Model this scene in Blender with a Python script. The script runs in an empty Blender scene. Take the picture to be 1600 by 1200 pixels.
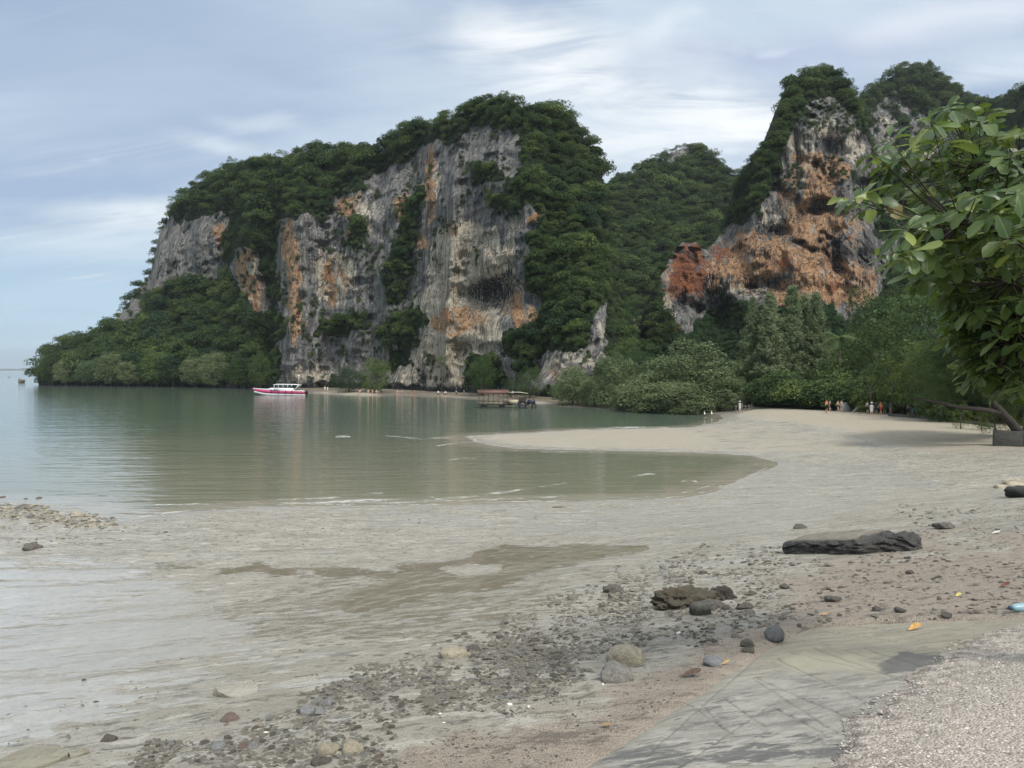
import bpy, math, random
import numpy as np
from mathutils import Vector, Matrix, Euler

# ---------------------------------------------------------------- camera, sky, sun, exposure
C = bpy.context.scene.collection
SC = bpy.context.scene
F = 1202.0            # focal length in photo pixels (photo 1600 x 1200)
CAMZ = 7.0            # eye height above the low-tide water
PITCH = math.atan(22.0 / F)

cam_d = bpy.data.cameras.new('camera')
cam_d.sensor_width = 36.0
cam_d.lens = 36.0 * F / 1600.0
cam_d.clip_start = 0.05
cam_d.clip_end = 60000.0
cam = bpy.data.objects.new('camera', cam_d)
C.objects.link(cam)
cam.location = (0, 0, CAMZ)
cam.rotation_euler = (math.pi / 2 - PITCH, 0, 0)
SC.camera = cam

SUN_DIR = Vector((0.34, -0.55, 0.76)).normalized()     # towards the sun
sun_d = bpy.data.lights.new('sun', 'SUN')
sun_d.energy = 1.5
sun_d.angle = math.radians(12)
sun_d.color = (1.0, 0.95, 0.87)
sun = bpy.data.objects.new('sun', sun_d)
C.objects.link(sun)
sun.rotation_euler = SUN_DIR.to_track_quat('Z', 'Y').to_euler()
sun.location = (0, 0, 300)

SC.view_settings.view_transform = 'Standard'
SC.view_settings.look = 'None'
SC.view_settings.gamma = 1.0
SC.view_settings.use_curve_mapping = False
SC.view_settings.exposure = 1.25
SC.render.engine = 'CYCLES'
SC.cycles.use_denoising = True
SC.cycles.max_bounces = 6
SC.cycles.diffuse_bounces = 3
SC.cycles.glossy_bounces = 3
SC.cycles.transmission_bounces = 3
SC.cycles.transparent_max_bounces = 8
SC.cycles.volume_bounces = 0
SC.cycles.sample_clamp_indirect = 4.0
SC.cycles.caustics_reflective = False
SC.cycles.caustics_refractive = False


class NT:
    """small helper round a node tree"""
    def __init__(s, tree):
        s.t = tree

    def add(s, kind, **kw):
        n = s.t.nodes.new(kind)
        for k, v in kw.items():
            setattr(n, k, v)
        return n

    def put(s, sock, v):
        if v is None:
            return
        if isinstance(v, bpy.types.NodeSocket):
            s.t.links.new(v, sock)
        elif isinstance(v, bpy.types.Node):
            s.t.links.new(v.outputs[0], sock)
        else:
            if sock.type == 'RGBA' and hasattr(v, '__len__') and len(v) == 3:
                v = (*v, 1.0)
            sock.default_value = v

    def math(s, op, a, b=None, c=None, clamp=False):
        n = s.add('ShaderNodeMath', operation=op, use_clamp=clamp)
        for i, v in enumerate((a, b, c)):
            s.put(n.inputs[i], v)
        return n.outputs[0]

    def vmath(s, op, a, b=None):
        n = s.add('ShaderNodeVectorMath', operation=op)
        s.put(n.inputs[0], a)
        if b is not None:
            s.put(n.inputs[1], b)
        return n.outputs['Value'] if op in ('LENGTH', 'DOT_PRODUCT', 'DISTANCE') else n.outputs[0]

    def mix(s, f, a, b, mode='MIX'):
        n = s.add('ShaderNodeMix', data_type='RGBA', blend_type=mode)
        s.put(n.inputs[0], f)
        s.put(n.inputs[6], a)
        s.put(n.inputs[7], b)
        return n.outputs[2]

    def mixf(s, f, a, b):
        n = s.add('ShaderNodeMix', data_type='FLOAT')
        s.put(n.inputs[0], f)
        s.put(n.inputs[2], a)
        s.put(n.inputs[3], b)
        return n.outputs[0]

    def ss(s, v, lo, hi, a=0.0, b=1.0):
        n = s.add('ShaderNodeMapRange', interpolation_type='SMOOTHSTEP')
        s.put(n.inputs[0], v)
        for i, q in enumerate((lo, hi, a, b)):
            s.put(n.inputs[i + 1], q)
        return n.outputs[0]

    def noise(s, vec, scale, detail=4.0, rough=0.55, dist=0.0, out=0):
        n = s.add('ShaderNodeTexNoise')
        s.put(n.inputs['Vector'], vec)
        n.inputs['Scale'].default_value = scale
        n.inputs['Detail'].default_value = detail
        n.inputs['Roughness'].default_value = rough
        n.inputs['Distortion'].default_value = dist
        return n.outputs[out]

    def voro(s, vec, scale, feature='F1', out='Distance'):
        n = s.add('ShaderNodeTexVoronoi', feature=feature)
        s.put(n.inputs['Vector'], vec)
        n.inputs['Scale'].default_value = scale
        return n.outputs[out]

    def scale(s, vec, sc, loc=(0, 0, 0)):
        n = s.add('ShaderNodeMapping')
        s.put(n.inputs[0], vec)
        n.inputs['Scale'].default_value = sc
        n.inputs['Location'].default_value = loc
        return n.outputs[0]

    def attr(s, name, kind='GEOMETRY'):
        n = s.add('ShaderNodeAttribute', attribute_name=name, attribute_type=kind)
        return n.outputs['Fac']

    def acol(s, name):
        return s.add('ShaderNodeAttribute', attribute_name=name).outputs['Color']

    def pos(s):
        return s.add('ShaderNodeNewGeometry').outputs['Position']

    def obj(s):
        return s.add('ShaderNodeTexCoord').outputs['Object']

    def rand(s):
        return s.add('ShaderNodeObjectInfo').outputs['Random']

    def bump(s, h, strength=0.5, dist=0.1, normal=None):
        n = s.add('ShaderNodeBump')
        n.inputs['Strength'].default_value = strength
        n.inputs['Distance'].default_value = dist
        s.put(n.inputs['Height'], h)
        if normal is not None:
            s.put(n.inputs['Normal'], normal)
        return n.outputs[0]


def mat(name):
    m = bpy.data.materials.new(name)
    m.use_nodes = True
    nt = NT(m.node_tree)
    b = m.node_tree.nodes['Principled BSDF']
    return m, nt, b


def plain(name, col, rough=0.6, var=0.15, spec=0.4, scale=6.0, metal=0.0):
    """simple painted / dyed material with a little procedural wear"""
    m, n, b = mat(name)
    v = n.noise(n.obj(), scale, 4.0)
    dark = tuple(c * (1 - var) for c in col)
    lite = tuple(min(1, c * (1 + var)) for c in col)
    n.put(b.inputs['Base Color'], n.mix(n.ss(v, 0.3, 0.7), dark, lite))
    b.inputs['Roughness'].default_value = rough
    b.inputs['Specular IOR Level'].default_value = spec
    b.inputs['Metallic'].default_value = metal
    return m


# ---------------------------------------------------------------- world: Nishita sky under a broken cloud deck
def pxdir(px, py):
    d = Vector(((px - 800) / F, 1, (600 - py) / F))
    c, s_ = math.cos(PITCH), math.sin(PITCH)
    return Vector((d.x, d.y * c + d.z * s_, -d.y * s_ + d.z * c))


W = bpy.data.worlds.new('World')
SC.world = W
W.use_nodes = True
wn = NT(W.node_tree)
W.node_tree.nodes.clear()
sky = wn.add('ShaderNodeTexSky', sky_type='NISHITA', sun_disc=False)
sky.sun_elevation = math.asin(SUN_DIR.z)
sky.sun_rotation = math.atan2(SUN_DIR.x, SUN_DIR.y)
sky.air_density = 1.0
sky.dust_density = 1.5
sky.ozone_density = 1.0
gen = wn.add('ShaderNodeTexCoord').outputs['Generated']
sep = wn.add('ShaderNodeSeparateXYZ')
wn.put(sep.inputs[0], gen)
zz = wn.math('MAXIMUM', sep.outputs[2], 0.0)
den = wn.math('ADD', zz, 0.22)
comb = wn.add('ShaderNodeCombineXYZ')
wn.put(comb.inputs[0], wn.math('DIVIDE', sep.outputs[0], den))
wn.put(comb.inputs[1], wn.math('DIVIDE', sep.outputs[1], den))
deck = comb.outputs[0]
rotm = wn.add('ShaderNodeMapping')
wn.put(rotm.inputs[0], deck)
rotm.inputs['Rotation'].default_value = (0, 0, 0.35)
rotm.inputs['Scale'].default_value = (0.55, 1.1, 1.0)
n1 = wn.noise(rotm.outputs[0], 1.3, 6.0, 0.52, 0.6)
n2 = wn.noise(wn.scale(rotm.outputs[0], (1.0, 2.2, 1.0), (3, 1, 0)), 2.6, 7.0, 0.55, 0.9)
warp = wn.noise(gen, 3.2, 5.0, 0.5, 0.4, out=1)


def blob(px, py, rx, ry, w=0.10):
    """soft region of the sky round one direction"""
    d0 = pxdir(px, py).normalized()
    wv = wn.vmath('MULTIPLY', wn.vmath('SUBTRACT', warp, (0.5, 0.5, 0.5)), (w * 2.6, w * 2.6, w * 1.8))
    dv = wn.vmath('SUBTRACT', wn.vmath('ADD', gen, wv), tuple(d0))
    sx, sz = F / rx, F / ry
    return wn.ss(wn.vmath('LENGTH', wn.vmath('MULTIPLY', dv, (sx, sx * 0.6, sz))), 1.25, 0.15)


torn = wn.ss(wn.noise(wn.scale(rotm.outputs[0], (1.0, 1.8, 1.0), (5, 2, 0)), 3.6, 9.0, 0.62, 1.0), 0.32, 0.62, 0.35, 1.10)
CL_GREY = (0.236, 0.307, 0.415)
CL_PALE = (0.40, 0.47, 0.54)
CL_WHITE = (0.58, 0.60, 0.61)
CL_LOW = (0.335, 0.475, 0.585)
base = wn.mix(wn.ss(n1, 0.34, 0.66), CL_GREY, CL_PALE)
base = wn.mix(wn.math('MULTIPLY', wn.ss(n2, 0.55, 0.78), 0.30), base, CL_WHITE)
low = wn.ss(sep.outputs[2], 0.22, 0.0)
base = wn.mix(wn.math('MULTIPLY', low, 0.85), base, CL_LOW)
wisp = wn.ss(wn.noise(wn.scale(rotm.outputs[0], (0.6, 3.0, 1.0), (1, 7, 0)), 3.2, 8.0, 0.62, 1.2), 0.52, 0.74)
base = wn.mix(wn.math('MULTIPLY', wisp, 0.30), base, CL_WHITE)
for (px, py, rx, ry, k, col, w) in (
        (230, 60, 330, 150, 0.8, (0.33, 0.42, 0.55), 0.10),
        (120, 290, 260, 60, 0.8, (0.30, 0.40, 0.55), 0.10),
        (330, 130, 260, 70, 0.3, (0.42, 0.51, 0.62), 0.10),
        (620, 80, 260, 130, 0.5, (0.46, 0.54, 0.63), 0.12),
        (880, 70, 180, 50, 0.95, (0.84, 0.865, 0.87), 0.11),
        (930, 120, 190, 34, 0.75, (0.88, 0.90, 0.90), 0.08),
        (1000, 170, 240, 55, 0.75, (0.78, 0.81, 0.83), 0.13),
        (1110, 205, 200, 42, 0.85, (0.90, 0.915, 0.91), 0.10),
        (1000, 230, 180, 60, 0.5, (0.62, 0.68, 0.73), 0.10),
        (1140, 95, 160, 34, 0.85, (0.37, 0.43, 0.57), 0.06),
        (1330, 75, 230, 40, 0.7, (0.40, 0.46, 0.60), 0.07),
        (1480, 20, 160, 30, 0.7, (0.66, 0.69, 0.76), 0.07),
        (1560, 110, 80, 22, 0.6, (0.70, 0.75, 0.82), 0.06),
        (215, 340, 110, 26, 0.85, (0.70, 0.75, 0.78), 0.05),
        (190, 380, 130, 30, 0.5, (0.60, 0.67, 0.73), 0.08),
        (330, 228, 80, 14, 0.55, (0.64, 0.70, 0.76), 0.05),
        (400, 200, 70, 12, 0.4, (0.62, 0.68, 0.74), 0.05),
        (160, 248, 16, 10, 0.5, (0.62, 0.70, 0.79), 0.03),
        (1215, 82, 26, 7, 0.4, (0.70, 0.75, 0.83), 0.03),
        (1150, 80, 22, 10, 0.25, (0.68, 0.72, 0.80), 0.04)):
    base = wn.mix(wn.math('MULTIPLY', wn.math('MULTIPLY', blob(px, py, rx, ry, w), k), torn), base, tuple(c * 0.79 for c in col))
base = wn.mix(wn.math('MULTIPLY', wn.ss(sep.outputs[2], 0.42, 0.75), 0.8), base, (0.50, 0.505, 0.50))
zen = wn.ss(sep.outputs[2], 0.45, 0.95, 1.0, 1.55)
bg_cloud = wn.add('ShaderNodeBackground')
wn.put(bg_cloud.inputs[0], base)
wn.put(bg_cloud.inputs[1], wn.math('MULTIPLY', zen, 0.70))
bg_sky = wn.add('ShaderNodeBackground')
wn.put(bg_sky.inputs[0], sky.outputs[0])
bg_sky.inputs[1].default_value = 0.05
mx = wn.add('ShaderNodeMixShader')
cover = wn.ss(n1, 0.25, 0.55, 0.80, 0.95)
wn.put(mx.inputs[0], cover)
wn.put(mx.inputs[1], bg_sky.outputs[0])
wn.put(mx.inputs[2], bg_cloud.outputs[0])
wo = wn.add('ShaderNodeOutputWorld')
wn.put(wo.inputs[0], mx.outputs[0])

# ---------------------------------------------------------------- pixel <-> world helpers (all give real points in the place)
CP, SP = math.cos(PITCH), math.sin(PITCH)


def P(px, py, Y):
    """world point on the sight line of photo pixel (px,py) at ground distance Y"""
    px, py, Y = np.broadcast_arrays(np.asarray(px, float), np.asarray(py, float), np.asarray(Y, float))
    dx, dz = (px - 800) / F, (600 - py) / F
    vy = CP + dz * SP
    vz = -SP + dz * CP
    return np.stack([dx / vy * Y, Y, CAMZ + vz / vy * Y], -1)


def ground0(px, py, z=0.0):
    dz = (600 - np.asarray(py, float)) / F
    t = (CAMZ - z) / -((-SP + dz * CP) / (CP + dz * SP))
    return P(px, py, t)


def proj(x, y, z):
    y = np.maximum(np.asarray(y, float), 0.05)
    zc = np.asarray(z, float) - CAMZ
    fw = y * CP - zc * SP
    up = y * SP + zc * CP
    fw = np.maximum(fw, 0.02)
    return 800 + F * np.asarray(x, float) / fw, 600 - F * up / fw


def ssn(v, lo, hi):
    t = np.clip((np.asarray(v, float) - lo) / (hi - lo), 0, 1)
    return t * t * (3 - 2 * t)


def _hash(ix, iy, iz, seed):
    h = (ix.astype(np.int64) * 374761393 + iy.astype(np.int64) * 668265263 + iz.astype(np.int64) * 2147483647 + seed * 1274126177) & 0xFFFFFFFF
    h = ((h ^ (h >> 13)) * 1274126177) & 0xFFFFFFFF
    h = ((h ^ (h >> 16)) * 2246822519) & 0xFFFFFFFF
    return ((h ^ (h >> 15)) & 0xFFFFFF) / float(0xFFFFFF)


def vn(x, y, seed=0):
    """2-D value noise in 0..1"""
    x = np.asarray(x, float); y = np.asarray(y, float)
    ix = np.floor(x).astype(np.int64); iy = np.floor(y).astype(np.int64)
    fx = x - ix; fy = y - iy
    fx = fx * fx * fx * (fx * (fx * 6 - 15) + 10); fy = fy * fy * fy * (fy * (fy * 6 - 15) + 10)
    z = np.zeros_like(ix)
    a = _hash(ix, iy, z, seed); b = _hash(ix + 1, iy, z, seed)
    c = _hash(ix, iy + 1, z, seed); d = _hash(ix + 1, iy + 1, z, seed)
    return (a * (1 - fx) + b * fx) * (1 - fy) + (c * (1 - fx) + d * fx) * fy


def vn3(x, y, z, seed=0):
    z = np.asarray(z, float)
    iz = np.floor(z); fz = z - iz
    fz = fz * fz * (3 - 2 * fz)
    out = 0
    a = vn(np.asarray(x) + iz * 17.31, np.asarray(y) + iz * 9.77, seed)
    b = vn(np.asarray(x) + (iz + 1) * 17.31, np.asarray(y) + (iz + 1) * 9.77, seed)
    return a * (1 - fz) + b * fz


def fbm(x, y, seed=0, oct=4, gain=0.5):
    s, a, t = 0, 1.0, 0.0
    for o in range(oct):
        s = s + a * vn(x * 2 ** o + o * 13.7, y * 2 ** o - o * 7.3, seed + o)
        t += a
        a *= gain
    return s / t


def ridge(x, y, seed=0, oct=3):
    s, a, t = 0, 1.0, 0.0
    for o in range(oct):
        s = s + a * (1 - np.abs(2 * vn(x * 2 ** o + o * 3.1, y * 2 ** o + o * 5.7, seed + o) - 1))
        t += a
        a *= 0.5
    return s / t


def poly_sd(x, y, poly):
    """signed distance to a closed polygon, positive inside"""
    x = np.asarray(x, float); y = np.asarray(y, float)
    p = np.asarray(poly, float)
    d = np.full(x.shape, 1e18)
    ins = np.zeros(x.shape, bool)
    for i in range(len(p)):
        ax, ay = p[i]; bx, by = p[(i + 1) % len(p)]
        ex, ey = bx - ax, by - ay
        wx, wy = x - ax, y - ay
        t = np.clip((wx * ex + wy * ey) / (ex * ex + ey * ey + 1e-12), 0, 1)
        d = np.minimum(d, (wx - ex * t) ** 2 + (wy - ey * t) ** 2)
        c = (ay > y) != (by > y)
        with np.errstate(divide='ignore', invalid='ignore'):
            xi = ex * (y - ay) / (ey if ey != 0 else 1e-12) + ax
        ins ^= c & (x < xi)
    d = np.sqrt(d)
    return np.where(ins, d, -d)


def line_d(x, y, a, b):
    ex, ey = b[0] - a[0], b[1] - a[1]
    wx, wy = x - a[0], y - a[1]
    t = np.clip((wx * ex + wy * ey) / (ex * ex + ey * ey), 0, 1)
    return np.hypot(wx - ex * t, wy - ey * t)


# ---------------------------------------------------------------- object helpers
def mesh_np(name, V, faces, m=None, smooth=False):
    me = bpy.data.meshes.new(name)
    V = np.asarray(V, np.float32)
    me.vertices.add(len(V))
    me.vertices.foreach_set('co', V.ravel())
    if isinstance(faces, np.ndarray):
        k = faces.shape[1]
        me.loops.add(faces.size)
        me.loops.foreach_set('vertex_index', faces.ravel().astype(np.int32))
        me.polygons.add(len(faces))
        me.polygons.foreach_set('loop_start', np.arange(0, faces.size, k, dtype=np.int32))
        me.polygons.foreach_set('loop_total', np.full(len(faces), k, np.int32))
    else:
        flat = [i for f in faces for i in f]
        tot = np.array([len(f) for f in faces], np.int32)
        me.loops.add(len(flat))
        me.loops.foreach_set('vertex_index', np.array(flat, np.int32))
        me.polygons.add(len(faces))
        me.polygons.foreach_set('loop_start', np.concatenate([[0], np.cumsum(tot)[:-1]]).astype(np.int32))
        me.polygons.foreach_set('loop_total', tot)
    if smooth:
        me.polygons.foreach_set('use_smooth', np.ones(len(me.polygons), bool))
    me.update(calc_edges=True)
    me.validate()
    if m is not None:
        me.materials.append(m)
    return me


def attr_f(me, name, arr, domain='POINT'):
    a = me.attributes.new(name, 'FLOAT', domain)
    a.data.foreach_set('value', np.asarray(arr, np.float32).ravel())


def link(name, me, parent=None, loc=None, rot=None, sc=None):
    o = bpy.data.objects.new(name, me)
    C.objects.link(o)
    if parent is not None:
        o.parent = parent
    if loc is not None:
        o.location = loc
    if rot is not None:
        o.rotation_euler = rot
    if sc is not None:
        o.scale = sc if hasattr(sc, '__len__') else (sc, sc, sc)
    return o


def tag(o, label=None, cat=None, group=None, kind=None):
    if label:
        o['label'] = label
    if cat:
        o['category'] = cat
    if group:
        o['group'] = group
    if kind:
        o['kind'] = kind
    return o


def empty(name, loc=(0, 0, 0), rz=0.0, sc=1.0):
    o = link(name, None, None, loc, (0, 0, rz), sc)
    o.empty_display_size = 0.2
    return o


def grid_faces(nr, nc):
    i = np.arange(nr - 1)[:, None] * nc + np.arange(nc - 1)[None, :]
    return np.stack([i, i + 1, i + nc + 1, i + nc], -1).reshape(-1, 4)


class MB:
    """collects simple shapes into ONE mesh"""
    def __init__(s):
        s.v = []; s.f = []

    def raw(s, V, Fs):
        o = len(s.v)
        s.v += [tuple(map(float, p)) for p in V]
        s.f += [tuple(int(i) + o for i in f) for f in Fs]
        return s

    def box(s, c, d, rz=0.0, taper=1.0, rx=0.0, ry=0.0):
        R = Euler((rx, ry, rz)).to_matrix()
        V = []
        for z in (-.5, .5):
            k = taper if z > 0 else 1
            for x, y in ((-.5, -.5), (.5, -.5), (.5, .5), (-.5, .5)):
                V.append(R @ Vector((x * d[0] * k, y * d[1] * k, z * d[2])) + Vector(c))
        return s.raw(V, [(3, 2, 1, 0), (4, 5, 6, 7), (0, 1, 5, 4), (1, 2, 6, 5), (2, 3, 7, 6), (3, 0, 4, 7)])

    def tube(s, pts, rad, n=8, cap=True):
        pts = [Vector(p) for p in pts]
        if not hasattr(rad, '__len__'):
            rad = [rad] * len(pts)
        V, Fs = [], []
        up = Vector((0.13, 0.31, 0.94))
        for i, p in enumerate(pts):
            t = (pts[min(i + 1, len(pts) - 1)] - pts[max(i - 1, 0)]).normalized()
            a = t.cross(up)
            if a.length < 1e-3:
                a = t.cross(Vector((1, 0, 0)))
            a.normalize()
            b = t.cross(a)
            for k in range(n):
                th = 2 * math.pi * k / n
                V.append(p + (a * math.cos(th) + b * math.sin(th)) * rad[i])
        for i in range(len(pts) - 1):
            for k in range(n):
                Fs.append((i * n + k, i * n + (k + 1) % n, (i + 1) * n + (k + 1) % n, (i + 1) * n + k))
        if cap:
            Fs.append(tuple(range(n - 1, -1, -1)))
            Fs.append(tuple((len(pts) - 1) * n + k for k in range(n)))
        return s.raw(V, Fs)

    def wheel(s, c, r, w, n=20, axis='y', inner=0.0):
        """disc or ring of width w about axis y"""
        V, Fs = [], []
        prof = [(r * .88, -w / 2), (r, -w / 2 * .6), (r, w / 2 * .6), (r * .88, w / 2)]
        if inner:
            prof += [(inner, w / 2 * .8), (inner, -w / 2 * .8)]
        m = len(prof)
        for k in range(n):
            th = 2 * math.pi * k / n
            for (rr, yy) in prof:
                V.append((c[0] + rr * math.cos(th), c[1] + yy, c[2] + rr * math.sin(th)))
        for k in range(n):
            k2 = (k + 1) % n
            for j in range(m if inner else m - 1):
                j2 = (j + 1) % m
                Fs.append((k * m + j, k * m + j2, k2 * m + j2, k2 * m + j))
        if not inner:
            Fs.append(tuple(k * m for k in range(n)))
            Fs.append(tuple(k * m + m - 1 for k in range(n - 1, -1, -1)))
        return s.raw(V, Fs)

    def loft(s, rings, cap=True):
        n = len(rings[0]); o = []
        V = [p for r in rings for p in r]
        Fs = []
        for i in range(len(rings) - 1):
            for k in range(n):
                Fs.append((i * n + k, i * n + (k + 1) % n, (i + 1) * n + (k + 1) % n, (i + 1) * n + k))
        if cap:
            Fs.append(tuple(range(n - 1, -1, -1)))
            Fs.append(tuple((len(rings) - 1) * n + k for k in range(n)))
        return s.raw(V, Fs)

    def mesh(s, name, m, smooth=False):
        return mesh_np(name, np.array(s.v, np.float32), s.f, m, smooth)

    def build(s, name, m, parent=None, smooth=False, **kw):
        return link(name, s.mesh(name, m, smooth), parent, **kw)
# ---------------------------------------------------------------- shoreline and terrain
SHORE_PX = [(-3000, 800), (-300, 790), (0, 783), (60, 785), (110, 791), (150, 801), (190, 813), (235, 806), (300, 798), (400, 791),
            (500, 789.5), (600, 790), (700, 789), (800, 785), (900, 783), (1000, 782), (1060, 778), (1110, 768), (1150, 753),
            (1185, 738), (1215, 722), (1180, 712), (1130, 709), (1050, 706), (950, 704), (860, 703), (800, 701), (760, 695),
            (735, 688), (720, 682), (760, 678), (830, 675), (900, 671), (980, 669), (1060, 668), (1110, 662), (1135, 654),
            (1120, 647), (1080, 645), (1000, 641), (940, 638), (870, 634), (830, 631), (800, 628), (720, 622), (650, 619.5),
            (605, 617), (595, 620.3), (560, 619.3), (520, 617), (490, 616), (465, 612.5), (430, 610), (380, 607), (300, 604.5), (200, 602),
            (120, 600), (70, 598.6), (62, 597.6), (80, 590), (110, 584), (-3000, 584)]
SHORE = ground0([p[0] for p in SHORE_PX], [p[1] for p in SHORE_PX])[:, :2]


def rampz(x, y):
    return 4.95 + 0.128 * x - 0.195 * y


def ramp_at(px, py):
    px = np.asarray(px, float); py = np.asarray(py, float)
    dz = (600 - py) / F
    vy = CP + dz * SP; vz = -SP + dz * CP
    sx, sz = ((px - 800) / F) / vy, vz / vy
    t = (4.95 - CAMZ) / (sz - 0.128 * sx + 0.195)
    return np.stack([sx * t, t, CAMZ + sz * t], -1)


EDGE = [(760, 1262), (870, 1199), (960, 1147), (1062, 1086), (1150, 1028), (1205, 996), (1245, 980), (1330, 973), (1400, 970), (1480, 966), (1600, 961), (1720, 955), (2100, 940)]
RP = EDGE + [(2600, 1500), (2600, 2600), (300, 2600), (300, 1560)]
RPW = ramp_at([q[0] for q in RP], [q[1] for q in RP])[:, :2]


def terr(x, y, rough=True, inside=True):
    x = np.asarray(x, float); y = np.asarray(y, float)
    sd = -poly_sd(x, y, SHORE)
    wob = (fbm(x / 5.0, y / 9.0, 5, 3) - 0.5)
    sd = sd + wob * np.clip(y / 60, 0.2, 1.6) * 1.3
    low = np.where(sd > 0, 0.022 * np.minimum(sd, 8) + 0.010 * np.clip(sd - 8, 0, 60), np.maximum(-1.5, 0.04 * sd))
    zn = 4.41 + 0.108 * x - 0.141 * y
    zn = np.minimum(zn, 4.9)
    k = 0.35
    rise = k * np.logaddexp(0, np.clip((zn - 0.25) / k, -40, 40))
    rise = rise * ssn(45 - y, 0, 16)
    zr = 1.0 * ssn(x, 17, 40) * ssn(y, 22, 58)
    far = ssn(y, 105, 150) * 0.5
    z = low + (rise + zr) * ssn(sd, 0, 7) + far * ssn(sd, 0, 14)
    if rough:
        near = ssn(40 - y, 0, 25)

        z = z + ssn(sd, 0.0, 1.5) * ((fbm(x * 0.6, y * 0.35, 21, 4) - 0.5) * 0.07 + near * (fbm(x * 3.1, y * 2.2, 33, 3) - 0.5) * 0.03)
    if inside:
        z = z - 0.7 * ssn(poly_sd(x, y, RPW), 0.10, 0.9)
    return z


_hs = np.geomspace(2.5, 460, 1500)


def hit(px, py, fn=None):
    """where the sight line of pixel (px,py) meets the ground"""
    r = P(px, py, _hs)
    g = (fn or terr)(r[:, 0], r[:, 1])
    b = np.nonzero(r[:, 2] <= g)[0]
    i = b[0] if len(b) else len(_hs) - 1
    e0, e1 = r[i - 1, 2] - g[i - 1], r[i, 2] - g[i]
    f_ = np.clip(e0 / (e0 - e1 + 1e-12), 0, 1) if i else 1.0
    q = r[i - 1] * (1 - f_) + r[i] * f_
    return Vector((q[0], q[1], g[i - 1] * (1 - f_) + g[i] * f_))


# beach sheet: a fan whose tessellation is finer near the eye
pyr = np.concatenate([np.linspace(596.5, 640, 60, endpoint=False), np.linspace(640, 1000, 250, endpoint=False),
                      np.linspace(1000, 1500, 190, endpoint=False), np.geomspace(1500, 4200, 40)])
Yr = ground0(np.full_like(pyr, 800), pyr)[:, 1]
Yr = np.concatenate([Yr, [1.6, 0.6, -0.6, -2.5]])
pxc = np.concatenate([np.linspace(-2600, -120, 40, endpoint=False), np.linspace(-120, 1720, 640, endpoint=False), np.linspace(1720, 4200, 40)])
U = (pxc - 800) / F
YY, UU = np.meshgrid(Yr, U, indexing='ij')
XX = UU * (YY + 3.0 * np.exp(-np.maximum(YY, 0) / 3.0) + np.where(YY < 0, -YY, 0))
ZZ = terr(XX, YY)
bm_px, bm_py = proj(XX, YY, ZZ)
VB = np.stack([XX, YY, ZZ], -1).reshape(-1, 3)


def soft(poly, s, jit=0.0, seed=1, jx=60.0, jy=14.0):
    d = poly_sd(bm_px, bm_py, poly)
    if jit:
        d = d + (fbm(bm_px / jx, bm_py / jy, seed, 4) - 0.5) * jit
    return ssn(d, -s, s)


film = soft([(-500, 858), (60, 862), (150, 866), (240, 880), (330, 930), (430, 992), (400, 1030), (250, 1095), (120, 1150), (0, 1190), (-500, 1250)], 45, 90, 3)
film = np.maximum(film, 0.75 * soft([(560, 800), (800, 788), (1100, 780), (1210, 745), (1230, 770), (1130, 812), (1000, 840), (860, 842), (700, 840), (560, 826)], 16, 26, 4))
film = np.maximum(film, 0.8 * soft([(1180, 730), (1250, 710), (1420, 720), (1480, 760), (1330, 800), (1200, 850), (1060, 860), (1050, 820), (1130, 790)], 26, 40, 5))
film = np.maximum(film, 0.6 * soft([(980, 860), (1240, 830), (1240, 900), (1120, 900), (1000, 930)], 26, 50, 8))
film = np.maximum(film, 0.6 * soft([(1130, 652), (1260, 660), (1330, 690), (1300, 716), (1190, 712), (1000, 704), (1120, 690), (1060, 668)], 6, 8, 6))
sdw = -poly_sd(XX, YY, SHORE)
film = np.maximum(film, 0.85 * (1 - ssn(sdw, 0.4, 2.0 + YY / 30)))
pool = soft([(250, 882), (360, 888), (480, 884), (600, 893), (690, 880), (740, 862), (850, 846), (945, 846), (1010, 856), (940, 878), (870, 890),
             (770, 915), (690, 932), (610, 952), (540, 962), (500, 938), (560, 920), (600, 905), (480, 897), (360, 896)], 9, 30, 7, 40, 9)
pool = np.maximum(pool, 0.52 * soft([(330, 960), (470, 900), (600, 890), (760, 905), (880, 890), (900, 930), (820, 980), (680, 1010), (520, 1010), (400, 1000)], 18, 30, 9))
isl = soft([(690, 888), (740, 879), (785, 884), (780, 896), (715, 902)], 4, 10, 11, 30, 6)
pool = pool * (1 - 0.9 * isl)
sand = soft([(730, 684), (800, 676), (1000, 671), (1140, 662), (1220, 668), (1350, 690), (1330, 706), (1180, 709), (950, 702), (800, 698)], 5, 6, 12) * 0.75
sand = np.maximum(sand, soft([(1162, 634), (1290, 640), (1420, 648), (1640, 652), (1640, 700), (1440, 702), (1370, 690), (1330, 668), (1230, 662), (1150, 650)], 7, 10, 13))
for q in ([(490, 613), (560, 613), (600, 617), (597, 622), (540, 621), (485, 617.5)], [(690, 617), (745, 622), (740, 628), (690, 623)], [(790, 625), (850, 629), (880, 634), (800, 632)], [(940, 628), (1000, 630), (1000, 636), (940, 635)]):
    sand = np.maximum(sand, soft(q, 2, 3, 15))
sand = sand * ssn(sdw + (fbm(XX / 4, YY / 6, 91, 3) - .5) * 5, 0.3, 4.0)
dark_mud = ssn(YY, 112, 128) * ssn(bm_px, 1170, 1120) * (1 - sand)
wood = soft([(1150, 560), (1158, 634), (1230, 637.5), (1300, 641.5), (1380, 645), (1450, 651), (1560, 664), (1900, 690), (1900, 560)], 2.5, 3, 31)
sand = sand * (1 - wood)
dark_mud = np.maximum(dark_mud, wood * 1.6)  # leaf litter on the wood floor joins the darker far-shore mud
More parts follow.
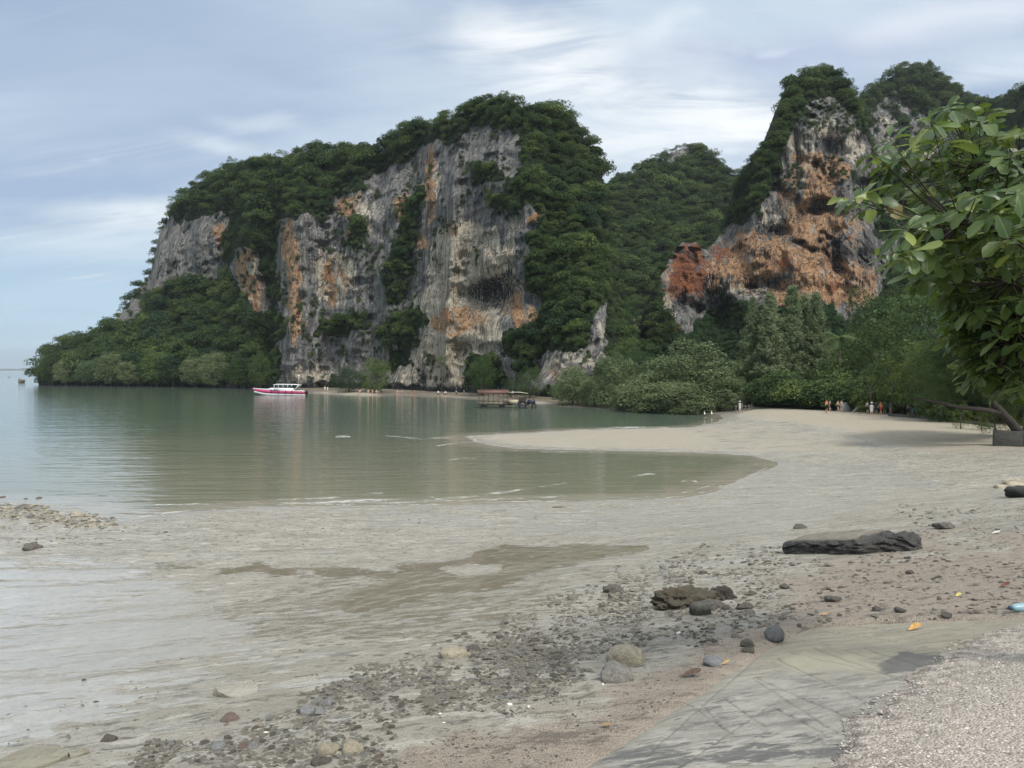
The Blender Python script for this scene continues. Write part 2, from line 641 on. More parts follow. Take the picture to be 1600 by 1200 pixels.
gravelly = soft([(1700, 850), (1500, 838), (1330, 870), (1240, 905), (1160, 960), (1090, 1010), (1000, 1060), (930, 1090), (800, 1130), (620, 1165), (480, 1215), (480, 1500), (2000, 1500)], 55, 90, 14)
mudflat = np.clip(1 - sand - gravelly, 0, 1)
# small tide scour marks: real relief in the flats
scour = ridge(XX / 1.1 + fbm(XX / 3, YY / 5, 41, 2) * 2, YY / 2.6, 17, 3)
VB[:, 2] += ((scour - 0.5) * 0.018 * mudflat * (1 - pool) * ssn(YY, 60, 12) * ssn(ZZ, 0.05, 0.25)).ravel()
film = np.maximum(film * 0.80, 0.33 * (1 - sand) * (1 - gravelly) * ssn(bm_py, 700, 740) * ssn(bm_px, 1500, 1300))
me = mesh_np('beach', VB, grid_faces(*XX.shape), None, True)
for nme, a in (('film', film), ('pool', pool), ('sand', sand), ('gravelly', gravelly), ('shoremud', dark_mud)):
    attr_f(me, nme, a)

m_beach, n, b = mat('beach_mud')
p = n.pos()
s1 = n.noise(n.scale(p, (0.35, 1.0, 1.0)), 0.9, 6.0, 0.6)
s2 = n.noise(n.scale(p, (0.5, 1.0, 1.0)), 6.0, 5.0, 0.6)
s3 = n.noise(p, 38.0, 4.0, 0.65)
fine = n.voro(p, 60.0)
mudc = n.mix(n.ss(s1, 0.3, 0.7), (0.318, 0.296, 0.244), (0.425, 0.400, 0.340))
mudc = n.mix(n.ss(s2, 0.54, 0.66), mudc, (0.140, 0.130, 0.106))
mudc = n.mix(n.math('MULTIPLY', n.ss(s3, 0.55, 0.68), 0.5), mudc, (0.115, 0.107, 0.088))
mudc = n.mix(n.math('MULTIPLY', n.ss(n.noise(n.scale(p, (0.4, 1.0, 1.0), (9, 3, 0)), 2.8, 7.0, 0.68), 0.53, 0.64), 0.6), mudc, (0.58, 0.555, 0.49))
sandc = n.mix(n.ss(s2, 0.3, 0.7), (0.295, 0.265, 0.206), (0.385, 0.35, 0.28))
grc = n.mix(n.ss(s2, 0.35, 0.66), (0.44, 0.378, 0.308), (0.35, 0.30, 0.246))
grc = n.mix(n.ss(s3, 0.52, 0.70), grc, (0.23, 0.195, 0.16))
grc = n.mix(n.ss(n.noise(p, 55.0, 2.0), 0.62, 0.74), grc, (0.54, 0.45, 0.37))
fl = n.attr('film'); po = n.attr('pool'); sa = n.attr('sand'); gv = n.attr('gravelly')
streak = n.noise(n.scale(p, (0.8, 1.7, 1.0)), 2.2, 7.0, 0.62, 0.5)
streak2 = n.noise(n.scale(p, (0.25, 1.4, 1.0)), 1.3, 6.0, 0.6, 0.4)
gvm = n.ss(n.math('ADD', gv, n.math('MULTIPLY', n.math('SUBTRACT', s2, 0.5), 0.9)), 0.35, 0.75)
pom = n.ss(n.math('ADD', po, n.math('MULTIPLY', n.math('SUBTRACT', streak, 0.5), 2.4)), 0.46, 0.70)
flm = n.ss(n.math('ADD', fl, n.math('MULTIPLY', n.math('SUBTRACT', n.math('ADD', n.math('MULTIPLY', streak2, 0.7), n.math('MULTIPLY', s2, 0.3)), 0.5), 3.4)), 0.48, 0.72)
col = n.mix(gvm, mudc, grc)
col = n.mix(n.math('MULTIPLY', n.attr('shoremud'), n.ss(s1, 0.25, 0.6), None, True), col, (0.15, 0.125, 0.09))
col = n.mix(sa, col, sandc)
spk = n.math('MAXIMUM', n.ss(n.noise(n.scale(p, (0.55, 1.0, 1.0)), 16.0, 3.0, 0.7), 0.61, 0.68), n.math('MULTIPLY', n.ss(n.noise(n.scale(p, (0.5, 1.0, 1.0)), 3.4, 6.0, 0.72), 0.55, 0.64), 0.7))
col = n.mix(n.math('MULTIPLY', spk, n.math('SUBTRACT', 0.85, sa, None, True)), col, (0.11, 0.10, 0.082))
col = n.mix(n.math('MULTIPLY', flm, 0.5), col, n.mix(n.ss(s2, 0.3, 0.7), (0.38, 0.385, 0.375), (0.50, 0.505, 0.50)))  # film is lightened too: sky sheen put into the base colour
col = n.mix(pom, col, (0.225, 0.200, 0.150))
n.put(b.inputs['Base Color'], col)
rg = n.mixf(gvm, n.mixf(n.ss(s2, 0.4, 0.6), 0.24, 0.50), 0.66)
rg = n.mixf(sa, rg, 0.8)
rg = n.mixf(flm, rg, n.mixf(s2, 0.03, 0.12))
rg = n.mixf(pom, rg, 0.035)
n.put(b.inputs['Roughness'], rg)
b.inputs['IOR'].default_value = 1.36
wetk = n.math('MAXIMUM', pom, n.math('MULTIPLY', flm, 0.75))
n.put(b.inputs['Specular IOR Level'], n.mixf(wetk, n.mixf(sa, n.mixf(gvm, 0.6, 0.35), 0.2), 0.95))
hgt = n.math('ADD', n.math('MULTIPLY', s3, 0.6), n.math('MULTIPLY', s2, 1.0))
hgt = n.math('ADD', hgt, n.math('MULTIPLY', fine, n.math('ADD', 0.2, n.math('MULTIPLY', gvm, 0.4))))
hgt = n.math('MULTIPLY', hgt, n.math('SUBTRACT', 1.0, n.math('MULTIPLY', wetk, 0.97)))
n.put(b.inputs['Normal'], n.bump(hgt, 1.0, 0.045))
me.materials.append(m_beach)
beach = tag(link('beach', me), 'grey brown tidal mud and sand beach with wet film and shallow pools', kind='structure')

# ---------------------------------------------------------------- sea: one sheet to the horizon
m_sea, n, b = mat('sea_water')
p = n.pos()
w0 = n.noise(n.scale(p, (0.10, 0.62, 1.0)), 0.75, 3.0, 0.45, 0.5)
w1 = n.noise(n.scale(p, (0.22, 1.0, 1.0)), 1.3, 3.0, 0.5, 0.3)
w2 = n.noise(n.scale(p, (0.5, 1.0, 1.0)), 5.5, 3.0, 0.5)
big = n.noise(n.scale(p, (0.012, 0.03, 1.0)), 1.0, 4.0, 0.5)
calm = n.ss(big, 0.35, 0.62)
h = n.math('ADD', n.math('MULTIPLY', w0, 0.060), n.math('MULTIPLY', w1, 0.045))
h = n.math('ADD', h, n.math('MULTIPLY', w2, n.math('ADD', 0.0018, n.math('MULTIPLY', calm, 0.0035))))
n.put(b.inputs['Normal'], n.bump(h, 1.0, 1.0))
sepp = n.add('ShaderNodeSeparateXYZ')
n.put(sepp.inputs[0], p)
nearm = n.ss(n.math('ADD', sepp.outputs[1], n.math('MULTIPLY', n.math('SUBTRACT', big, 0.5), 60.0)), 110.0, 40.0)
shf = n.ss(n.math('ADD', n.attr('shallow'), n.math('MULTIPLY', n.math('SUBTRACT', n.noise(n.scale(p, (.25, .8, 1)), 1.2, 4.0), .5), .7)), 0.30, 1.05)
n.put(b.inputs['Base Color'], n.mix(shf, n.mix(nearm, (0.105, 0.143, 0.108), (0.195, 0.195, 0.142)), (0.285, 0.268, 0.215)))
b.inputs['Roughness'].default_value = 0.06
b.inputs['IOR'].default_value = 1.333
b.inputs['Specular IOR Level'].default_value = 0.5
yr2 = np.concatenate([ground0(np.full(280, 800.0), np.linspace(598, 860, 280))[:, 1], [15.0]])
yr2 = np.concatenate([[14000, 6000, 2500, 1100, 620], yr2])
px2 = np.concatenate([np.linspace(-2600, -60, 20, endpoint=False), np.linspace(-60, 1300, 340, endpoint=False), np.linspace(1300, 4200, 20)])
Y2, U2 = np.meshgrid(yr2, (px2 - 800) / F, indexing='ij')
X2 = np.clip(U2 * Y2, -13000, 13000)
dep = -terr(X2, Y2)
me = mesh_np('sea', np.stack([X2, Y2, X2 * 0], -1).reshape(-1, 3), grid_faces(*X2.shape), m_sea)
attr_f(me, 'shallow', 1 - ssn(dep, 0.0, 0.22))
sea = tag(link('sea', me), 'calm green grey bay water with small ripples', kind='structure')
# sea bed far below keeps the ground one closed surface under the water
m_bed = plain('sea_bed_mud', (0.10, 0.095, 0.07), 0.9)
me = mesh_np('sea_bed', [(-13000, -400, -3), (13000, -400, -3), (13000, 14000, -3), (-13000, 14000, -3)], [(0, 1, 2, 3)], m_bed)
tag(link('sea_bed', me), 'muddy sea bed beneath the bay', kind='structure')

# ---------------------------------------------------------------- foam on the wave fronts
m_foam, n, b = mat('sea_foam')
fo = n.noise(n.scale(n.pos(), (0.6, 1.2, 1.0)), 2.6, 6.0, 0.7)
n.put(b.inputs['Base Color'], n.mix(n.ss(fo, 0.3, 0.6), (0.55, 0.56, 0.52), (0.80, 0.80, 0.78)))
b.inputs['Roughness'].default_value = 0.7
fa = n.math('MULTIPLY', n.attr('edge'), n.ss(n.math('ADD', n.math('MULTIPLY', fo, .6), n.math('MULTIPLY', n.noise(n.scale(n.pos(), (0.25, .6, 1.0)), 1.0, 3.0), .5)), 0.50, 0.66))
n.put(b.inputs['Alpha'], n.math('MULTIPLY', fa, 0.55))
fv, ff, fe = [], [], []
rng = np.random.default_rng(5)
FOAM = [([(240, 789), (330, 787), (430, 782), (520, 776)], 1.6), ([(330, 796), (470, 786), (600, 781), (680, 777)], 2.0),
        ([(530, 790), (640, 784), (740, 775), (800, 767), (890, 754)], 2.4), ([(480, 781), (560, 773), (600, 770)], 1.8),
        ([(760, 781), (830, 776), (885, 776)], 1.6), ([(860, 784), (940, 781), (1010, 779)], 1.6), ([(985, 746), (1010, 741), (1025, 741)], 1.6),
        ([(1062, 752), (1078, 748), (1092, 753)], 2.6), ([(522, 682.5), (535, 682), (550, 683)], 2.0), ([(738, 689), (748, 684), (730, 681)], 2.0),
        ([(900, 672), (960, 668.5), (1050, 668)], 1.3), ([(920, 638.4), (960, 640), (1010, 642), (1075, 645.3)], 0.8),
        ([(1092, 664), (1115, 661), (1130, 658.5)], 1.2), ([(1105, 668), (1115, 667)], 1.0), ([(680, 696), (740, 690), (790, 683)], 1.1),
        ([(700, 719), (725, 716), (745, 717)], 1.2), ([(800, 703.5), (850, 706), (900, 705)], 1.0), ([(600, 680), (660, 686), (710, 683)], 0.9),
        ([(150, 806), (190, 813), (235, 805), (300, 797)], 1.2), ([(1120, 762), (1160, 748), (1200, 730)], 1.4), ([(1098, 652), (1106, 651.5)], 0.9), ([(240, 803), (300, 797), (400, 790), (500, 788), (600, 789), (700, 788), (800, 784), (900, 782), (1000, 781), (1060, 777), (1110, 767), (1150, 752), (1185, 737)], 0.9),
        ([(280, 793), (420, 786), (560, 785), (700, 783), (820, 778)], 0.7), ([(740, 686), (800, 677.6), (900, 672), (1000, 669.6), (1060, 668.6)], 0.6), ([(1000, 776), (1060, 771), (1120, 757)], 0.7)]
for pts, wd in FOAM:
    a = np.array(pts, float)
    ns = max(8, int(abs(a[-1, 0] - a[0, 0]) / 4))
    tt = np.linspace(0, len(a) - 1, ns)
    xs = np.interp(tt, range(len(a)), a[:, 0]); ys = np.interp(tt, range(len(a)), a[:, 1])
    ys = ys + (fbm(xs / 22.0, ys * 0 + wd * 7, 3, 3) - 0.5) * 3.0
    off = len(fv)
    for k in (-1, -0.35, 0.35, 1):
        e = 0.0 if abs(k) == 1 else 1.0
        g = ground0(xs, ys + k * wd * (0.45 + 0.55 * np.sin(np.linspace(0.1, 3.04, ns))), 0.012)
        for i in range(ns):
            fv.append(g[i]); fe.append(e if 0 < i < ns - 1 else 0.0)
    for k in range(3):
        for i in range(ns - 1):
            ff.append((off + k * ns + i, off + k * ns + i + 1, off + (k + 1) * ns + i + 1, off + (k + 1) * ns + i))
me = mesh_np('foam', np.array(fv), ff, m_foam)
attr_f(me, 'edge', fe)
tag(link('foam', me), 'thin white foam lines on the small wave fronts', kind='stuff')


# ---------------------------------------------------------------- concrete ramp and rubble path in the near right corner
gx = np.concatenate([np.linspace(300, 700, 40, endpoint=False), np.linspace(700, 1640, 640, endpoint=False), np.linspace(1640, 2600, 50)])
gy = np.concatenate([np.linspace(936, 1230, 240, endpoint=False), np.linspace(1230, 2600, 90)])
GX, GY = np.meshgrid(gx, gy)
R = ramp_at(GX, GY)
RD = poly_sd(R[..., 0], R[..., 1], RPW)
RD = RD + (fbm(R[..., 0] * 1.5, R[..., 1] * 1.5, 8, 3) - 0.5) * 0.12
Z = R[..., 2].copy()
bev = (1 - ssn(RD, 0.0, 0.40)) ** 1.3
Z = Z * (1 - bev) + (terr(R[..., 0], R[..., 1], inside=False) - 0.05) * bev
Z += (fbm(R[..., 0] * 2.2, R[..., 1] * 2.2, 9, 4) - 0.5) * 0.03
GRO = [((1230, 985), (1010, 1180)), ((1060, 1090), (1145, 1147), 1), ((1095, 1100), (1138, 1147)), ((1175, 1060), (1310, 1147)), ((1178, 1058), (1345, 1130)),
       ((1215, 1030), (1362, 1102)), ((1235, 1020), (1420, 1062)), ((1270, 1012), (1420, 1068)), ((1320, 1015), (1405, 1040)), ((1350, 1012), (1440, 1042)),
       ((1160, 1147), (1325, 1147)), ((1060, 1200), (1220, 1090)), ((1180, 1170), (1290, 1150)), ((1175, 1175), (1320, 1160)), ((1130, 1090), (1195, 1135)),
       ((1100, 1120), (1180, 1117)), ((1270, 985), (1400, 1001)), ((1300, 976), (1460, 992)), ((1000, 1190), (1130, 1160)), ((1210, 1105), (1290, 1148)), ((1085, 1075), (1250, 980))]
gmask = np.zeros_like(Z)
for gseg in GRO:
    a_, b_ = ramp_at(*gseg[0]), ramp_at(*gseg[1])
    wv = (fbm(R[..., 0] * 3, R[..., 1] * 3, 77, 3) - 0.5) * 0.012
    d = line_d(R[..., 0] + wv, R[..., 1] + wv, a_[:2], b_[:2])
    gmask = np.maximum(gmask, np.exp(-(d / 0.012) ** 2) * (0.35 + 0.65 * vn(R[..., 0] * 4, R[..., 1] * 4, int(gseg[0][0]))))
Z -= gmask * 0.016
VR = np.stack([R[..., 0], R[..., 1], Z], -1).reshape(-1, 3)
FR = grid_faces(*GX.shape)
keep = (RD.ravel()[FR] > 0.0).any(1)
VR[:, 2] -= np.where(RD.ravel() < 0, 0.4, 0)
FR = FR[keep]
used = np.unique(FR)
mp = np.zeros(len(VR), np.int64); mp[used] = np.arange(len(used))
me = mesh_np('concrete_ramp', VR[used], mp[FR], None, True)
attr_f(me, 'groove', gmask.ravel()[used])
attr_f(me, 'edge', ssn(RD, 0.55, 0.1).ravel()[used])
_px, _py = GX.ravel()[used], GY.ravel()[used]
jt = (fbm(_px / 50, _py / 14, 4, 4) - 0.5) * 40
attr_f(me, 'damp', np.maximum(ssn(poly_sd(_px, _py, [(1335, 1030), (1400, 1018), (1478, 1022), (1470, 1045), (1390, 1052)]) + jt * .25, -5, 5),
                              0.75 * ssn(poly_sd(_px, _py, [(960, 1160), (1320, 1150), (1330, 1192), (1230, 1200), (900, 1200)]) + jt * .5, -12, 12)))
attr_f(me, 'lichen', np.maximum(ssn(poly_sd(_px, _py, [(1190, 1035), (1280, 1015), (1400, 1020), (1370, 1050), (1240, 1050)]) + jt * .5, -10, 10),
                                0.8 * ssn(poly_sd(_px, _py, [(860, 1215), (1200, 1196), (1320, 1192), (1330, 1260), (860, 1260)]) + jt * .3, -6, 6)))
attr_f(me, 'slime', ssn(_py + jt, 1085, 1010))
m_ramp, n, b = mat('weathered_concrete')
p = n.pos()
a1 = n.noise(n.scale(p, (0.8, 1.3, 1.0)), 2.6, 8.0, 0.68, 0.5)
a2 = n.noise(p, 26.0, 6.0, 0.7)
a3 = n.noise(n.scale(p, (0.55, 1.7, 1.0)), 5.0, 8.0, 0.72, 0.9)
a4 = n.noise(p, 90.0, 3.0, 0.7)
col = n.mix(n.ss(a1, 0.35, 0.65), (0.275, 0.262, 0.228), (0.41, 0.39, 0.34))
col = n.mix(n.math('MULTIPLY', n.ss(a3, 0.51, 0.62), 0.85), col, (0.145, 0.142, 0.135))
col = n.mix(n.math('MULTIPLY', n.ss(a3, 0.46, 0.36), 0.75), col, (0.48, 0.462, 0.415))
col = n.mix(n.math('MULTIPLY', n.attr('slime'), n.ss(a1, 0.20, 0.55)), col, n.mix(n.ss(a3, 0.35, 0.65), (0.35, 0.322, 0.245), (0.25, 0.228, 0.172)))
col = n.mix(n.math('MULTIPLY', n.attr('edge'), 0.55), col, n.mix(a1, (0.36, 0.335, 0.265), (0.27, 0.25, 0.20)))
col = n.mix(n.math('MULTIPLY', n.ss(n.math('ADD', n.attr('damp'), n.math('MULTIPLY', n.math('SUBTRACT', a3, 0.5), 2.4)), 0.5, 0.8), 0.85), col, (0.125, 0.125, 0.122))
col = n.mix(n.math('MULTIPLY', n.ss(n.math('ADD', n.attr('lichen'), n.math('MULTIPLY', n.math('SUBTRACT', a3, 0.5), 2.9)), 0.5, 1.0), 0.7), col, (0.42, 0.395, 0.29))
col = n.mix(n.math('MULTIPLY', n.ss(a4, 0.55, 0.75), 0.4), col, (0.15, 0.145, 0.13))
col = n.mix(n.math('MULTIPLY', n.ss(a2, 0.55, 0.7), 0.35), col, (0.18, 0.172, 0.15))
col = n.mix(n.math('MULTIPLY', n.attr('groove'), 0.5), col, (0.10, 0.094, 0.075))
n.put(b.inputs['Base Color'], col)
n.put(b.inputs['Roughness'], n.mixf(a1, 0.55, 0.8))
n.put(b.inputs['Normal'], n.bump(n.math('ADD', n.math('ADD', a2, n.math('MULTIPLY', a4, .5)), n.math('MULTIPLY', a1, 1.4)), 0.9, 0.02))
me.materials.append(m_ramp)
tag(link('concrete_ramp', me), 'weathered grey concrete slipway scored with crossing grooves', kind='structure')

# rubble path: the broken exposed-aggregate surface lying on the ramp
PATH = [(1290, 1240), (1318, 1180), (1330, 1140), (1362, 1098), (1400, 1080), (1440, 1050), (1468, 1022), (1492, 1006), (1540, 990), (1620, 972), (1800, 955),
        (2500, 1400), (2500, 2500), (1000, 2500), (1180, 1500)]
pw = ramp_at([q[0] for q in PATH], [q[1] for q in PATH])[:, :2]
PD = poly_sd(R[..., 0], R[..., 1], pw) + (fbm(R[..., 0] * 2.5, R[..., 1] * 2.5, 19, 5, 0.6) - 0.5) * 0.6


def pathz(x, y, d):
    return rampz(x, y) + 0.006 + 0.022 * ssn(d, 0, 0.16) + ((fbm(x * 2.2, y * 2.2, 9, 4) - 0.5) * 0.03) + (fbm(x * 9, y * 9, 29, 3) - 0.5) * 0.022 * ssn(d, 0, 0.2)


PZ = pathz(R[..., 0], R[..., 1], PD)
VP = np.stack([R[..., 0], R[..., 1], PZ], -1).reshape(-1, 3)
FP = grid_faces(*GX.shape)
FP = FP[(PD.ravel()[FP] > 0).all(1)]
used = np.unique(FP)
mp = np.zeros(len(VP), np.int64); mp[used] = np.arange(len(used))
me = mesh_np('rubble_path', VP[used], mp[FP], None, True)
attr_f(me, 'rim', ssn(PD, 0.9, 0.0).ravel()[used])
m_path, n, b = mat('exposed_aggregate')
p = n.pos()
v1 = n.voro(p, 42.0, out='Color')
hs = n.add('ShaderNodeSeparateColor')
n.put(hs.inputs[0], v1)
v2 = n.voro(p, 42.0)
q1 = n.noise(p, 1.3, 5.0, 0.6)
col = n.mix(hs.outputs[0], (0.275, 0.248, 0.215), (0.455, 0.415, 0.362))
col = n.mix(n.ss(hs.outputs[1], 0.86, 0.93), col, (0.58, 0.53, 0.47))
col = n.mix(n.math('MULTIPLY', n.ss(q1, 0.32, 0.58), 0.7), col, (0.455, 0.40, 0.347))
col = n.mix(n.math('MULTIPLY', n.attr('rim'), n.ss(n.noise(p, 7.0, 5.0), 0.42, 0.62)), col, (0.19, 0.165, 0.14))
n.put(b.inputs['Base Color'], col)
b.inputs['Roughness'].default_value = 0.8
n.put(b.inputs['Normal'], n.bump(n.math('ADD', n.math('MULTIPLY', v2, -1.0), n.noise(p, 30.0, 3.0)), 0.9, 0.02))
me.materials.append(m_path)
tag(link('rubble_path', me), 'pinkish rough stone aggregate path broken along the slipway', kind='structure')
# ---------------------------------------------------------------- foliage materials and crown meshes
def leaf_mat(name, dark, lite, tip, rough=0.6, trans=0.25, spec=0.12, rnd=1.0):
    m, n, b = mat(name)
    r = n.rand()
    t = n.attr('tint')
    wz = n.noise(n.pos(), 0.045, 3.0, 0.6)
    f = n.math('ADD', n.math('MULTIPLY', r, 0.62 * rnd), n.math('MULTIPLY', t, 0.55))
    f = n.math('ADD', f, n.math('MULTIPLY', n.math('SUBTRACT', wz, 0.5), 1.1))
    c = n.mix(n.ss(f, 0.15, 0.95), dark, lite)
    c = n.mix(n.math('MULTIPLY', n.ss(t, 0.72, 1.0), 0.55), c, tip)
    c = n.mix(n.math('MULTIPLY', n.ss(r, 0.86, 0.92), 0.6), c, n.mix(t, lite, tip))
    c = n.mix(n.math('MULTIPLY', n.ss(r, 0.14, 0.08), 0.5), c, tuple(q * k_ for q, k_ in zip(dark, (0.75, 0.95, 1.35))))
    n.put(b.inputs['Base Color'], c)
    b.inputs['Roughness'].default_value = rough
    b.inputs['Specular IOR Level'].default_value = spec
    tr = n.add('ShaderNodeBsdfTranslucent')
    n.put(tr.inputs[0], n.mix(0.5, c, tip))
    mx_ = n.add('ShaderNodeMixShader')
    mx_.inputs[0].default_value = trans
    n.put(mx_.inputs[1], b.outputs[0])
    n.put(mx_.inputs[2], tr.outputs[0])
    out = [q for q in m.node_tree.nodes if q.type == 'OUTPUT_MATERIAL'][0]
    n.put(out.inputs[0], mx_.outputs[0])
    return m


M_JUNGLE = leaf_mat('jungle_leaves', (0.025, 0.054, 0.024), (0.082, 0.132, 0.042), (0.19, 0.23, 0.065))
M_SHRUB = leaf_mat('cliff_shrub_leaves', (0.03, 0.056, 0.027), (0.086, 0.125, 0.045), (0.16, 0.19, 0.07))
M_IVY = leaf_mat('creeper_leaves', (0.026, 0.062, 0.026), (0.052, 0.105, 0.038), (0.09, 0.15, 0.06))
M_MANG = leaf_mat('mangrove_leaves', (0.095, 0.138, 0.062), (0.180, 0.225, 0.108), (0.27, 0.30, 0.165))
M_GROVE = leaf_mat('grove_leaves', (0.028, 0.06, 0.024), (0.075, 0.125, 0.04), (0.19, 0.235, 0.07))
M_LIGHT = leaf_mat('pale_grove_leaves', (0.055, 0.09, 0.028), (0.12, 0.17, 0.04), (0.24, 0.28, 0.07), trans=0.3)
M_CASU = leaf_mat('casuarina_needles', (0.15, 0.205, 0.105), (0.23, 0.285, 0.155), (0.29, 0.33, 0.19), rough=0.7, trans=0.45)
M_PALM = leaf_mat('palm_fronds', (0.06, 0.10, 0.04), (0.11, 0.16, 0.06), (0.18, 0.22, 0.10))
m_bark, n, b = mat('bark')
bn = n.noise(n.scale(n.obj(), (3, 3, 0.7)), 3.0, 6.0, 0.6)
n.put(b.inputs['Base Color'], n.mix(n.ss(bn, 0.3, 0.7), (0.045, 0.036, 0.028), (0.14, 0.12, 0.10)))
b.inputs['Roughness'].default_value = 0.85
n.put(b.inputs['Normal'], n.bump(bn, 0.8, 0.05))
M_BARK = m_bark


def quad_leaves(rng, cen, nor, size, asp=0.6, jit=0.6, fold=0.0):
    """a bent leaf-clump quad (2 faces) at every centre, lying roughly across its normal"""
    N = len(cen)
    nr = nor + rng.normal(0, jit, (N, 3))
    nr /= np.linalg.norm(nr, axis=1, keepdims=True) + 1e-9
    a = rng.normal(0, 1, (N, 3))
    a -= (a * nr).sum(1, keepdims=True) * nr
    a /= np.linalg.norm(a, axis=1, keepdims=True) + 1e-9
    b_ = np.cross(nr, a)
    s = np.asarray(size)[:, None] * np.ones((N, 1))
    l, w = s * 0.5, s * 0.5 * asp
    p0 = cen - a * l
    p1 = cen + b_ * w + nr * s * fold
    p2 = cen + a * l
    p3 = cen - b_ * w + nr * s * fold
    V = np.stack([p0, p1, p2, p3], 1).reshape(-1, 3)
    Fq = np.arange(N * 4).reshape(-1, 4)
    return V, Fq


def crown(name, seed, m, puffs=16, per=60, leaf=0.17, rx=1.0, rz=0.75, pr=(0.34, 0.55), hemi=-0.25, cz=0.0, jit=0.55, asp=0.62, norm=False, droop=0.0):
    """a crown of leaf clumps: many small leaf faces on uneven puffs, unit radius"""
    rng = np.random.default_rng(seed)
    Vs, Ns, Ts, Ss = [], [], [], []
    pc = []
    for i in range(puffs):
        for _ in range(30):
            u = rng.normal(0, 1, 3); u /= np.linalg.norm(u)
            if u[2] < hemi:
                continue
            k = rng.uniform(0.45, 0.8)
            c = np.array([u[0] * rx * k, u[1] * rx * k, u[2] * rz * k + cz])
            if all(np.linalg.norm(c - q) > 0.28 for q in pc):
                break
        pc.append(c)
        r = rng.uniform(*pr)
        N = int(per * (r / 0.45) ** 2)
        d = rng.normal(0, 1, (N, 3)); d /= np.linalg.norm(d, axis=1, keepdims=True)
        d[:, 2] = np.where(d[:, 2] < -0.5, -d[:, 2], d[:, 2])
        rr = r * rng.uniform(0.72, 1.08, N) * (1 + 0.16 * np.sin(d[:, 0] * 7 + i) * np.cos(d[:, 1] * 6 + d[:, 2] * 5))
        cen = c + d * rr[:, None] * np.array([1.1, 1.1, 0.8])
        cen[:, 2] -= droop * np.hypot(cen[:, 0], cen[:, 1]) ** 2
        Vs.append(cen); Ns.append(d + np.array([0, 0, 0.35]))
        tint = np.clip(0.30 + 0.32 * d[:, 2] + rng.normal(0, 0.2, N) + rng.uniform(-0.16, 0.16), 0, 1) * 0 + np.clip(rng.normal(0.42, 0.27, N) + rng.uniform(-0.2, 0.2), 0, 1)
        Ts.append(tint)
        Ss.append(leaf * rng.uniform(0.65, 1.35, N))
    cen = np.concatenate(Vs); nor = np.concatenate(Ns); t = np.concatenate(Ts); s = np.concatenate(Ss)
    nor /= np.linalg.norm(nor, axis=1, keepdims=True)
    if norm:
        lo, hi = np.percentile(cen[:, 2], (1, 98))
        cen[:, 2] = (cen[:, 2] - lo) / (hi - lo) * 2 - 1
        cen[:, :2] /= np.percentile(np.hypot(cen[:, 0], cen[:, 1]), 97)
    V, Fq = quad_leaves(rng, cen, nor, s, asp, jit, -0.12)
    me = mesh_np(name, V, Fq, m)
    attr_f(me, 'tint', np.repeat(t, 4))
    return me


JK = ((18, .48, .70, .115, 130), (12, .60, .55, .14, 110), (24, .36, 1.05, .10, 150), (10, .55, .42, .13, 120), (16, .34, 1.35, .11, 140), (30, .30, .80, .085, 190), (9, .62, .85, .16, 90), (20, .40, .60, .10, 130))
CROWN_J = [crown('jungle_crown_leaves', 10 + i, M_JUNGLE, puffs=a, per=e, leaf=d, pr=(b_ * .5, b_), rz=c) for i, (a, b_, c, d, e) in enumerate(JK)]
CROWN_S = [crown('sparse_crown_leaves', 30 + i, M_JUNGLE, puffs=10, per=90, leaf=0.11, rz=0.6, pr=(0.22, 0.40), hemi=0.0) for i in range(3)]
SHRUBS = [crown('cliff_shrub_leaves', 50 + i, M_SHRUB, puffs=8, per=60, leaf=0.2, rz=(0.7, 1.0, 0.55, 1.3)[i], pr=(0.35, 0.6)) for i in range(4)]
IVY = [crown('creeper_leaves', 60 + i, M_IVY, puffs=8, per=46, leaf=0.20, rz=0.7, pr=(0.35, 0.55)) for i in range(2)]
CROWN_M = [crown('mangrove_crown_leaves', 70 + i, M_MANG, puffs=90, per=760, leaf=0.055, rz=0.95, pr=(0.12, 0.27), hemi=-0.95, jit=0.5, norm=True) for i in range(3)]
CROWN_G = [crown('grove_crown_leaves', 80 + i, M_GROVE, puffs=60, per=620, leaf=0.05, rz=(0.95, 1.0, 0.9)[i], pr=(0.13, 0.30), hemi=-0.95, jit=0.5, norm=True) for i in range(3)]
CROWN_L = [crown('pale_crown_leaves', 90 + i, M_LIGHT, puffs=36, per=420, leaf=0.055, rz=0.9, pr=(0.12, 0.26), hemi=-0.8, jit=0.8, norm=True) for i in range(2)]


def trunk_mesh(name, seed, h=1.0, r=0.07, limbs=4, lean=0.1, reach=0.55, z0=0.0):
    rng = random.Random(seed)
    mb = MB()
    top = Vector((rng.uniform(-lean, lean), rng.uniform(-lean, lean), h))
    mid = top * 0.5 + Vector((rng.uniform(-.06, .06), rng.uniform(-.06, .06), 0)) * h
    mb.tube([(0, 0, z0), mid * .5, mid, top], [r * 1.25, r, r * .85, r * .45], 7)
    for k in range(limbs):
        a = rng.uniform(0, 6.28)
        s_ = mid.lerp(top, rng.uniform(0.0, 0.85))
        e = s_ + Vector((math.cos(a), math.sin(a), rng.uniform(0.45, 1.0))) * reach * rng.uniform(.6, 1)
        mb.tube([s_, s_.lerp(e, .5) + Vector((0, 0, .05)), e], [r * .5, r * .35, r * .14], 5)
    return mb.mesh(name, M_BARK, True)


TRUNKS = [trunk_mesh('jungle_trunk_wood', i, 0.9, 0.06) for i in range(3)]


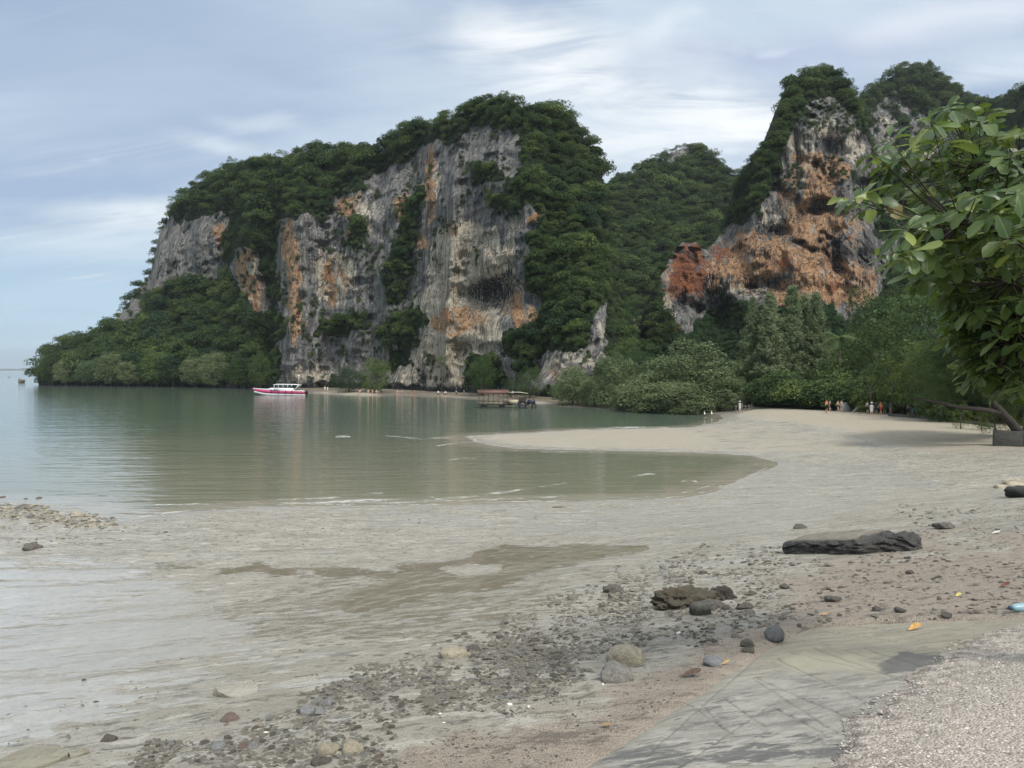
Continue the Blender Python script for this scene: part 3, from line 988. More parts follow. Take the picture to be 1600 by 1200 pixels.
def make_tree(name, label, group, loc, rad, crown_me, trunk_me, lift, rz=0.0, sz=1.0, cat='tree', tname='trunk', cname='crown'):
    """tree thing: an Empty at the foot, trunk and crown as parts; lift = height of the crown centre over the foot"""
    t = tag(empty(name, loc, rz), label, cat, group)
    o = link(tname, trunk_me, t); o.scale = (rad, rad, max(lift, 0.1) * 1.1)
    c = link(cname, crown_me, t, (0, 0, lift)); c.scale = (rad, rad, rad * sz)
    return t


def scatter(name, pts, scl, idx, protos, label, rots=None, seed=1):
    """one 'stuff' object: geometry-node instances of leaf clumps or pebbles at fixed points"""
    rng = np.random.default_rng(seed)
    N = len(pts)
    me = bpy.data.meshes.new(name)
    me.vertices.add(N)
    me.vertices.foreach_set('co', np.asarray(pts, np.float32).ravel())
    a = me.attributes.new('scl', 'FLOAT_VECTOR', 'POINT')
    scl = np.asarray(scl, np.float32)
    if scl.ndim == 1:
        scl = np.repeat(scl[:, None], 3, 1)
    a.data.foreach_set('vector', scl.astype(np.float32).ravel())
    if rots is None:
        rots = np.stack([rng.uniform(-.2, .2, N), rng.uniform(-.2, .2, N), rng.uniform(0, 6.28, N)], -1)
    a = me.attributes.new('rot', 'FLOAT_VECTOR', 'POINT')
    a.data.foreach_set('vector', rots.astype(np.float32).ravel())
    a = me.attributes.new('idx', 'INT', 'POINT')
    a.data.foreach_set('value', np.asarray(idx, np.int32))
    col = bpy.data.collections.new(name + '_kinds')
    for i, pm in enumerate(protos):
        po = bpy.data.objects.new('%s_kind_%02d' % (name, i), pm)
        col.objects.link(po)
    ng = bpy.data.node_groups.new(name + '_scatter', 'GeometryNodeTree')
    ng.interface.new_socket('Geometry', in_out='INPUT', socket_type='NodeSocketGeometry')
    ng.interface.new_socket('Geometry', in_out='OUTPUT', socket_type='NodeSocketGeometry')
    nd = ng.nodes
    gi, go = nd.new('NodeGroupInput'), nd.new('NodeGroupOutput')
    ip = nd.new('GeometryNodeInstanceOnPoints')
    ci = nd.new('GeometryNodeCollectionInfo')
    ci.inputs['Collection'].default_value = col
    ci.inputs['Separate Children'].default_value = True
    ci.inputs['Reset Children'].default_value = True
    at = {}
    for nm, ty in (('scl', 'FLOAT_VECTOR'), ('rot', 'FLOAT_VECTOR'), ('idx', 'INT')):
        q = nd.new('GeometryNodeInputNamedAttribute'); q.data_type = ty
        q.inputs['Name'].default_value = nm
        at[nm] = q.outputs['Attribute']
    L = ng.links.new
    L(gi.outputs[0], ip.inputs['Points'])
    L(ci.outputs[0], ip.inputs['Instance'])
    ip.inputs['Pick Instance'].default_value = True
    L(at['idx'], ip.inputs['Instance Index'])
    e2r = nd.new('FunctionNodeEulerToRotation')
    L(at['rot'], e2r.inputs[0])
    L(e2r.outputs[0], ip.inputs['Rotation'])
    L(at['scl'], ip.inputs['Scale'])
    L(ip.outputs[0], go.inputs[0])
    o = link(name, me)
    md = o.modifiers.new('scatter', 'NODES')
    md.node_group = ng
    return tag(o, label, kind='stuff')


# ---------------------------------------------------------------- limestone massif
M_ROCK, n, b = mat('limestone')
p = n.pos()
vs = n.noise(n.scale(p, (0.55, 0.55, 0.055)), 1.0, 7.0, 0.62, 0.35)        # long vertical streaks
vs2 = n.noise(n.scale(p, (2.2, 2.2, 0.14)), 1.0, 6.0, 0.65, 0.5)
bl = n.noise(p, 0.16, 6.0, 0.6)
bl2 = n.noise(p, 0.7, 6.0, 0.65)
org, red, pal, drk, veg = (n.attr(q) for q in ('orange', 'red', 'pale', 'dark', 'veg'))
grey = n.mix(n.ss(vs, 0.36, 0.64), (0.165, 0.165, 0.165), (0.37, 0.36, 0.345))
grey = n.mix(n.math('MULTIPLY', n.ss(vs2, 0.54, 0.68), 0.85), grey, (0.52, 0.50, 0.46))
grey = n.mix(n.math('MULTIPLY', n.ss(vs2, 0.44, 0.32), 0.75), grey, (0.075, 0.077, 0.080))
palec = n.mix(n.ss(vs, 0.35, 0.65), (0.55, 0.485, 0.38), (0.78, 0.71, 0.58))
palec = n.mix(n.ss(vs2, 0.44, 0.37), palec, (0.17, 0.155, 0.135))
palec = n.mix(n.ss(n.noise(n.scale(p, (0.9, 0.9, 0.10), (7, 3, 1)), 1.0, 6.0, 0.65, 0.5), 0.60, 0.70), palec, (0.22, 0.21, 0.19))
palec = n.mix(n.math('MULTIPLY', n.ss(bl, 0.52, 0.66), 0.55), palec, (0.60, 0.44, 0.28))
bl4 = n.noise(n.scale(p, (1, 1, 0.6), (3, 3, 3)), 0.9, 7.0, 0.66, 0.4)
orgc = n.mix(n.ss(n.math('ADD', n.math('MULTIPLY', vs2, 0.3), n.math('MULTIPLY', bl4, 0.7)), 0.38, 0.62), (0.49, 0.255, 0.13), (0.66, 0.43, 0.25))
bl3 = n.noise(n.scale(p, (1, 1, 0.55)), 0.45, 6.0, 0.68, 0.6)
orgc = n.mix(n.ss(bl3, 0.54, 0.64), orgc, (0.56, 0.485, 0.40))
orgc = n.mix(n.ss(bl3, 0.44, 0.36), orgc, (0.26, 0.19, 0.15))
orgc = n.mix(n.ss(bl2, 0.45, 0.36), orgc, (0.10, 0.085, 0.08))
redc = n.mix(n.ss(bl2, 0.35, 0.65), (0.20, 0.07, 0.035), (0.40, 0.17, 0.09))


def pick(a, gain, lo, hi, nz):
    return n.ss(n.math('ADD', a, n.math('MULTIPLY', n.math('SUBTRACT', nz, 0.5), gain)), lo, hi)


col = n.mix(pick(pal, 1.7, 0.30, 0.50, vs), grey, palec)
wide = n.noise(n.scale(p, (0.30, 0.30, 0.018), (2, 9, 4)), 1.0, 6.0, 0.7, 0.4)
col = n.mix(n.math('MULTIPLY', n.ss(wide, 0.54, 0.63), 0.72), col, n.mix(n.ss(vs2, 0.4, 0.6), (0.07, 0.07, 0.072), (0.19, 0.185, 0.175)))
col = n.mix(n.math('MULTIPLY', n.ss(wide, 0.45, 0.38), 0.4), col, (0.62, 0.58, 0.50))
col = n.mix(pick(org, 2.2, 0.34, 0.54, n.math('ADD', n.math('MULTIPLY', vs, 0.5), n.math('MULTIPLY', bl2, 0.5))), col, orgc)
col = n.mix(pick(red, 1.3, 0.44, 0.62, bl2), col, redc)
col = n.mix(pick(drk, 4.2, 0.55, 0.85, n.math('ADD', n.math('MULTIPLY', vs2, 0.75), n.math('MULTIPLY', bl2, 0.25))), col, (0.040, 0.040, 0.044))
vg = pick(veg, 0.9, 0.40, 0.60, bl2)
ck = n.voro(n.scale(p, (0.55, 0.55, 0.10)), 1.0, 'DISTANCE_TO_EDGE')
ck2 = n.voro(n.scale(p, (0.30, 0.30, 0.16), (4, 1, 2)), 1.0, 'DISTANCE_TO_EDGE')
ckm = n.math('MAXIMUM', n.math('MULTIPLY', n.ss(ck, 0.05, 0.012), n.ss(bl, 0.40, 0.55)), n.math('MULTIPLY', n.ss(ck2, 0.03, 0.008), n.ss(bl2, 0.42, 0.55)))
col = n.mix(n.math('MULTIPLY', ckm, 0.45), col, (0.05, 0.048, 0.046))
col = n.mix(vg, col, n.mix(bl2, (0.018, 0.034, 0.016), (0.04, 0.06, 0.025)))
n.put(b.inputs['Base Color'], col)
b.inputs['Roughness'].default_value = 0.9
b.inputs['Specular IOR Level'].default_value = 0.2
n.put(b.inputs['Normal'], n.bump(n.math('ADD', n.math('MULTIPLY', vs2, 0.8), n.math('ADD', n.math('ADD', bl2, n.math('MULTIPLY', ckm, -0.8)), n.noise(p, 2.2, 6.0, 0.7))), 1.0, 1.5))


def gsum(px, py, blobs, seed=3):
    jx = (fbm(px / 16, py / 30, seed, 3) - 0.5) * 26
    jy = (fbm(px / 18, py / 26, seed + 9, 3) - 0.5) * 26
    s = np.zeros_like(px)
    for q in blobs:
        cx, cy, rx, ry = q[:4]; w = q[4] if len(q) > 4 else 1.0
        r2 = ((px + jx - cx) / rx) ** 2 + ((py + jy - cy) / ry) ** 2
        s = np.maximum(s, w * np.exp(-r2 ** 1.6 * 0.7))
    return s


def rockmask(px, py, polys, holes, seed=1, jit=16, soft_=4):
    j = (fbm(px / 14, py / 20, seed, 4) - 0.5) * jit * 2
    m_ = np.zeros_like(px)
    for q in polys:
        m_ = np.maximum(m_, ssn(poly_sd(px, py, q) + j + 5, -soft_, soft_))
    for q in holes:
        m_ = m_ * (1 - ssn(poly_sd(px, py, q) + j, -soft_, soft_))
    return m_


class Sheet:
    """one rock body: front face from a silhouette, a foot line and a depth law, then carried back over its top"""
    def __init__(s, name, top, base, depth, polys, holes, tints, label, step=1.55, drop=6, seed=0, relief=1.0, pocket=0.5, x0=None, x1=None):
        top, base = np.array(top, float), np.array(base, float)
        x0, x1 = top[0, 0], top[-1, 0]
        nx = int((x1 - x0) / step)
        xs = np.linspace(x0, x1, nx)
        yt = np.interp(xs, top[:, 0], top[:, 1]) + drop
        yt += (fbm(xs / 9, xs * 0, seed + 4, 3) - 0.5) * 8
        yb = np.interp(xs, base[:, 0], base[:, 1])
        yt = np.minimum(yt, yb - 6)
        nv = int((yb - yt).max() / 1.75)
        v = np.linspace(0, 1, nv)
        s.px = np.repeat(xs[None], nv, 0)
        s.py = yb[None] + (yt - yb)[None] * v[:, None]
        s.t = np.repeat(v[:, None], nx, 1)
        D = depth(s.px, s.py, s.t)
        p0 = P(s.px, s.py, D)
        X, Zz = p0[..., 0], p0[..., 2]
        s.rock = rockmask(s.px, s.py, polys, holes, seed + 20)
        wx = X + (fbm(X / 9, Zz / 14, seed + 50, 3) - 0.5) * 4
        flute = ridge(wx / 5.5, Zz / 46, seed + 1, 3) - 0.5
        butt = fbm(wx / 19, Zz / 70, seed + 2, 3) - 0.5
        crack = ridge(wx / 13, Zz / 60, seed + 8, 2) ** 6
        pk = fbm(X / 3.4, Zz / 4.6, seed + 3, 4) - 0.5
        ledge = fbm(X / 14, Zz / 3.2, seed + 6, 3) - 0.5
        ov = ssn(fbm(X / 7.5, Zz / 6.0, seed + 12, 3), 0.60, 0.74)
        disp = butt * 9 + flute * 3.0 + pk * (2.0 + 3.0 * pocket) + ledge * 1.6
        disp = disp - crack * 3.2 - ov * 3.4 * pocket
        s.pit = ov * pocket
        fade = np.minimum(ssn(s.t, 0, 0.02), 1)
        D = D - disp * relief * (0.35 + 0.65 * s.rock)
        s.D = D
        front = P(s.px, s.py, D)
        # undercut notch at the tide line keeps rock off the sand; below it the foot runs under the ground
        foot = front[0].copy()
        rows = []
        f1 = foot.copy(); f1[:, 2] = -2.6; f1[:, 1] += 0.5
        rows.append(f1)
        back = []
        tp = front[-1]
        for k, (dy, dz) in enumerate(((5, -0.5), (12, -2.5), (26, -9), (46, -24), (70, -60), (78, -160))):
            q = tp.copy()
            q[:, 1] += dy + (fbm(xs / 14, xs * 0 + k, seed + 30, 3) - 0.5) * 6
            q[:, 0] *= (q[:, 1] / tp[:, 1]) ** 0.15
            q[:, 2] = np.maximum(q[:, 2] + dz * np.clip((tp[:, 2] + 3) / 60, 0.1, 1), -2.6)
            back.append(q)
        allr = np.concatenate([np.stack(rows), front, np.stack(back)], 0)
        s.front = front
        V = allr.reshape(-1, 3)
        me = mesh_np(name, V, grid_faces(allr.shape[0], nx), M_ROCK, True)

        def pad(a, lo, hi):
            return np.concatenate([np.full((1, nx), lo) if lo is not None else a[:1], a, np.repeat(np.full((1, nx), hi), 6, 0)], 0)
        zfoot = front[..., 2]
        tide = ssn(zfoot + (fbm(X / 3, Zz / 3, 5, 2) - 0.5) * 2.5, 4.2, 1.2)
        attr_f(me, 'veg', pad(1 - s.rock, None, 1.0) * pad(1 - tide, 0.0, 1.0))
        attr_f(me, 'orange', pad(gsum(s.px, s.py, tints.get('orange', []), seed), None, 0))
        attr_f(me, 'red', pad(gsum(s.px, s.py, tints.get('red', []), seed + 1), None, 0))
        attr_f(me, 'pale', pad(gsum(s.px, s.py, tints.get('pale', []), seed + 2), None, 0))
        attr_f(me, 'dark', pad(np.maximum(np.maximum(gsum(s.px, s.py, tints.get('dark', []), seed + 3), s.pit * 0.78), tide), 1.0, 0))  # recess shade of caves and pockets put into colour, beside the tide stain
        s.o = tag(link(name, me), label, kind='structure')
        s.veg = 1 - s.rock
        s.xs, s.yt, s.yb, s.nv, s.nx = xs, yt, yb, nv, nx

    def at(s, px, py):
        i = np.clip(np.round((px - s.xs[0]) / (s.xs[1] - s.xs[0])).astype(int), 0, s.nx - 1)
        v = (py - s.yb[i]) / (s.yt[i] - s.yb[i])
        ok = (v >= -0.0) & (v <= 1.0) & (px >= s.xs[0]) & (px <= s.xs[-1])
        j = np.clip(np.round(v * (s.nv - 1)).astype(int), 0, s.nv - 1)
        return ok, j, i


A_TOP = [(62, 572), (70, 556), (85, 543), (105, 526), (130, 519), (160, 516), (178, 504), (190, 480), (205, 462), (222, 440), (235, 420), (243, 385),
         (250, 354), (262, 342), (268, 322), (285, 300), (300, 286), (330, 270), (350, 260), (400, 246), (450, 243), (480, 231), (520, 228), (560, 224),
         (600, 234), (612, 212), (630, 196), (660, 192), (690, 184), (720, 174), (745, 157), (775, 146), (800, 152), (820, 165), (850, 160), (880, 170),
         (905, 190), (914, 214), (928, 226), (938, 244), (942, 282), (950, 330), (962, 420), (990, 500), (1012, 570)]
A_BASE = [(62, 600.5), (140, 602), (300, 603.5), (380, 606), (440, 607), (520, 608), (600, 610.5), (700, 614.5), (800, 619), (860, 623), (950, 628), (1012, 634)]
_dA = lambda yb: (CAMZ - 0.6) / ((yb - 578) / F)


def depthA(px, py, t):
    yb = np.interp(px, [q[0] for q in A_BASE], [q[1] for q in A_BASE])
    d0 = np.clip((CAMZ - 0.3) / ((yb - 578) / F), 130, 360)
    left = ssn(px, 450, 300)
    talus = left * 34 * ssn(py, 590, 440)
    t0 = np.clip(t, 0, 1)
    lean = 10 * t0 + 26 * np.clip(t0 - 0.72, 0, 1) ** 1.0 * 2
    right = ssn(px, 800, 960) * 45 * t0
    # gullies and buttresses seen in the face
    g = 0
    for (cx, w, a) in ((360, 26, 13), (425, 20, 15), (640, 26, 7), (585, 14, 4), (705, 9, -5), (460, 22, -6), (300, 22, -6), (392, 12, -7), (860, 30, 8)):
        g = g + a * np.exp(-((px + (py - 400) * 0.06 - cx) / w) ** 2)
    cave = 9 * np.exp(-((px - 770) / 55) ** 2 - ((py - 462) / 26) ** 2) + 4 * np.exp(-((px - 662) / 9) ** 2 - ((py - 588) / 16) ** 2)
    return d0 + talus + lean + right + g * ssn(py, 612, 560) + cave


ROCK_A = [[(262, 342), (248, 352), (240, 400), (226, 438), (222, 456), (236, 452), (250, 444), (280, 430), (300, 428), (320, 437), (333, 434), (346, 372), (347, 345), (330, 330), (300, 348), (280, 362)],
          [(176, 500), (190, 482), (212, 474), (200, 492), (182, 505)],
          [(372, 386), (385, 384), (395, 400), (398, 430), (411, 450), (413, 482), (404, 490), (391, 460), (378, 450), (370, 430)],
          [(438, 346), (480, 345), (520, 352), (522, 308), (560, 298), (600, 268), (620, 252), (660, 232), (700, 224), (730, 210), (790, 205), (812, 215), (800, 270), (782, 300),
           (795, 350), (820, 328), (846, 335), (836, 370), (815, 400), (818, 430), (836, 470), (843, 506), (785, 520), (780, 545), (800, 580), (832, 600), (842, 625),
           (600, 625), (560, 620), (440, 612), (446, 500), (440, 460)],
          [(846, 562), (868, 545), (900, 550), (938, 538), (944, 480), (925, 500), (935, 570), (900, 592), (860, 600), (838, 610)]]
HOLE_A = [[(640, 300), (662, 290), (655, 340), (642, 400), (632, 470), (600, 478), (600, 420), (622, 360)],
          [(495, 498), (560, 490), (582, 500), (540, 528), (493, 530)], [(590, 510), (640, 480), (668, 500), (652, 540), (612, 545), (588, 530)],
          [(722, 250), (780, 252), (802, 288), (740, 282)], [(760, 300), (800, 305), (805, 330), (770, 332)], [(730, 560), (785, 560), (800, 612), (728, 612)],
          [(785, 520), (840, 512), (845, 552), (790, 552)], [(610, 545), (640, 548), (650, 575), (605, 575)], [(550, 345), (572, 355), (560, 400), (540, 380)],
          [(820, 370), (850, 345), (850, 400)]]
TINT_A = dict(
    orange=[(452, 385, 12, 40), (462, 430, 16, 28), (455, 460, 10, 20), (384, 420, 11, 44), (402, 465, 8, 26), (540, 322, 16, 18), (672, 285, 9, 55), (676, 330, 6, 40, .7), (628, 328, 13, 18), (516, 440, 10, 36),
            (464, 500, 8, 40), (541, 430, 7, 26, .7), (831, 342, 9, 10), (720, 500, 60, 26, .55), (806, 490, 14, 36, .8), (835, 495, 10, 18), (690, 500, 16, 16, .8), (660, 380, 8, 12, .7), (708, 360, 8, 16, .6), (340, 372, 6, 26, .7),
            (548, 372, 5, 10, .7), (625, 520, 5, 10, .6), (867, 580, 6, 20, .5)],
    pale=[(735, 440, 68, 68), (705, 555, 52, 52), (520, 430, 34, 44, .72), (735, 375, 60, 30, .75), (760, 530, 26, 46, .8), (690, 470, 36, 60, .8), (890, 572, 50, 22, .62), (645, 580, 30, 30, .6),
          (480, 588, 40, 16, .62), (385, 430, 12, 40, .6), (800, 345, 10, 30, .45), (565, 330, 14, 40, .5), (672, 285, 12, 50, .6), (940, 520, 8, 30, .55)],
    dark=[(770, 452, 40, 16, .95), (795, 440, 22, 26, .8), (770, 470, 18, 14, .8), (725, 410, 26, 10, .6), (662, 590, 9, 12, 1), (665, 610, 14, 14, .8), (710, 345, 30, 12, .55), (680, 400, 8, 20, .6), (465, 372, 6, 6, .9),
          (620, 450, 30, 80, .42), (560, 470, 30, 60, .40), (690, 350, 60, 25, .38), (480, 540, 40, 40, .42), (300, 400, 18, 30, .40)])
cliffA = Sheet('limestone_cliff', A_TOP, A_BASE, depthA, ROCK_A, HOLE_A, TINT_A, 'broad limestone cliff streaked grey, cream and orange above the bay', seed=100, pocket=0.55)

B_TOP = [(870, 330), (930, 300), (945, 290), (960, 276), (990, 262), (1010, 252), (1035, 246), (1045, 232), (1070, 224), (1100, 228), (1115, 246), (1130, 256), (1150, 268), (1170, 262),
         (1200, 278), (1250, 310), (1300, 330)]
cliffB = Sheet('forested_saddle', B_TOP, [(870, 603), (1300, 603)], lambda px, py, t: 285 + (600 - py) * 0.42 - 40 * ssn(py, 470, 600),
               [[(1054, 230), (1072, 226), (1066, 245), (1050, 250)], [(975, 500), (988, 505), (990, 560), (978, 580)]], [],
               dict(red=[(982, 530, 10, 40)], dark=[(984, 545, 8, 12, .8)]), 'wooded saddle of the ridge between the two rock towers', seed=200, step=2.2)
C_TOP = [(1015, 500), (1030, 430), (1045, 392), (1065, 372), (1085, 372), (1105, 386), (1122, 366), (1140, 330), (1158, 270), (1172, 250), (1180, 240), (1200, 212), (1215, 186), (1222, 156),
         (1232, 124), (1250, 112), (1280, 106), (1300, 109), (1320, 124), (1338, 150), (1350, 184), (1362, 224), (1380, 262), (1420, 300), (1480, 350), (1520, 400)]


def depthC(px, py, t):
    d = 215 + 14 * np.clip((520 - py) / 400, 0, 1) + 18 * np.clip((190 - py) / 90, 0, 1)
    d = d + 22 * ssn(px, 1190, 1130) * ssn(py, 480, 300) + 16 * ssn(px, 1330, 1460)
    d = d + 12 * np.exp(-((px - 1120) / 34) ** 2 - ((py - 490) / 38) ** 2)
    d = d - 7 * ssn(py, 300, 440) * np.exp(-((px - 1270) / 90) ** 2)
    for (cx, cy, rx, ry, a) in ((1300, 235, 22, 22, 5), (1296, 275, 14, 26, 4), (1215, 365, 34, 16, 5), (1195, 445, 40, 18, 6), (1305, 395, 12, 30, 5), (1350, 400, 20, 12, 4), (1063, 470, 14, 18, 5), (1255, 330, 22, 14, 3)):
        d = d + a * np.exp(-((px - cx) / rx) ** 2 - ((py - cy) / ry) ** 2)
    return d


ROCK_C = [[(1236, 214), (1262, 168), (1290, 162), (1330, 182), (1350, 226), (1366, 300), (1402, 340), (1402, 405), (1372, 432), (1357, 486), (1330, 494), (1290, 474), (1200, 474), (1170, 468),
           (1130, 456), (1110, 482), (1086, 493), (1074, 512), (1058, 512), (1044, 476), (1038, 430), (1058, 384), (1086, 374), (1110, 402), (1128, 370), (1140, 356), (1165, 350), (1198, 330), (1218, 280)]]
TINT_C = dict(
    orange=[(1280, 290, 26, 50, .85), (1265, 350, 40, 40, .85), (1270, 420, 40, 50, .95), (1330, 440, 40, 40, .8), (1170, 410, 34, 46, .8), (1210, 400, 30, 40, .7), (1305, 265, 24, 24, .7), (1250, 250, 20, 20, .55), (1120, 430, 26, 30, .8),
            (1230, 460, 40, 20, .7), (1230, 300, 20, 40, .5), (1340, 360, 24, 40, .4), (1068, 430, 34, 40, .6), (1290, 345, 26, 26, .8), (1300, 460, 30, 20, .8)],
    red=[(1066, 430, 24, 44, .85), (1085, 400, 16, 26, .8), (1052, 515, 10, 12, .9), (1130, 395, 18, 22, .6), (1230, 410, 40, 12, .6), (1300, 445, 18, 14, .6), (1090, 440, 20, 30, .7), (1225, 478, 10, 8, .9), (1310, 300, 20, 20, .5)],
    pale=[(1262, 255, 16, 30, .7), (1160, 440, 40, 24, .6), (1330, 225, 20, 30, .6), (1245, 230, 22, 40, .5), (1045, 480, 10, 30, .7), (1200, 340, 30, 18, .5), (1350, 470, 20, 20, .7), (1290, 200, 40, 20, .4)],
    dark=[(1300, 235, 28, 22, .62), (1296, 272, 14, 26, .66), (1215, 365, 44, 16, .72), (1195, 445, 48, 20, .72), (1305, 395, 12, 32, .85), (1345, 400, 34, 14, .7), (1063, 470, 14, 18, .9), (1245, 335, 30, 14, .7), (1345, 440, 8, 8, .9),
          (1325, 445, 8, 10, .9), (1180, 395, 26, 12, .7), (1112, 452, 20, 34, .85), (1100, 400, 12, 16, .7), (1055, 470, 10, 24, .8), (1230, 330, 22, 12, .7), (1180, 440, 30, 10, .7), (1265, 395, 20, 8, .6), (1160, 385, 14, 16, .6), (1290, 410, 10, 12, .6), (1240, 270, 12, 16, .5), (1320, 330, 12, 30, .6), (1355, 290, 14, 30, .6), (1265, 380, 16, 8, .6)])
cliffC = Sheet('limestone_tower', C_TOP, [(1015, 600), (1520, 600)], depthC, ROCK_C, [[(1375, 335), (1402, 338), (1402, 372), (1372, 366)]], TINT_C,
               'tall rock tower of orange and red pocketed limestone on the right', seed=300, pocket=1.0, relief=0.95)
D_TOP = [(1290, 260), (1330, 170), (1348, 146), (1362, 130), (1390, 114), (1412, 102), (1432, 98), (1460, 106), (1490, 128), (1510, 146), (1545, 152), (1580, 142), (1620, 126), (1700, 116), (1820, 140), (1900, 240)]
cliffD = Sheet('forested_peak', D_TOP, [(1290, 600), (1900, 600)], lambda px, py, t: 330 + (600 - py) * 0.22 - 120 * ssn(px, 1480, 1700),
               [[(1366, 180), (1400, 158), (1420, 180), (1450, 196), (1470, 230), (1440, 262), (1400, 262), (1368, 246)], [(1480, 190), (1500, 200), (1490, 240)]],
               [[(1395, 170), (1420, 190), (1440, 240), (1410, 230)]], dict(pale=[(1390, 200, 24, 30, .35), (1440, 240, 30, 16, .5)]),
               'wooded limestone peak behind the orange tower', seed=400, step=2.0)

# ---------------------------------------------------------------- jungle on the massif
cand = []          # (px diameter, position, depth, sheet id, is ridge)
small = []
rngj = np.random.default_rng(77)
for sid, (sh, sp, dm) in enumerate(((cliffA, 11.5, (16, 31)), (cliffB, 9.5, (14, 25)), (cliffC, 10.0, (13, 24)), (cliffD, 10.0, (13, 24)))):
    xs = np.arange(sh.xs[0] + 2, sh.xs[-1], sp)
    ys = np.arange(sh.yt.min(), sh.yb.max(), sp * 0.72)
    gx_, gy_ = np.meshgrid(xs, ys)
    gx_ = (gx_ + rngj.uniform(-.6, .6, gx_.shape) * sp).ravel()
    gy_ = (gy_ + rngj.uniform(-.6, .6, gy_.shape) * sp).ravel()
    ok, j, i = sh.at(gx_, gy_)
    vg_ = sh.veg[j, i]
    dia = rngj.uniform(*dm, len(gx_)) * rngj.choice([0.6, 0.85, 1.1, 1.45], len(gx_), p=[.25, .35, .28, .12])
    if sid == 0:
        dia *= 1 + 0.25 * ssn(gx_, 420, 250) * ssn(gy_, 430, 560)
        ivy = np.zeros(len(gx_), bool)
    for ox, oy in ((-.42, 0), (.42, 0), (0, .40), (0, -.2)):
        _, j2, i2 = sh.at(gx_ + ox * dia, gy_ + oy * dia)
        vg_ = np.minimum(vg_, sh.veg[j2, i2] + 0.1)
    ok &= vg_ > 0.6
    if sid == 2:
        ok &= ~((gx_ > 1080) & (gy_ > 470) & (gx_ < 1330))
    ok &= gy_ < np.where(sid == 0, sh.yb[i] - 4, 1e9)
    for q in np.nonzero(ok)[0]:
        D = sh.D[j[q], i[q]]
        r = dia[q] * D / F / 2
        base_p = sh.front[j[q], i[q]]
        steep = 0.30 if sid == 0 and gx_[q] > 520 and gy_[q] > 260 else 0.55
        pos = base_p + np.array([0, -r * 0.45, r * steep * 0.5])
        cand.append((dia[q], pos, r, sid, gy_[q] - sh.yt[i[q]] < 9, gx_[q], gy_[q]))
    # trees along the skyline
    k_ = 0
    while k_ < sh.nx - 1:
        stepn = 0
        x_, y_ = sh.xs[k_], sh.yt[k_]
        d_ = rngj.uniform(11, 24) * (1.0 if sid == 0 else 0.8)
        if not (sid == 2 and x_ > 1380) and not (sid == 0 and x_ > 945):
            D = sh.D[-1, k_]; r = d_ * D / F / 2
            pos = sh.front[-1, k_] + np.array([0, rngj.uniform(0, 2), r * rngj.uniform(0.0, 0.7)])
            cand.append((d_, pos, r, sid, True, x_, y_))
        gap = rngj.uniform(5, 10); a_ = 0
        while a_ < gap and k_ < sh.nx - 1:
            a_ += math.hypot(sh.xs[k_ + 1] - sh.xs[k_], sh.yt[k_ + 1] - sh.yt[k_]); k_ += 1
        if a_ > 16:                      # a steep skyline: fill its drop
            for f_ in np.arange(8, a_, 8):
                ya = sh.yt[k_ - 1] + (sh.yt[k_] - sh.yt[k_ - 1]) * f_ / a_
                D = sh.D[-1, k_]; r = 14 * D / F / 2
                cand.append((14, P(sh.xs[k_], ya, D), r, sid, True, sh.xs[k_], ya))
    # shrubs: edges, cracks and the rock face itself
    sp2 = 6.0
    xs = np.arange(sh.xs[0] + 2, sh.xs[-1], sp2); ys = np.arange(sh.yt.min(), sh.yb.max(), sp2)
    gx_, gy_ = np.meshgrid(xs, ys)
    gx_ = (gx_ + rngj.uniform(-.6, .6, gx_.shape) * sp2).ravel(); gy_ = (gy_ + rngj.uniform(-.6, .6, gy_.shape) * sp2).ravel()
    ok, j, i = sh.at(gx_, gy_)
    vg_ = sh.veg[j, i]
    edge_ = np.clip(vg_, 0, 1)
    nz = fbm(gx_ / 26, gy_ / 40, 61 + sid, 4)
    face = (vg_ < 0.4) & (nz > (0.60 if sid == 0 else 0.635)) & (rngj.random(len(gx_)) < 0.55)
    if sid == 0:
        face &= ~((gx_ > 655) & (gx_ < 840) & (gy_ > 370) & (gy_ < 545) & (nz < 0.72))
    if sid == 2:
        face &= gy_ < 300
        upper = (vg_ < 0.4) & (gy_ < 205) & (rngj.random(len(gx_)) < 0.6)
        face |= upper
    if sid == 3:
        face |= (vg_ < 0.4) & (rngj.random(len(gx_)) < 0.30)
    ivyz = (sid == 2) & (gx_ > 1075) & (gy_ > 462) & (vg_ > 0.5)
    ok &= ((vg_ > 0.4) & (rngj.random(len(gx_)) < 0.5)) | face | ivyz
    ok &= gy_ < np.where(sid == 0, sh.yb[i] - 3, 1e9)
    for q in np.nonzero(ok)[0]:
        D = sh.D[j[q], i[q]]
        d_ = rngj.uniform(6, 12) * (0.75 if vg_[q] < 0.4 else 1.0)
        r = d_ * D / F / 2
        small.append((sh.front[j[q], i[q]] + np.array([0, -r * 0.4, r * 0.1]), r, bool(ivyz[q])))

cand.sort(key=lambda c: -c[0])
ZONE = {'ridge': ('dark jungle tree on the skyline of the cliff top', 'trees on the skyline of the massif'),
        'talus': ('dense broadleaf tree on the promontory slope at the left', 'trees on the left promontory slope'),
        'topleft': ('dark green jungle tree on the long sloping cliff top', 'trees on the sloping top of the cliff'),
        'face': ('green jungle tree clinging to the wooded right flank of the cliff', 'trees on the wooded flank of the cliff'),
        'saddle': ('jungle tree on the wooded saddle between the rock towers', 'trees on the saddle'),
        'tower': ('dark jungle tree on the shoulder of the orange tower', 'trees on the tower shoulder'),
        'peak': ('jungle tree on the wooded peak behind the orange tower', 'trees on the far peak')}
NIND = 285


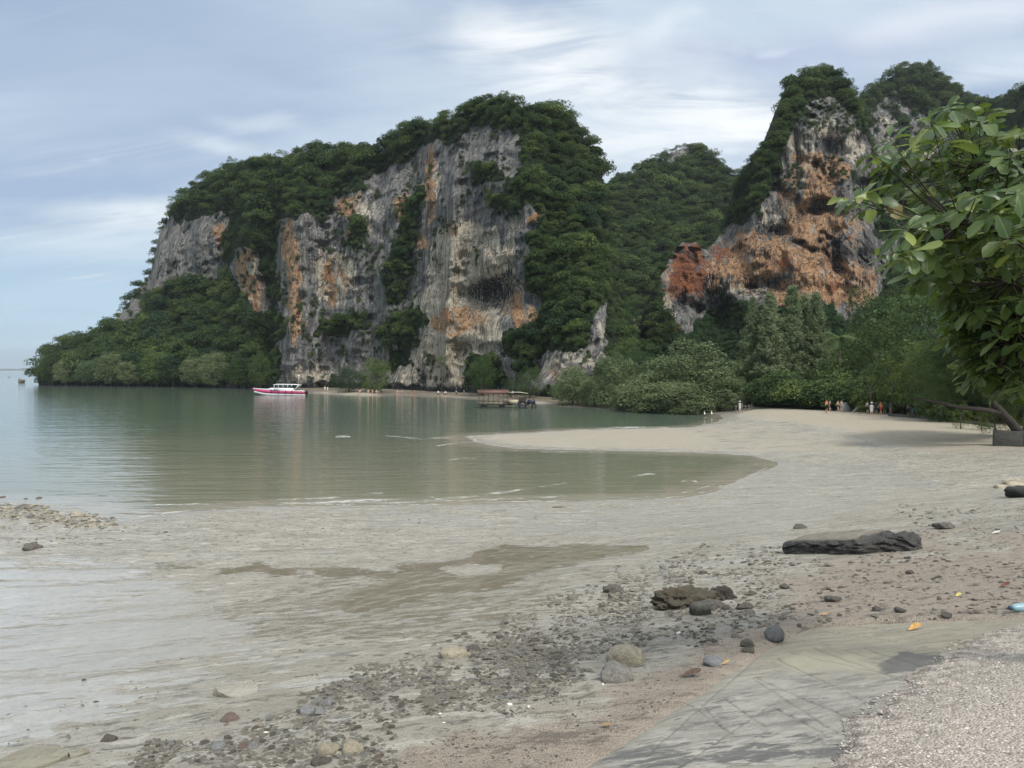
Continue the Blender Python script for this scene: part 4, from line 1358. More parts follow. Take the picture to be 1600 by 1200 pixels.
def zone_label(z, x, y):
    """says where on the massif one tree stands, by things the picture shows there"""
    def by(v, *cuts):
        for lim, word in cuts:
            if v < lim:
                return word
    if z == 'ridge':
        return 'jungle tree on the skyline, ' + by(x, (350, 'on the left end of the long cliff'), (610, 'on the long ridge left of the summit'), (800, 'on the left side of the main summit'), (960, 'on the right side of the main summit'),
                                                   (1170, 'on the saddle between the towers'), (1350, 'on the orange tower'), (9999, 'on the far right peak'))
    if z == 'talus':
        return ('tree ' + by(y, (490, 'high'), (545, 'halfway up'), (9999, 'low')) + ' on the promontory slope, ' +
                by(x, (150, 'at its seaward tip'), (230, 'near its seaward tip'), (310, 'left of its middle'), (390, 'right of its middle'), (9999, 'beside the orange rock columns')))
    if z == 'topleft':
        return ('dark tree ' + by(y, (270, 'topmost'), (330, 'high'), (9999, 'low')) + ' on the sloping green cap, ' +
                by(x, (340, 'over the grey left buttress'), (430, 'over the small orange column'), (530, 'over the tall orange column'), (9999, 'left of the main summit')))
    if z == 'face':
        return ('tree on the wooded flank, ' + by(y, (230, 'just under the summit'), (330, 'on its upper part'), (430, 'at mid height'), (520, 'on its lower part'), (9999, 'at its foot above the mangroves')) + ', ' +
                by(x, (840, 'against the pale rock face'), (910, 'in the middle'), (960, 'at its right edge'), (9999, 'toward the red rock')))
    if z == 'saddle':
        return ('jungle tree on the wooded saddle, ' + by(y, (300, 'near its crest'), (380, 'at mid height'), (9999, 'low down')) + ', ' + by(x, (1010, 'beside the main cliff'), (1090, 'in the middle'), (9999, 'toward the orange tower')))
    if z == 'tower':
        return 'jungle tree on the orange tower, ' + by(y, (180, 'on its crown'), (300, 'on its upper shoulder'), (420, 'beside its rock face'), (9999, 'at its foot')) + by(x, (1240, ', left side'), (1330, ', middle'), (9999, ', right side'))
    return 'jungle tree on the far peak, ' + by(y, (180, 'near its top'), (280, 'in its upper part'), (9999, 'in its lower part')) + by(x, (1420, ', left side'), (1500, ', middle'), (9999, ', right side'))


jp, js, ji = [], [], []
rr_ = random.Random(9)
for k, (dia, pos, r, sid, ridge_, gx0, gy0) in enumerate(cand):
    sz = rr_.uniform(0.8, 1.15)
    if k < NIND:
        z = 'ridge' if ridge_ else ('saddle', 'tower', 'peak')[sid - 1] if sid else ('talus' if gx0 < 470 and gy0 > 430 else 'topleft' if gx0 < 660 else 'face')
        lab, grp = ZONE[z]
        lab = zone_label(z, gx0, gy0)
        cm = rr_.choice(CROWN_S if (ridge_ and rr_.random() < .5) else CROWN_J)
        lift = r * 0.95
        make_tree('jungle_tree', lab, grp, (pos[0], pos[1] + r * 0.3, pos[2] - lift), r * 1.05, cm, rr_.choice(TRUNKS), lift, rr_.uniform(0, 6.28), sz)
    else:
        jp.append(pos); js.append((r * 1.05, r * 1.05, r * 1.05 * sz))
        ji.append(rr_.randrange(8) if not ridge_ else rr_.randrange(11))
nbig = len(jp)
for (pos, r, iv) in small:
    jp.append(pos); js.append((r, r, r * (1.0 if rr_.random() < .7 else rr_.uniform(1.4, 2.6)))); ji.append(15 + rr_.randrange(2) if iv else 11 + rr_.randrange(4))
scatter('jungle', jp, np.array(js), ji, CROWN_J + CROWN_S + SHRUBS + IVY, 'dense jungle and shrubs covering the limestone massif')

print('jungle', len(cand), nbig, len(small))
# ---------------------------------------------------------------- far island on the horizon
xs = np.linspace(-60, 78, 60)
hts = 0.6 + 3.2 * np.exp(-((xs - 38) / 9) ** 2) + 2.4 * np.exp(-((xs - 10) / 22) ** 2) + 1.6 * np.exp(-((xs - 60) / 14) ** 2) + (fbm(xs / 6, xs * 0, 4, 3) - .5) * 1.0
hts *= ssn(xs, -60, -45) * ssn(xs, 80, 66)
rows = []
for k, (dy, f_) in enumerate(((0, -0.4), (40, 0.5), (150, 0.9), (350, 1.0), (600, 0.6), (800, -0.4))):
    q = P(xs, np.full_like(xs, 578), 9000.0 + dy)
    q[:, 2] = np.maximum(hts, 0.02) * 9000 / F * f_ - (2.0 if f_ < 0 else 0) + (fbm(xs / 4, xs * 0 + k, 9, 3) - .5) * 4
    rows.append(q)
V = np.stack(rows)
m_isl = plain('island_forest', (0.045, 0.07, 0.04), 0.9, 0.3, 0.2, 0.01)
tag(link('far_island', mesh_np('far_island', V.reshape(-1, 3), grid_faces(*V.shape[:2]), m_isl, True)), 'low hazy island on the horizon', kind='structure')

# ---------------------------------------------------------------- trees along the shore and in the cove
rt = random.Random(41)
TR_BIG = [trunk_mesh('grove_trunk_wood', 20 + i, 1.0, 0.055, 5, 0.12, 0.5) for i in range(3)]


def px_tree(name, label, group, px, top, wpx, Y, kinds, trunks=TR_BIG, sz=None, foot=None, cat='tree', base_py=None):
    """tree whose crown spans wpx pixels about px and reaches the height of pixel row top at distance Y"""
    x = P(px, 600, Y)[0]
    zt = P(px, top, Y)[2]
    zg = float(terr(np.array([x]), np.array([float(Y)]))[0])
    rad = wpx * Y / F / 2
    hgt = zt - zg
    low = 0.0 if base_py is None or base_py >= 633 else max(0.0, P(px, base_py, Y)[2] - zg)
    half = max((hgt - low) / 2, 0.4)
    lift = low + half
    cm = rt.choice(kinds)
    t = tag(empty(name, (x, Y, zg), rt.uniform(0, 6.28)), label, cat, group)
    tk = link('trunk', rt.choice(trunks), t)
    tk.scale = (max(rad * .8, 1), max(rad * .8, 1), max(lift + half * .3, .6))
    c = link('crown', cm, t, (0, 0, lift))
    c.scale = (rad, rad, half)
    return t


MG = 'mangrove trees along the far shore'
for px, top, w, Y, bp, lab in ((1078, 541, 150, 133, 637, 'largest rounded grey green mangrove tree at the water edge of the cove'),
                               (1020, 585, 100, 129, 636, 'grey green mangrove filling the left shoulder of the largest mangrove'),
                               (1124, 580, 84, 127, 640, 'low grey green mangrove at the right foot of the largest mangrove'),
                               (1062, 600, 110, 124.5, 641, 'low mangrove fringe tree in front of the largest mangrove'),
                               (962, 560, 76, 140, 633, 'upright mangrove tree just left of the largest mangrove'),
                               (1000, 548, 86, 150, 630, 'brighter green tree rising behind the mangroves'),
                               (895, 576, 66, 152, 629, 'leftmost mangrove of the shore fringe beside the tractor'),
                               (928, 592, 50, 146, 632, 'small mangrove bush between the two left mangroves'),
                               (985, 606, 56, 134, 637, 'low mangrove bush at the water between upright and largest mangrove'),
                               (1146, 612, 40, 124, 641, 'small mangrove bush nearest the dark cove entrance')):
    mt = px_tree('mangrove_tree', lab, MG, px, top, w * 1.12, Y, CROWN_M if 'brighter' not in lab else CROWN_G, base_py=bp)
    for ch in mt.children:
        if ch.name.startswith('crown'):
            ch.scale.z *= 1.08
            ch.location.z *= .93
        else:
            ch.scale = (ch.scale.x, ch.scale.y, ch.scale.z * .6)
SB = 'shore trees at the foot of the cliff'
for px, top, w, Y, bp, lab in ((545, 573, 52, 224, 614, 'bushy green tree on the sand behind the bathers, left half of the pair'),
                               (585, 562, 54, 222, 614, 'bushy green tree on the sand behind the bathers, right half of the pair'),
                               (752, 560, 46, 196, 612, 'bushy tree at the cliff foot above the trailer roof'),
                               (828, 575, 40, 178, 620, 'dark tree at the cliff foot above the tractor'),
                               (800, 590, 30, 186, 618, 'small shrub at the cliff foot between trailer and tractor'),
                               (690, 555, 16, 212, 572, 'small tree growing from the pale cliff face above the beach')):
    px_tree('shore_tree', lab, SB, px, top, w, Y, CROWN_G, base_py=bp)
# promontory fringe trees that overhang the water at the left
for k, px in enumerate((82, 108, 140, 172, 205, 240, 275, 308, 340, 372, 404)):
    yb = np.interp(px, [q[0] for q in A_BASE], [q[1] for q in A_BASE])
    Y = (CAMZ - 0.3) / ((yb - 578) / F) - 4
    px_tree('waterside_tree', (('seaward most', 'second', 'third', 'fourth', 'fifth', 'sixth', 'seventh', 'eighth', 'ninth', 'tenth', 'last')[k] + (' of the bright trees overhanging the promontory waterline' if k in (0, 10) else ' bright tree from the point along the promontory waterline')), 'trees along the promontory waterline', px + rt.uniform(-6, 6), yb - rt.uniform(34, 62), rt.uniform(36, 56), Y,
            [CROWN_G[0], CROWN_G[1], CROWN_M[0]], base_py=yb - 5)

# casuarinas: feathery upright crowns
def casuarina(seed):
    rng = np.random.default_rng(seed)
    cen, nor, sz = [], [], []
    for i in range(230):
        h = rng.uniform(0.05, 1.0) ** 0.9
        reach = 0.30 * (1 - h) ** 0.85 * rng.uniform(0.55, 1.1) + 0.015
        a = rng.uniform(0, 6.28)
        for k in range(60):
            f = rng.uniform(0.1, 1.0)
            cen.append((math.cos(a) * reach * f + rng.normal(0, .016), math.sin(a) * reach * f + rng.normal(0, .016), h + f * 0.05 - 0.05 * rng.uniform(0, 1) ** 2))
            nor.append((math.cos(a) * .4, math.sin(a) * .4, 0.35)); sz.append(rng.uniform(0.018, 0.048))
    V, Fq = quad_leaves(rng, np.array(cen), np.array(nor), np.array(sz), 0.28, 0.8, -0.1)
    me = mesh_np('casuarina_crown_needles', V, Fq, M_CASU)
    attr_f(me, 'tint', np.repeat(np.clip(rng.normal(.45, .22, len(cen)), 0, 1), 4))
    return me


CASU = [casuarina(i) for i in range(3)]
for px, top, w, Y, lab in ((1176, 470, 80, 131, 'slender feathery casuarina, leftmost of the row'), (1203, 463, 92, 129, 'feathery casuarina second from the left of the row'),
                           (1237, 452, 92, 130, 'tallest feathery casuarina in the middle of the row'), (1256, 464, 84, 133, 'feathery casuarina directly right of the tallest one'),
                           (1274, 462, 84, 130, 'slender feathery casuarina, rightmost of the row')):
    x = P(px, 600, Y)[0]; zg = float(terr(np.array([x]), np.array([float(Y)]))[0]); hgt = P(px, top, Y)[2] - zg
    t = tag(empty('casuarina_tree', (x, Y, zg), rt.uniform(0, 6.28)), lab, 'tree', 'casuarinas at the back of the cove')
    tk = MB().tube([(0, 0, 0), (0.05, 0, hgt * .5), (0, 0.05, hgt * .97)], [0.28, 0.18, 0.03], 7).build('trunk', M_BARK, t, True)
    c = link('crown', rt.choice(CASU), t, (0, 0, hgt * 0.10)); c.scale = (w * Y / F * 1.5, w * Y / F * 1.5, hgt * 0.9)

# broadleaf grove at the back of the cove and down the right side
GR = 'broadleaf trees round the back of the cove'
grove = [(1170, 566, 76, 146, 638, 'dark'), (1205, 570, 80, 140, 640, 'dark'), (1240, 566, 80, 142, 640, 'dark'), (1275, 556, 84, 138, 640, 'dark'), (1308, 545, 84, 134, 640, 'mid'), (1245, 600, 70, 132, 640, 'dark'),
         (1290, 590, 76, 126, 641, 'mid'), (1330, 552, 100, 128, 640, 'mid'), (1345, 590, 84, 112, 640, 'mid'), (1370, 505, 120, 124, 640, 'mid'), (1405, 435, 140, 130, 640, 'dark'), (1455, 440, 150, 112, 640, 'mid'),
         (1395, 560, 104, 108, 642, 'mid'), (1440, 520, 120, 104, 640, 'dark'), (1430, 600, 90, 98, 645, 'dark'), (1500, 470, 160, 96, 640, 'dark'), (1490, 560, 120, 88, 640, 'mid'), (1545, 480, 170, 84, 630, 'dark'),
         (1585, 430, 190, 92, 620, 'dark'), (1640, 460, 200, 78, 640, 'dark'), (1360, 460, 90, 150, 620, 'dark'), (1530, 400, 170, 128, 600, 'dark'), (1620, 380, 190, 120, 600, 'dark'), (1470, 610, 80, 84, 650, 'dark'),
         (1335, 500, 80, 156, 600, 'dark'), (1410, 590, 80, 102, 648, 'dark'), (1210, 606, 90, 136, 642, 'dark'), (1255, 614, 90, 130, 642, 'dark'), (1300, 618, 80, 122, 643, 'dark'), (1180, 612, 60, 134, 641, 'dark'), (1455, 390, 150, 150, 600, 'dark')]
for i, (px, top, w, Y, bp, kind) in enumerate(grove):
    col_ = 'dark leafy tree' if kind == 'dark' else 'mid green leafy tree'
    where = [w_ for lim, w_ in ((1190, 'left of the casuarinas'), (1230, 'below the left casuarinas'), (1265, 'below the right casuarinas'), (1300, 'left of the palm'), (1325, 'at the palm'), (1350, 'right of the palm'), (1385, 'over the big group of walkers'),
                                (1425, 'over the shaded walkers'), (1465, 'left of the leaning tree limb'), (1515, 'over the leaning tree limb'), (1570, 'over the low kerb'), (9999, 'at the right picture edge')) if px < lim][0]
    rowk = 'low ' if top > 585 else 'tall ' if top < 450 else ''
    rowd = 'front row ' if bp > 641 or Y < 100 else 'rear ' if Y > 142 else ''
    px_tree('broadleaf_tree', rowd + rowk + col_ + ' ' + where, GR, px, top, w, Y, CROWN_G if kind == 'mid' else CROWN_G[:2] + CROWN_J[:2], base_py=bp)
for px, top, w, Y, bp, lab in ((1362, 585, 64, 100, 640, 'pale yellow green tree overhanging the beach walkers'), (1432, 536, 80, 92, 640, 'pale leafy tree spray in the middle of the right wood'),
                               (1470, 550, 60, 86, 640, 'pale leafy spray right of the middle of the right wood'), (1395, 550, 50, 98, 640, 'pale leafy tree left of the right wood centre')):
    px_tree('pale_tree', lab, 'pale leafy trees at the right', px, top, w, Y, CROWN_L, base_py=bp)
for px, top, w, Y, bp, lab in ((1502, 630, 34, 74, 662, 'low bright green bush under the leaning trunk limb'), (1556, 628, 60, 66, 668, 'bright yellow green bush between leaning trunk and low kerb'), (1600, 580, 60, 64, 640, 'bright yellow green bush at the picture edge behind the leaning trunk'),
                               (1535, 640, 24, 72, 664, 'small bright bush left of the yellow green bush')):
    px_tree('bright_bush', lab, 'bright bushes by the leaning trunk', px, top, w, Y, CROWN_L, cat='bush', base_py=bp)

# coconut palm
def palm(px, top, Y, label):
    x = P(px, 600, Y)[0]; zg = float(terr(np.array([x]), np.array([float(Y)]))[0]); zt = P(px, top, Y)[2]
    t = tag(empty('palm_tree', (x, Y, zg)), label, 'palm')
    H = zt - zg
    MB().tube([(0, 0, 0), (.2, 0, H * .4), (.1, 0, H * .75), (0, 0, H)], [.22, .16, .14, .12], 8).build('trunk', M_BARK, t, True)
    rg = random.Random(6)
    for k in range(15):
        a = k * 2.4 + rg.uniform(-.2, .2); e = rg.uniform(-0.1, 1.15); L = rg.uniform(2.6, 3.3)
        V, Fs = [], []
        n_ = 12
        prev = Vector((0, 0, H)); d = Vector((math.cos(a) * math.cos(e), math.sin(a) * math.cos(e), math.sin(e)))
        side = Vector((-math.sin(a), math.cos(a), 0))
        pts = []
        for i in range(n_ + 1):
            pts.append(prev.copy()); prev = prev + d * L / n_; d = (d + Vector((0, 0, -0.16))).normalized()
        for i in range(1, n_):
            for sgn in (-1, 1):
                wl = 0.75 * math.sin(math.pi * (0.12 + 0.85 * i / n_)) + .08
                p = pts[i]; q = p + side * sgn * wl + (pts[i + 1] - p) * 1.2 + Vector((0, 0, -0.35 * wl))
                u = (pts[i + 1] - p) * 0.42
                o = len(V); V += [p - u, p + u, q + u * .15]; Fs.append((o, o + 1, o + 2))
        me = mesh_np('palm_frond_leaf', np.array([tuple(v) for v in V]), Fs, M_PALM)
        attr_f(me, 'tint', [rg.uniform(.3, .7)] * len(V))
        link('frond', me, t)
    return t


palm(1311, 531, 120, 'single coconut palm with drooping pale fronds among the cove trees')

# dark undergrowth that closes the foot of the wood
ug, us, ui = [], [], []
ru = np.random.default_rng(3)
for (ax_, ay_), (bx_, by_), yd in (((1150, 636.0), (1300, 641), 30), ((1300, 640.6), (1450, 649), 22), ((1450, 649.5), (1560, 660), 14), ((1560, 660), (1720, 668), 14)):
    for k in range(int((bx_ - ax_) * 1.7)):
        f_ = ru.random()
        g = hit(ax_ + (bx_ - ax_) * f_, ay_ + (by_ - ay_) * f_)
        dy = ru.random() ** 1.5 * yd + 0.6
        x_, y_ = g.x * (1 + dy / g.y), g.y + dy
        r = ru.choice([.6, 1.0, 1.6, 2.6]) * ru.uniform(.7, 1.3) * (1 + dy / 25)
        ug.append((x_, y_, float(terr(np.array([x_]), np.array([y_]))[0]) + r * .6)); us.append(r); ui.append(ru.integers(0, 5))
scatter('undergrowth', ug, np.array(us), ui, [CROWN_J[k_] for k_ in (0, 1, 2, 5, 7)], 'dark undergrowth at the foot of the wood round the cove')

# leaning trunk at the right edge of the beach
Yk = 58.0
def K(px, py, dy=0.0):
    return Vector(P(px, py, Yk + dy))
foot = hit(1596, 690)
M_DARKBARK = plain('dark_bark', (0.035, 0.028, 0.022), .85, .35)  # bark colour set darker than on the other trees
lt = tag(empty('leaning_tree', foot), 'dark leaning tree with a long low limb beside the block wall', 'tree')
rel = lambda v: v - foot
MB().tube([rel(K(1604, 694)), rel(K(1580, 660)), rel(K(1552, 630)), rel(K(1520, 590)), rel(K(1500, 556))], [.42, .31, .24, .17, .09], 10).build('trunk', M_DARKBARK, lt, True)
MB().tube([rel(K(1562, 645)), rel(K(1535, 640)), rel(K(1500, 637)), rel(K(1462, 628, 1)), rel(K(1425, 622, 2))], [.24, .2, .16, .12, .05], 8).build('limb', M_DARKBARK, lt, True)
MB().tube([rel(K(1545, 622)), rel(K(1552, 585)), rel(K(1570, 550)), rel(K(1590, 500))], [.2, .16, .1, .05], 8).build('limb', M_DARKBARK, lt, True)
MB().tube([rel(K(1520, 590)), rel(K(1540, 566)), rel(K(1535, 520)), rel(K(1515, 490))], [.14, .12, .08, .04], 8).build('limb', M_DARKBARK, lt, True)
MB().tube([rel(K(1505, 565)), rel(K(1480, 540)), rel(K(1452, 520)), rel(K(1440, 490))], [.12, .08, .06, .03], 8).build('limb', M_DARKBARK, lt, True)
for px, py, w, h_, dy in ((1500, 540, 110, 80, 1), (1560, 520, 130, 90, -1), (1450, 580, 80, 60, 2), (1600, 560, 90, 80, 1), (1530, 590, 70, 40, 3), (1590, 470, 120, 90, 0), (1500, 600, 110, 60, 5), (1560, 590, 130, 80, 4), (1600, 610, 110, 70, 5), (1470, 560, 110, 90, 6), (1540, 540, 150, 110, 6), (1590, 520, 150, 110, 5)):
    c = link('crown', rt.choice(CROWN_G[:2]), lt, rel(K(px, py, dy)))
    c.scale = (w * Yk / F / 2, w * Yk / F / 2, h_ * Yk / F / 2)
    c.rotation_euler = (0, 0, rt.uniform(0, 6))

# ---------------------------------------------------------------- sea almond tree hanging into the picture at the right
m_alm, n, b = mat('almond_leaf')
r = n.rand()
geo = n.add('ShaderNodeNewGeometry')
oc = n.add('ShaderNodeSeparateXYZ')
n.put(oc.inputs[0], n.obj())
vein = n.math('ABSOLUTE', n.math('SINE', n.math('MULTIPLY', n.math('ADD', oc.outputs[0], n.math('MULTIPLY', n.math('ABSOLUTE', oc.outputs[1]), -0.8)), 46.0)))
mid = n.ss(n.math('ABSOLUTE', oc.outputs[1]), 0.022, 0.006)
blot = n.noise(n.obj(), 5.0, 4.0)
c0 = n.mix(n.ss(r, 0.0, 0.75), (0.045, 0.092, 0.030), (0.115, 0.180, 0.056))
c0 = n.mix(n.ss(r, 0.76, 0.93), c0, (0.26, 0.31, 0.07))
c0 = n.mix(n.math('MULTIPLY', n.ss(r, 0.965, 0.975), 0.75), c0, (0.22, 0.13, 0.06))
c0 = n.mix(n.math('MULTIPLY', n.ss(vein, 0.16, 0.0), 0.35), c0, (0.17, 0.23, 0.08))
c0 = n.mix(n.math('MULTIPLY', mid, 0.7), c0, (0.24, 0.28, 0.11))
c0 = n.mix(n.math('MULTIPLY', n.ss(blot, 0.57, 0.72), 0.6), c0, (0.10, 0.085, 0.03))
n.put(b.inputs['Base Color'], c0)
b.inputs['Roughness'].default_value = 0.42
b.inputs['Specular IOR Level'].default_value = 0.55
n.put(b.inputs['Normal'], n.bump(vein, 0.08, 0.01))
tr = n.add('ShaderNodeBsdfTranslucent')
n.put(tr.inputs[0], n.mix(0.55, c0, (0.30, 0.40, 0.05)))
mxs = n.add('ShaderNodeMixShader')
mxs.inputs[0].default_value = 0.30
n.put(mxs.inputs[1], b.outputs[0]); n.put(mxs.inputs[2], tr.outputs[0])
n.put([q for q in m_alm.node_tree.nodes if q.type == 'OUTPUT_MATERIAL'][0].inputs[0], mxs.outputs[0])


def almond_leaf(bend, cup, wid, wav=0.0, twist=0.0, sd=0):
    """obovate blade 1 long: narrow at the stalk, widest two thirds out"""
    st = [0, .06, .2, .38, .55, .7, .83, .93, 1.0]
    wd = [.012, .03, .085, .145, .195, .22, .20, .13, .012]
    V, Fs = [], []
    rq = random.Random(sd)
    for s_, w_ in zip(st, wd):
        z = -bend * s_ * s_
        w_ *= wid
        a_, b_ = w_ * (1 + rq.uniform(-wav, wav)), w_ * (1 + rq.uniform(-wav, wav))
        dz_ = twist * s_
        yc = wav * .12 * math.sin(s_ * 4 + sd)
        V += [(s_, yc - a_, z + cup * a_ - dz_ * a_ + rq.uniform(-wav, wav) * .06), (s_, yc, z - 0.012), (s_, yc + b_, z + cup * b_ + dz_ * b_ + rq.uniform(-wav, wav) * .06)]
    for i in range(len(st) - 1):
        a = i * 3
        Fs += [(a, a + 3, a + 4, a + 1), (a + 1, a + 4, a + 5, a + 2)]
    return V, Fs


LEAFK = [almond_leaf(*q) for q in ((.10, .25, 1.0, .10, .3, 1), (.28, .35, 1.05, .15, -.5, 2), (.02, .15, .92, .12, .6, 3), (.42, .2, 1.1, .2, .4, 4), (.2, .5, .85, .3, -.7, 5), (.5, .3, .95, .25, .9, 6))]
LEAF_ME = [mesh_np('almond_leaf_blade', np.array(v, float), f_, m_alm, True) for v, f_ in LEAFK]
AX, AY = 5.6, 6.6
alm = tag(empty('sea_almond_tree', (AX, AY, 4.9 - 0.1)), 'sea almond tree reaching in from the right with big glossy leaves', 'tree')
A0 = Vector((AX, AY, 4.8))
ROS = [(1486, 171, 0), (1456, 189, 0), (1510, 177, .1), (1531, 189, .2), (1390, 216, -.1), (1366, 240, -.1), (1429, 219, 0), (1405, 240, -.1), (1480, 219, 0), (1468, 198, .2), (1384, 261, 0), (1444, 246, .1), (1480, 246, .1),
       (1525, 225, 0), (1549, 222, .1), (1564, 216, .2), (1594, 207, .1), (1579, 240, 0), (1555, 252, 0), (1510, 255, .2), (1594, 246, 0), (1420, 276, .2), (1456, 282, .3), (1495, 279, .3), (1534, 276, .3), (1570, 276, .2), (1604, 270, .1),
       (1330, 310, -.2), (1345, 306, -.2), (1360, 315, -.1), (1381, 308, 0), (1399, 312, .1), (1352, 322, .1),
       (1435, 336, -.1), (1462, 321, 0), (1480, 324, 0), (1414, 357, -.2), (1450, 351, -.1), (1468, 348, 0), (1528, 300, -.3), (1546, 297, -.4), (1564, 300, -.4), (1588, 300, -.4), (1519, 324, -.2), (1555, 327, -.4), (1579, 330, -.4), (1600, 320, -.3),
       (1399, 390, -.3), (1420, 390, -.2), (1390, 408, -.3), (1426, 424, 0), (1444, 378, -.1), (1456, 408, .1), (1480, 384, .1), (1510, 375, 0), (1540, 360, -.2), (1575, 370, -.2), (1600, 365, -.2),
       (1504, 408, .3), (1480, 432, .4), (1528, 399, .3), (1555, 405, .2), (1585, 396, .2), (1570, 435, .4), (1594, 420, .3), (1540, 450, .5), (1510, 470, .6), (1570, 470, .5), (1600, 462, .3),
       (1490, 500, .9), (1512, 495, .8), (1495, 522, .9), (1532, 510, .8), (1560, 520, .7), (1590, 500, .6), (1545, 540, .9), (1578, 548, .8), (1602, 530, .6), (1592, 574, .8), (1485, 452, .8), (1500, 478, .9), (1520, 480, .6), (1550, 492, .6), (1580, 478, .7), (1515, 530, 1.0), (1535, 555, 1.0), (1560, 570, .9), (1510, 560, 1.1), (1530, 585, 1.1), (1570, 596, 1.0), (1600, 600, .9), (1500, 440, .7), (1550, 425, .6), (1625, 300, 0), (1640, 400, 0), (1630, 500, .4)]
leaves = []
rl = random.Random(12)
tips = []
ROS = ROS + [(px + rl.uniform(-18, 40), py + rl.uniform(-6, 20), dz + rl.uniform(.15, .55)) for (px, py, dz) in ROS if px > 1400 for _k in range(2 if py < 300 else 3 if py < 425 else 8)]
for (px, py, dz) in ROS:
    D = 6.3 + dz * 1.6 + rl.uniform(-.25, .25)
    T = Vector(P(px, py, D))
    tips.append(T)
    ax = Vector((T.x - (AX + .3), T.y - AY, 0)); ax.z = 1.1
    ax = (ax.normalized() * 0.55 + Vector((rl.uniform(-.25, .25), rl.uniform(-.35, .1), 0.75))).normalized()
    q0 = ax.to_track_quat('Z', 'X').to_matrix()
    nl = rl.randint(6, 9)
    ph = rl.uniform(0, 6.28)
    for k in range(nl):
        a = ph + k * 2.399
        el = rl.uniform(-0.30, 0.50) - 0.012 * k
        L = rl.uniform(0.11, 0.225) * (0.75 if k > nl - 2 else 1)
        if k == nl - 1:
            el = rl.uniform(.8, 1.3); L *= 0.8
        d = Vector((math.cos(a) * math.cos(el), math.sin(a) * math.cos(el), math.sin(el)))
        up = Vector((-math.cos(a) * math.sin(el), -math.sin(a) * math.sin(el), math.cos(el)))
        d, up = q0 @ d, q0 @ up
        d = (d + Vector((0, 0, -0.16))).normalized()
        sd_ = up.cross(d).normalized(); up = d.cross(sd_).normalized()
        roll = rl.uniform(-.5, .5)
        sd2 = sd_ * math.cos(roll) + up * math.sin(roll); up2 = d.cross(sd2)
        M = Matrix((d, sd2, up2)).transposed().to_4x4()
        org = T + d * 0.015 - ax * 0.008 * k
        kind = rl.choices((0, 1, 2, 3, 4, 5), (3, 3, 3, 2, 2, 2))[0]
        leaves.append((L / org.y, M, org, L, kind))
order = sorted(range(len(leaves)), key=lambda i: -leaves[i][0])
rest = MB()
for cnt, i in enumerate(order):
    _, M, org, L, kind = leaves[i]
    mw = Matrix.Translation(org - A0) @ M @ Matrix.Scale(L, 4)
    inpic = proj(org.x, org.y, org.z)[0] < 1640
    if cnt < 296 and inpic:
        o = link('leaf', LEAF_ME[kind], alm)
        o.matrix_local = mw
    else:
        v, f_ = LEAFK[kind]
        rest.raw([mw @ Vector(q) for q in v], f_)
rest.build('foliage', m_alm, alm, True)['kind'] = 'stuff'
MB().tube([(0, 0, 0), (.05, 0, 1.2), (-.1, -.05, 2.4), (-.35, -.1, 3.6), (-.5, -.1, 5.0)], [.17, .14, .12, .09, .04], 10).build('trunk', M_BARK, alm, True)
hubs = [Vector(P(1590, 250, 6.7)), Vector(P(1570, 300, 6.3)), Vector(P(1560, 360, 6.2)), Vector(P(1580, 440, 6.9)), Vector(P(1590, 520, 7.5)), Vector(P(1530, 260, 6.6)), Vector(P(1500, 350, 6.2))]
par = {0: Vector((5.3, 6.55, 8.0)), 1: Vector((5.4, 6.55, 7.6)), 2: Vector((5.5, 6.55, 7.2)), 3: Vector((5.5, 6.6, 6.6)), 4: Vector((5.6, 6.6, 6.2)), 5: hubs[0], 6: hubs[2]}
for k, hb_ in enumerate(hubs):
    mb = MB()
    a = par[k]
    mb.tube([a - A0, a.lerp(hb_, .5) + Vector((0, 0, .06)) - A0, hb_ - A0], [.032, .022, .015], 7)
    for T in tips:
        if min(range(len(hubs)), key=lambda j: (hubs[j] - T).length) == k:
            mb.tube([hb_ - A0, hb_.lerp(T, .5) + Vector((0, 0, -.05)) - A0, T - A0], [.005, .0045, .003], 5)
    mb.build('branch', M_DARKBARK, alm, True)
# ---------------------------------------------------------------- stones
def stone_mat(name, top, mid_, dark, band=0.0, dots=True):
    m, n, b = mat(name)
    p = n.obj()
    a1 = n.noise(p, 3.0, 6.0, 0.6); a2 = n.noise(p, 14.0, 5.0, 0.65)
    c = n.mix(n.ss(a1, 0.35, 0.65), mid_, top)
    c = n.mix(n.math('MULTIPLY', n.ss(a2, 0.55, 0.7), 0.6), c, dark)
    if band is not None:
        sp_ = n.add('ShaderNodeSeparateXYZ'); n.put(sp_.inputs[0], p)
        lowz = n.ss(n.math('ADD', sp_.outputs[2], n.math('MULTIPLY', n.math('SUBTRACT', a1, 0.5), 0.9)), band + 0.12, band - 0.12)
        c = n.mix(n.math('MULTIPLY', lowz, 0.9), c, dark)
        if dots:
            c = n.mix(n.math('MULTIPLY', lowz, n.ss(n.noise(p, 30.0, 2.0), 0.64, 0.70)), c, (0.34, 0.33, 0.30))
    n.put(b.inputs['Base Color'], c)
    b.inputs['Roughness'].default_value = 0.75
    n.put(b.inputs['Normal'], n.bump(n.math('ADD', a1, a2), 0.8, 0.06))
    return m


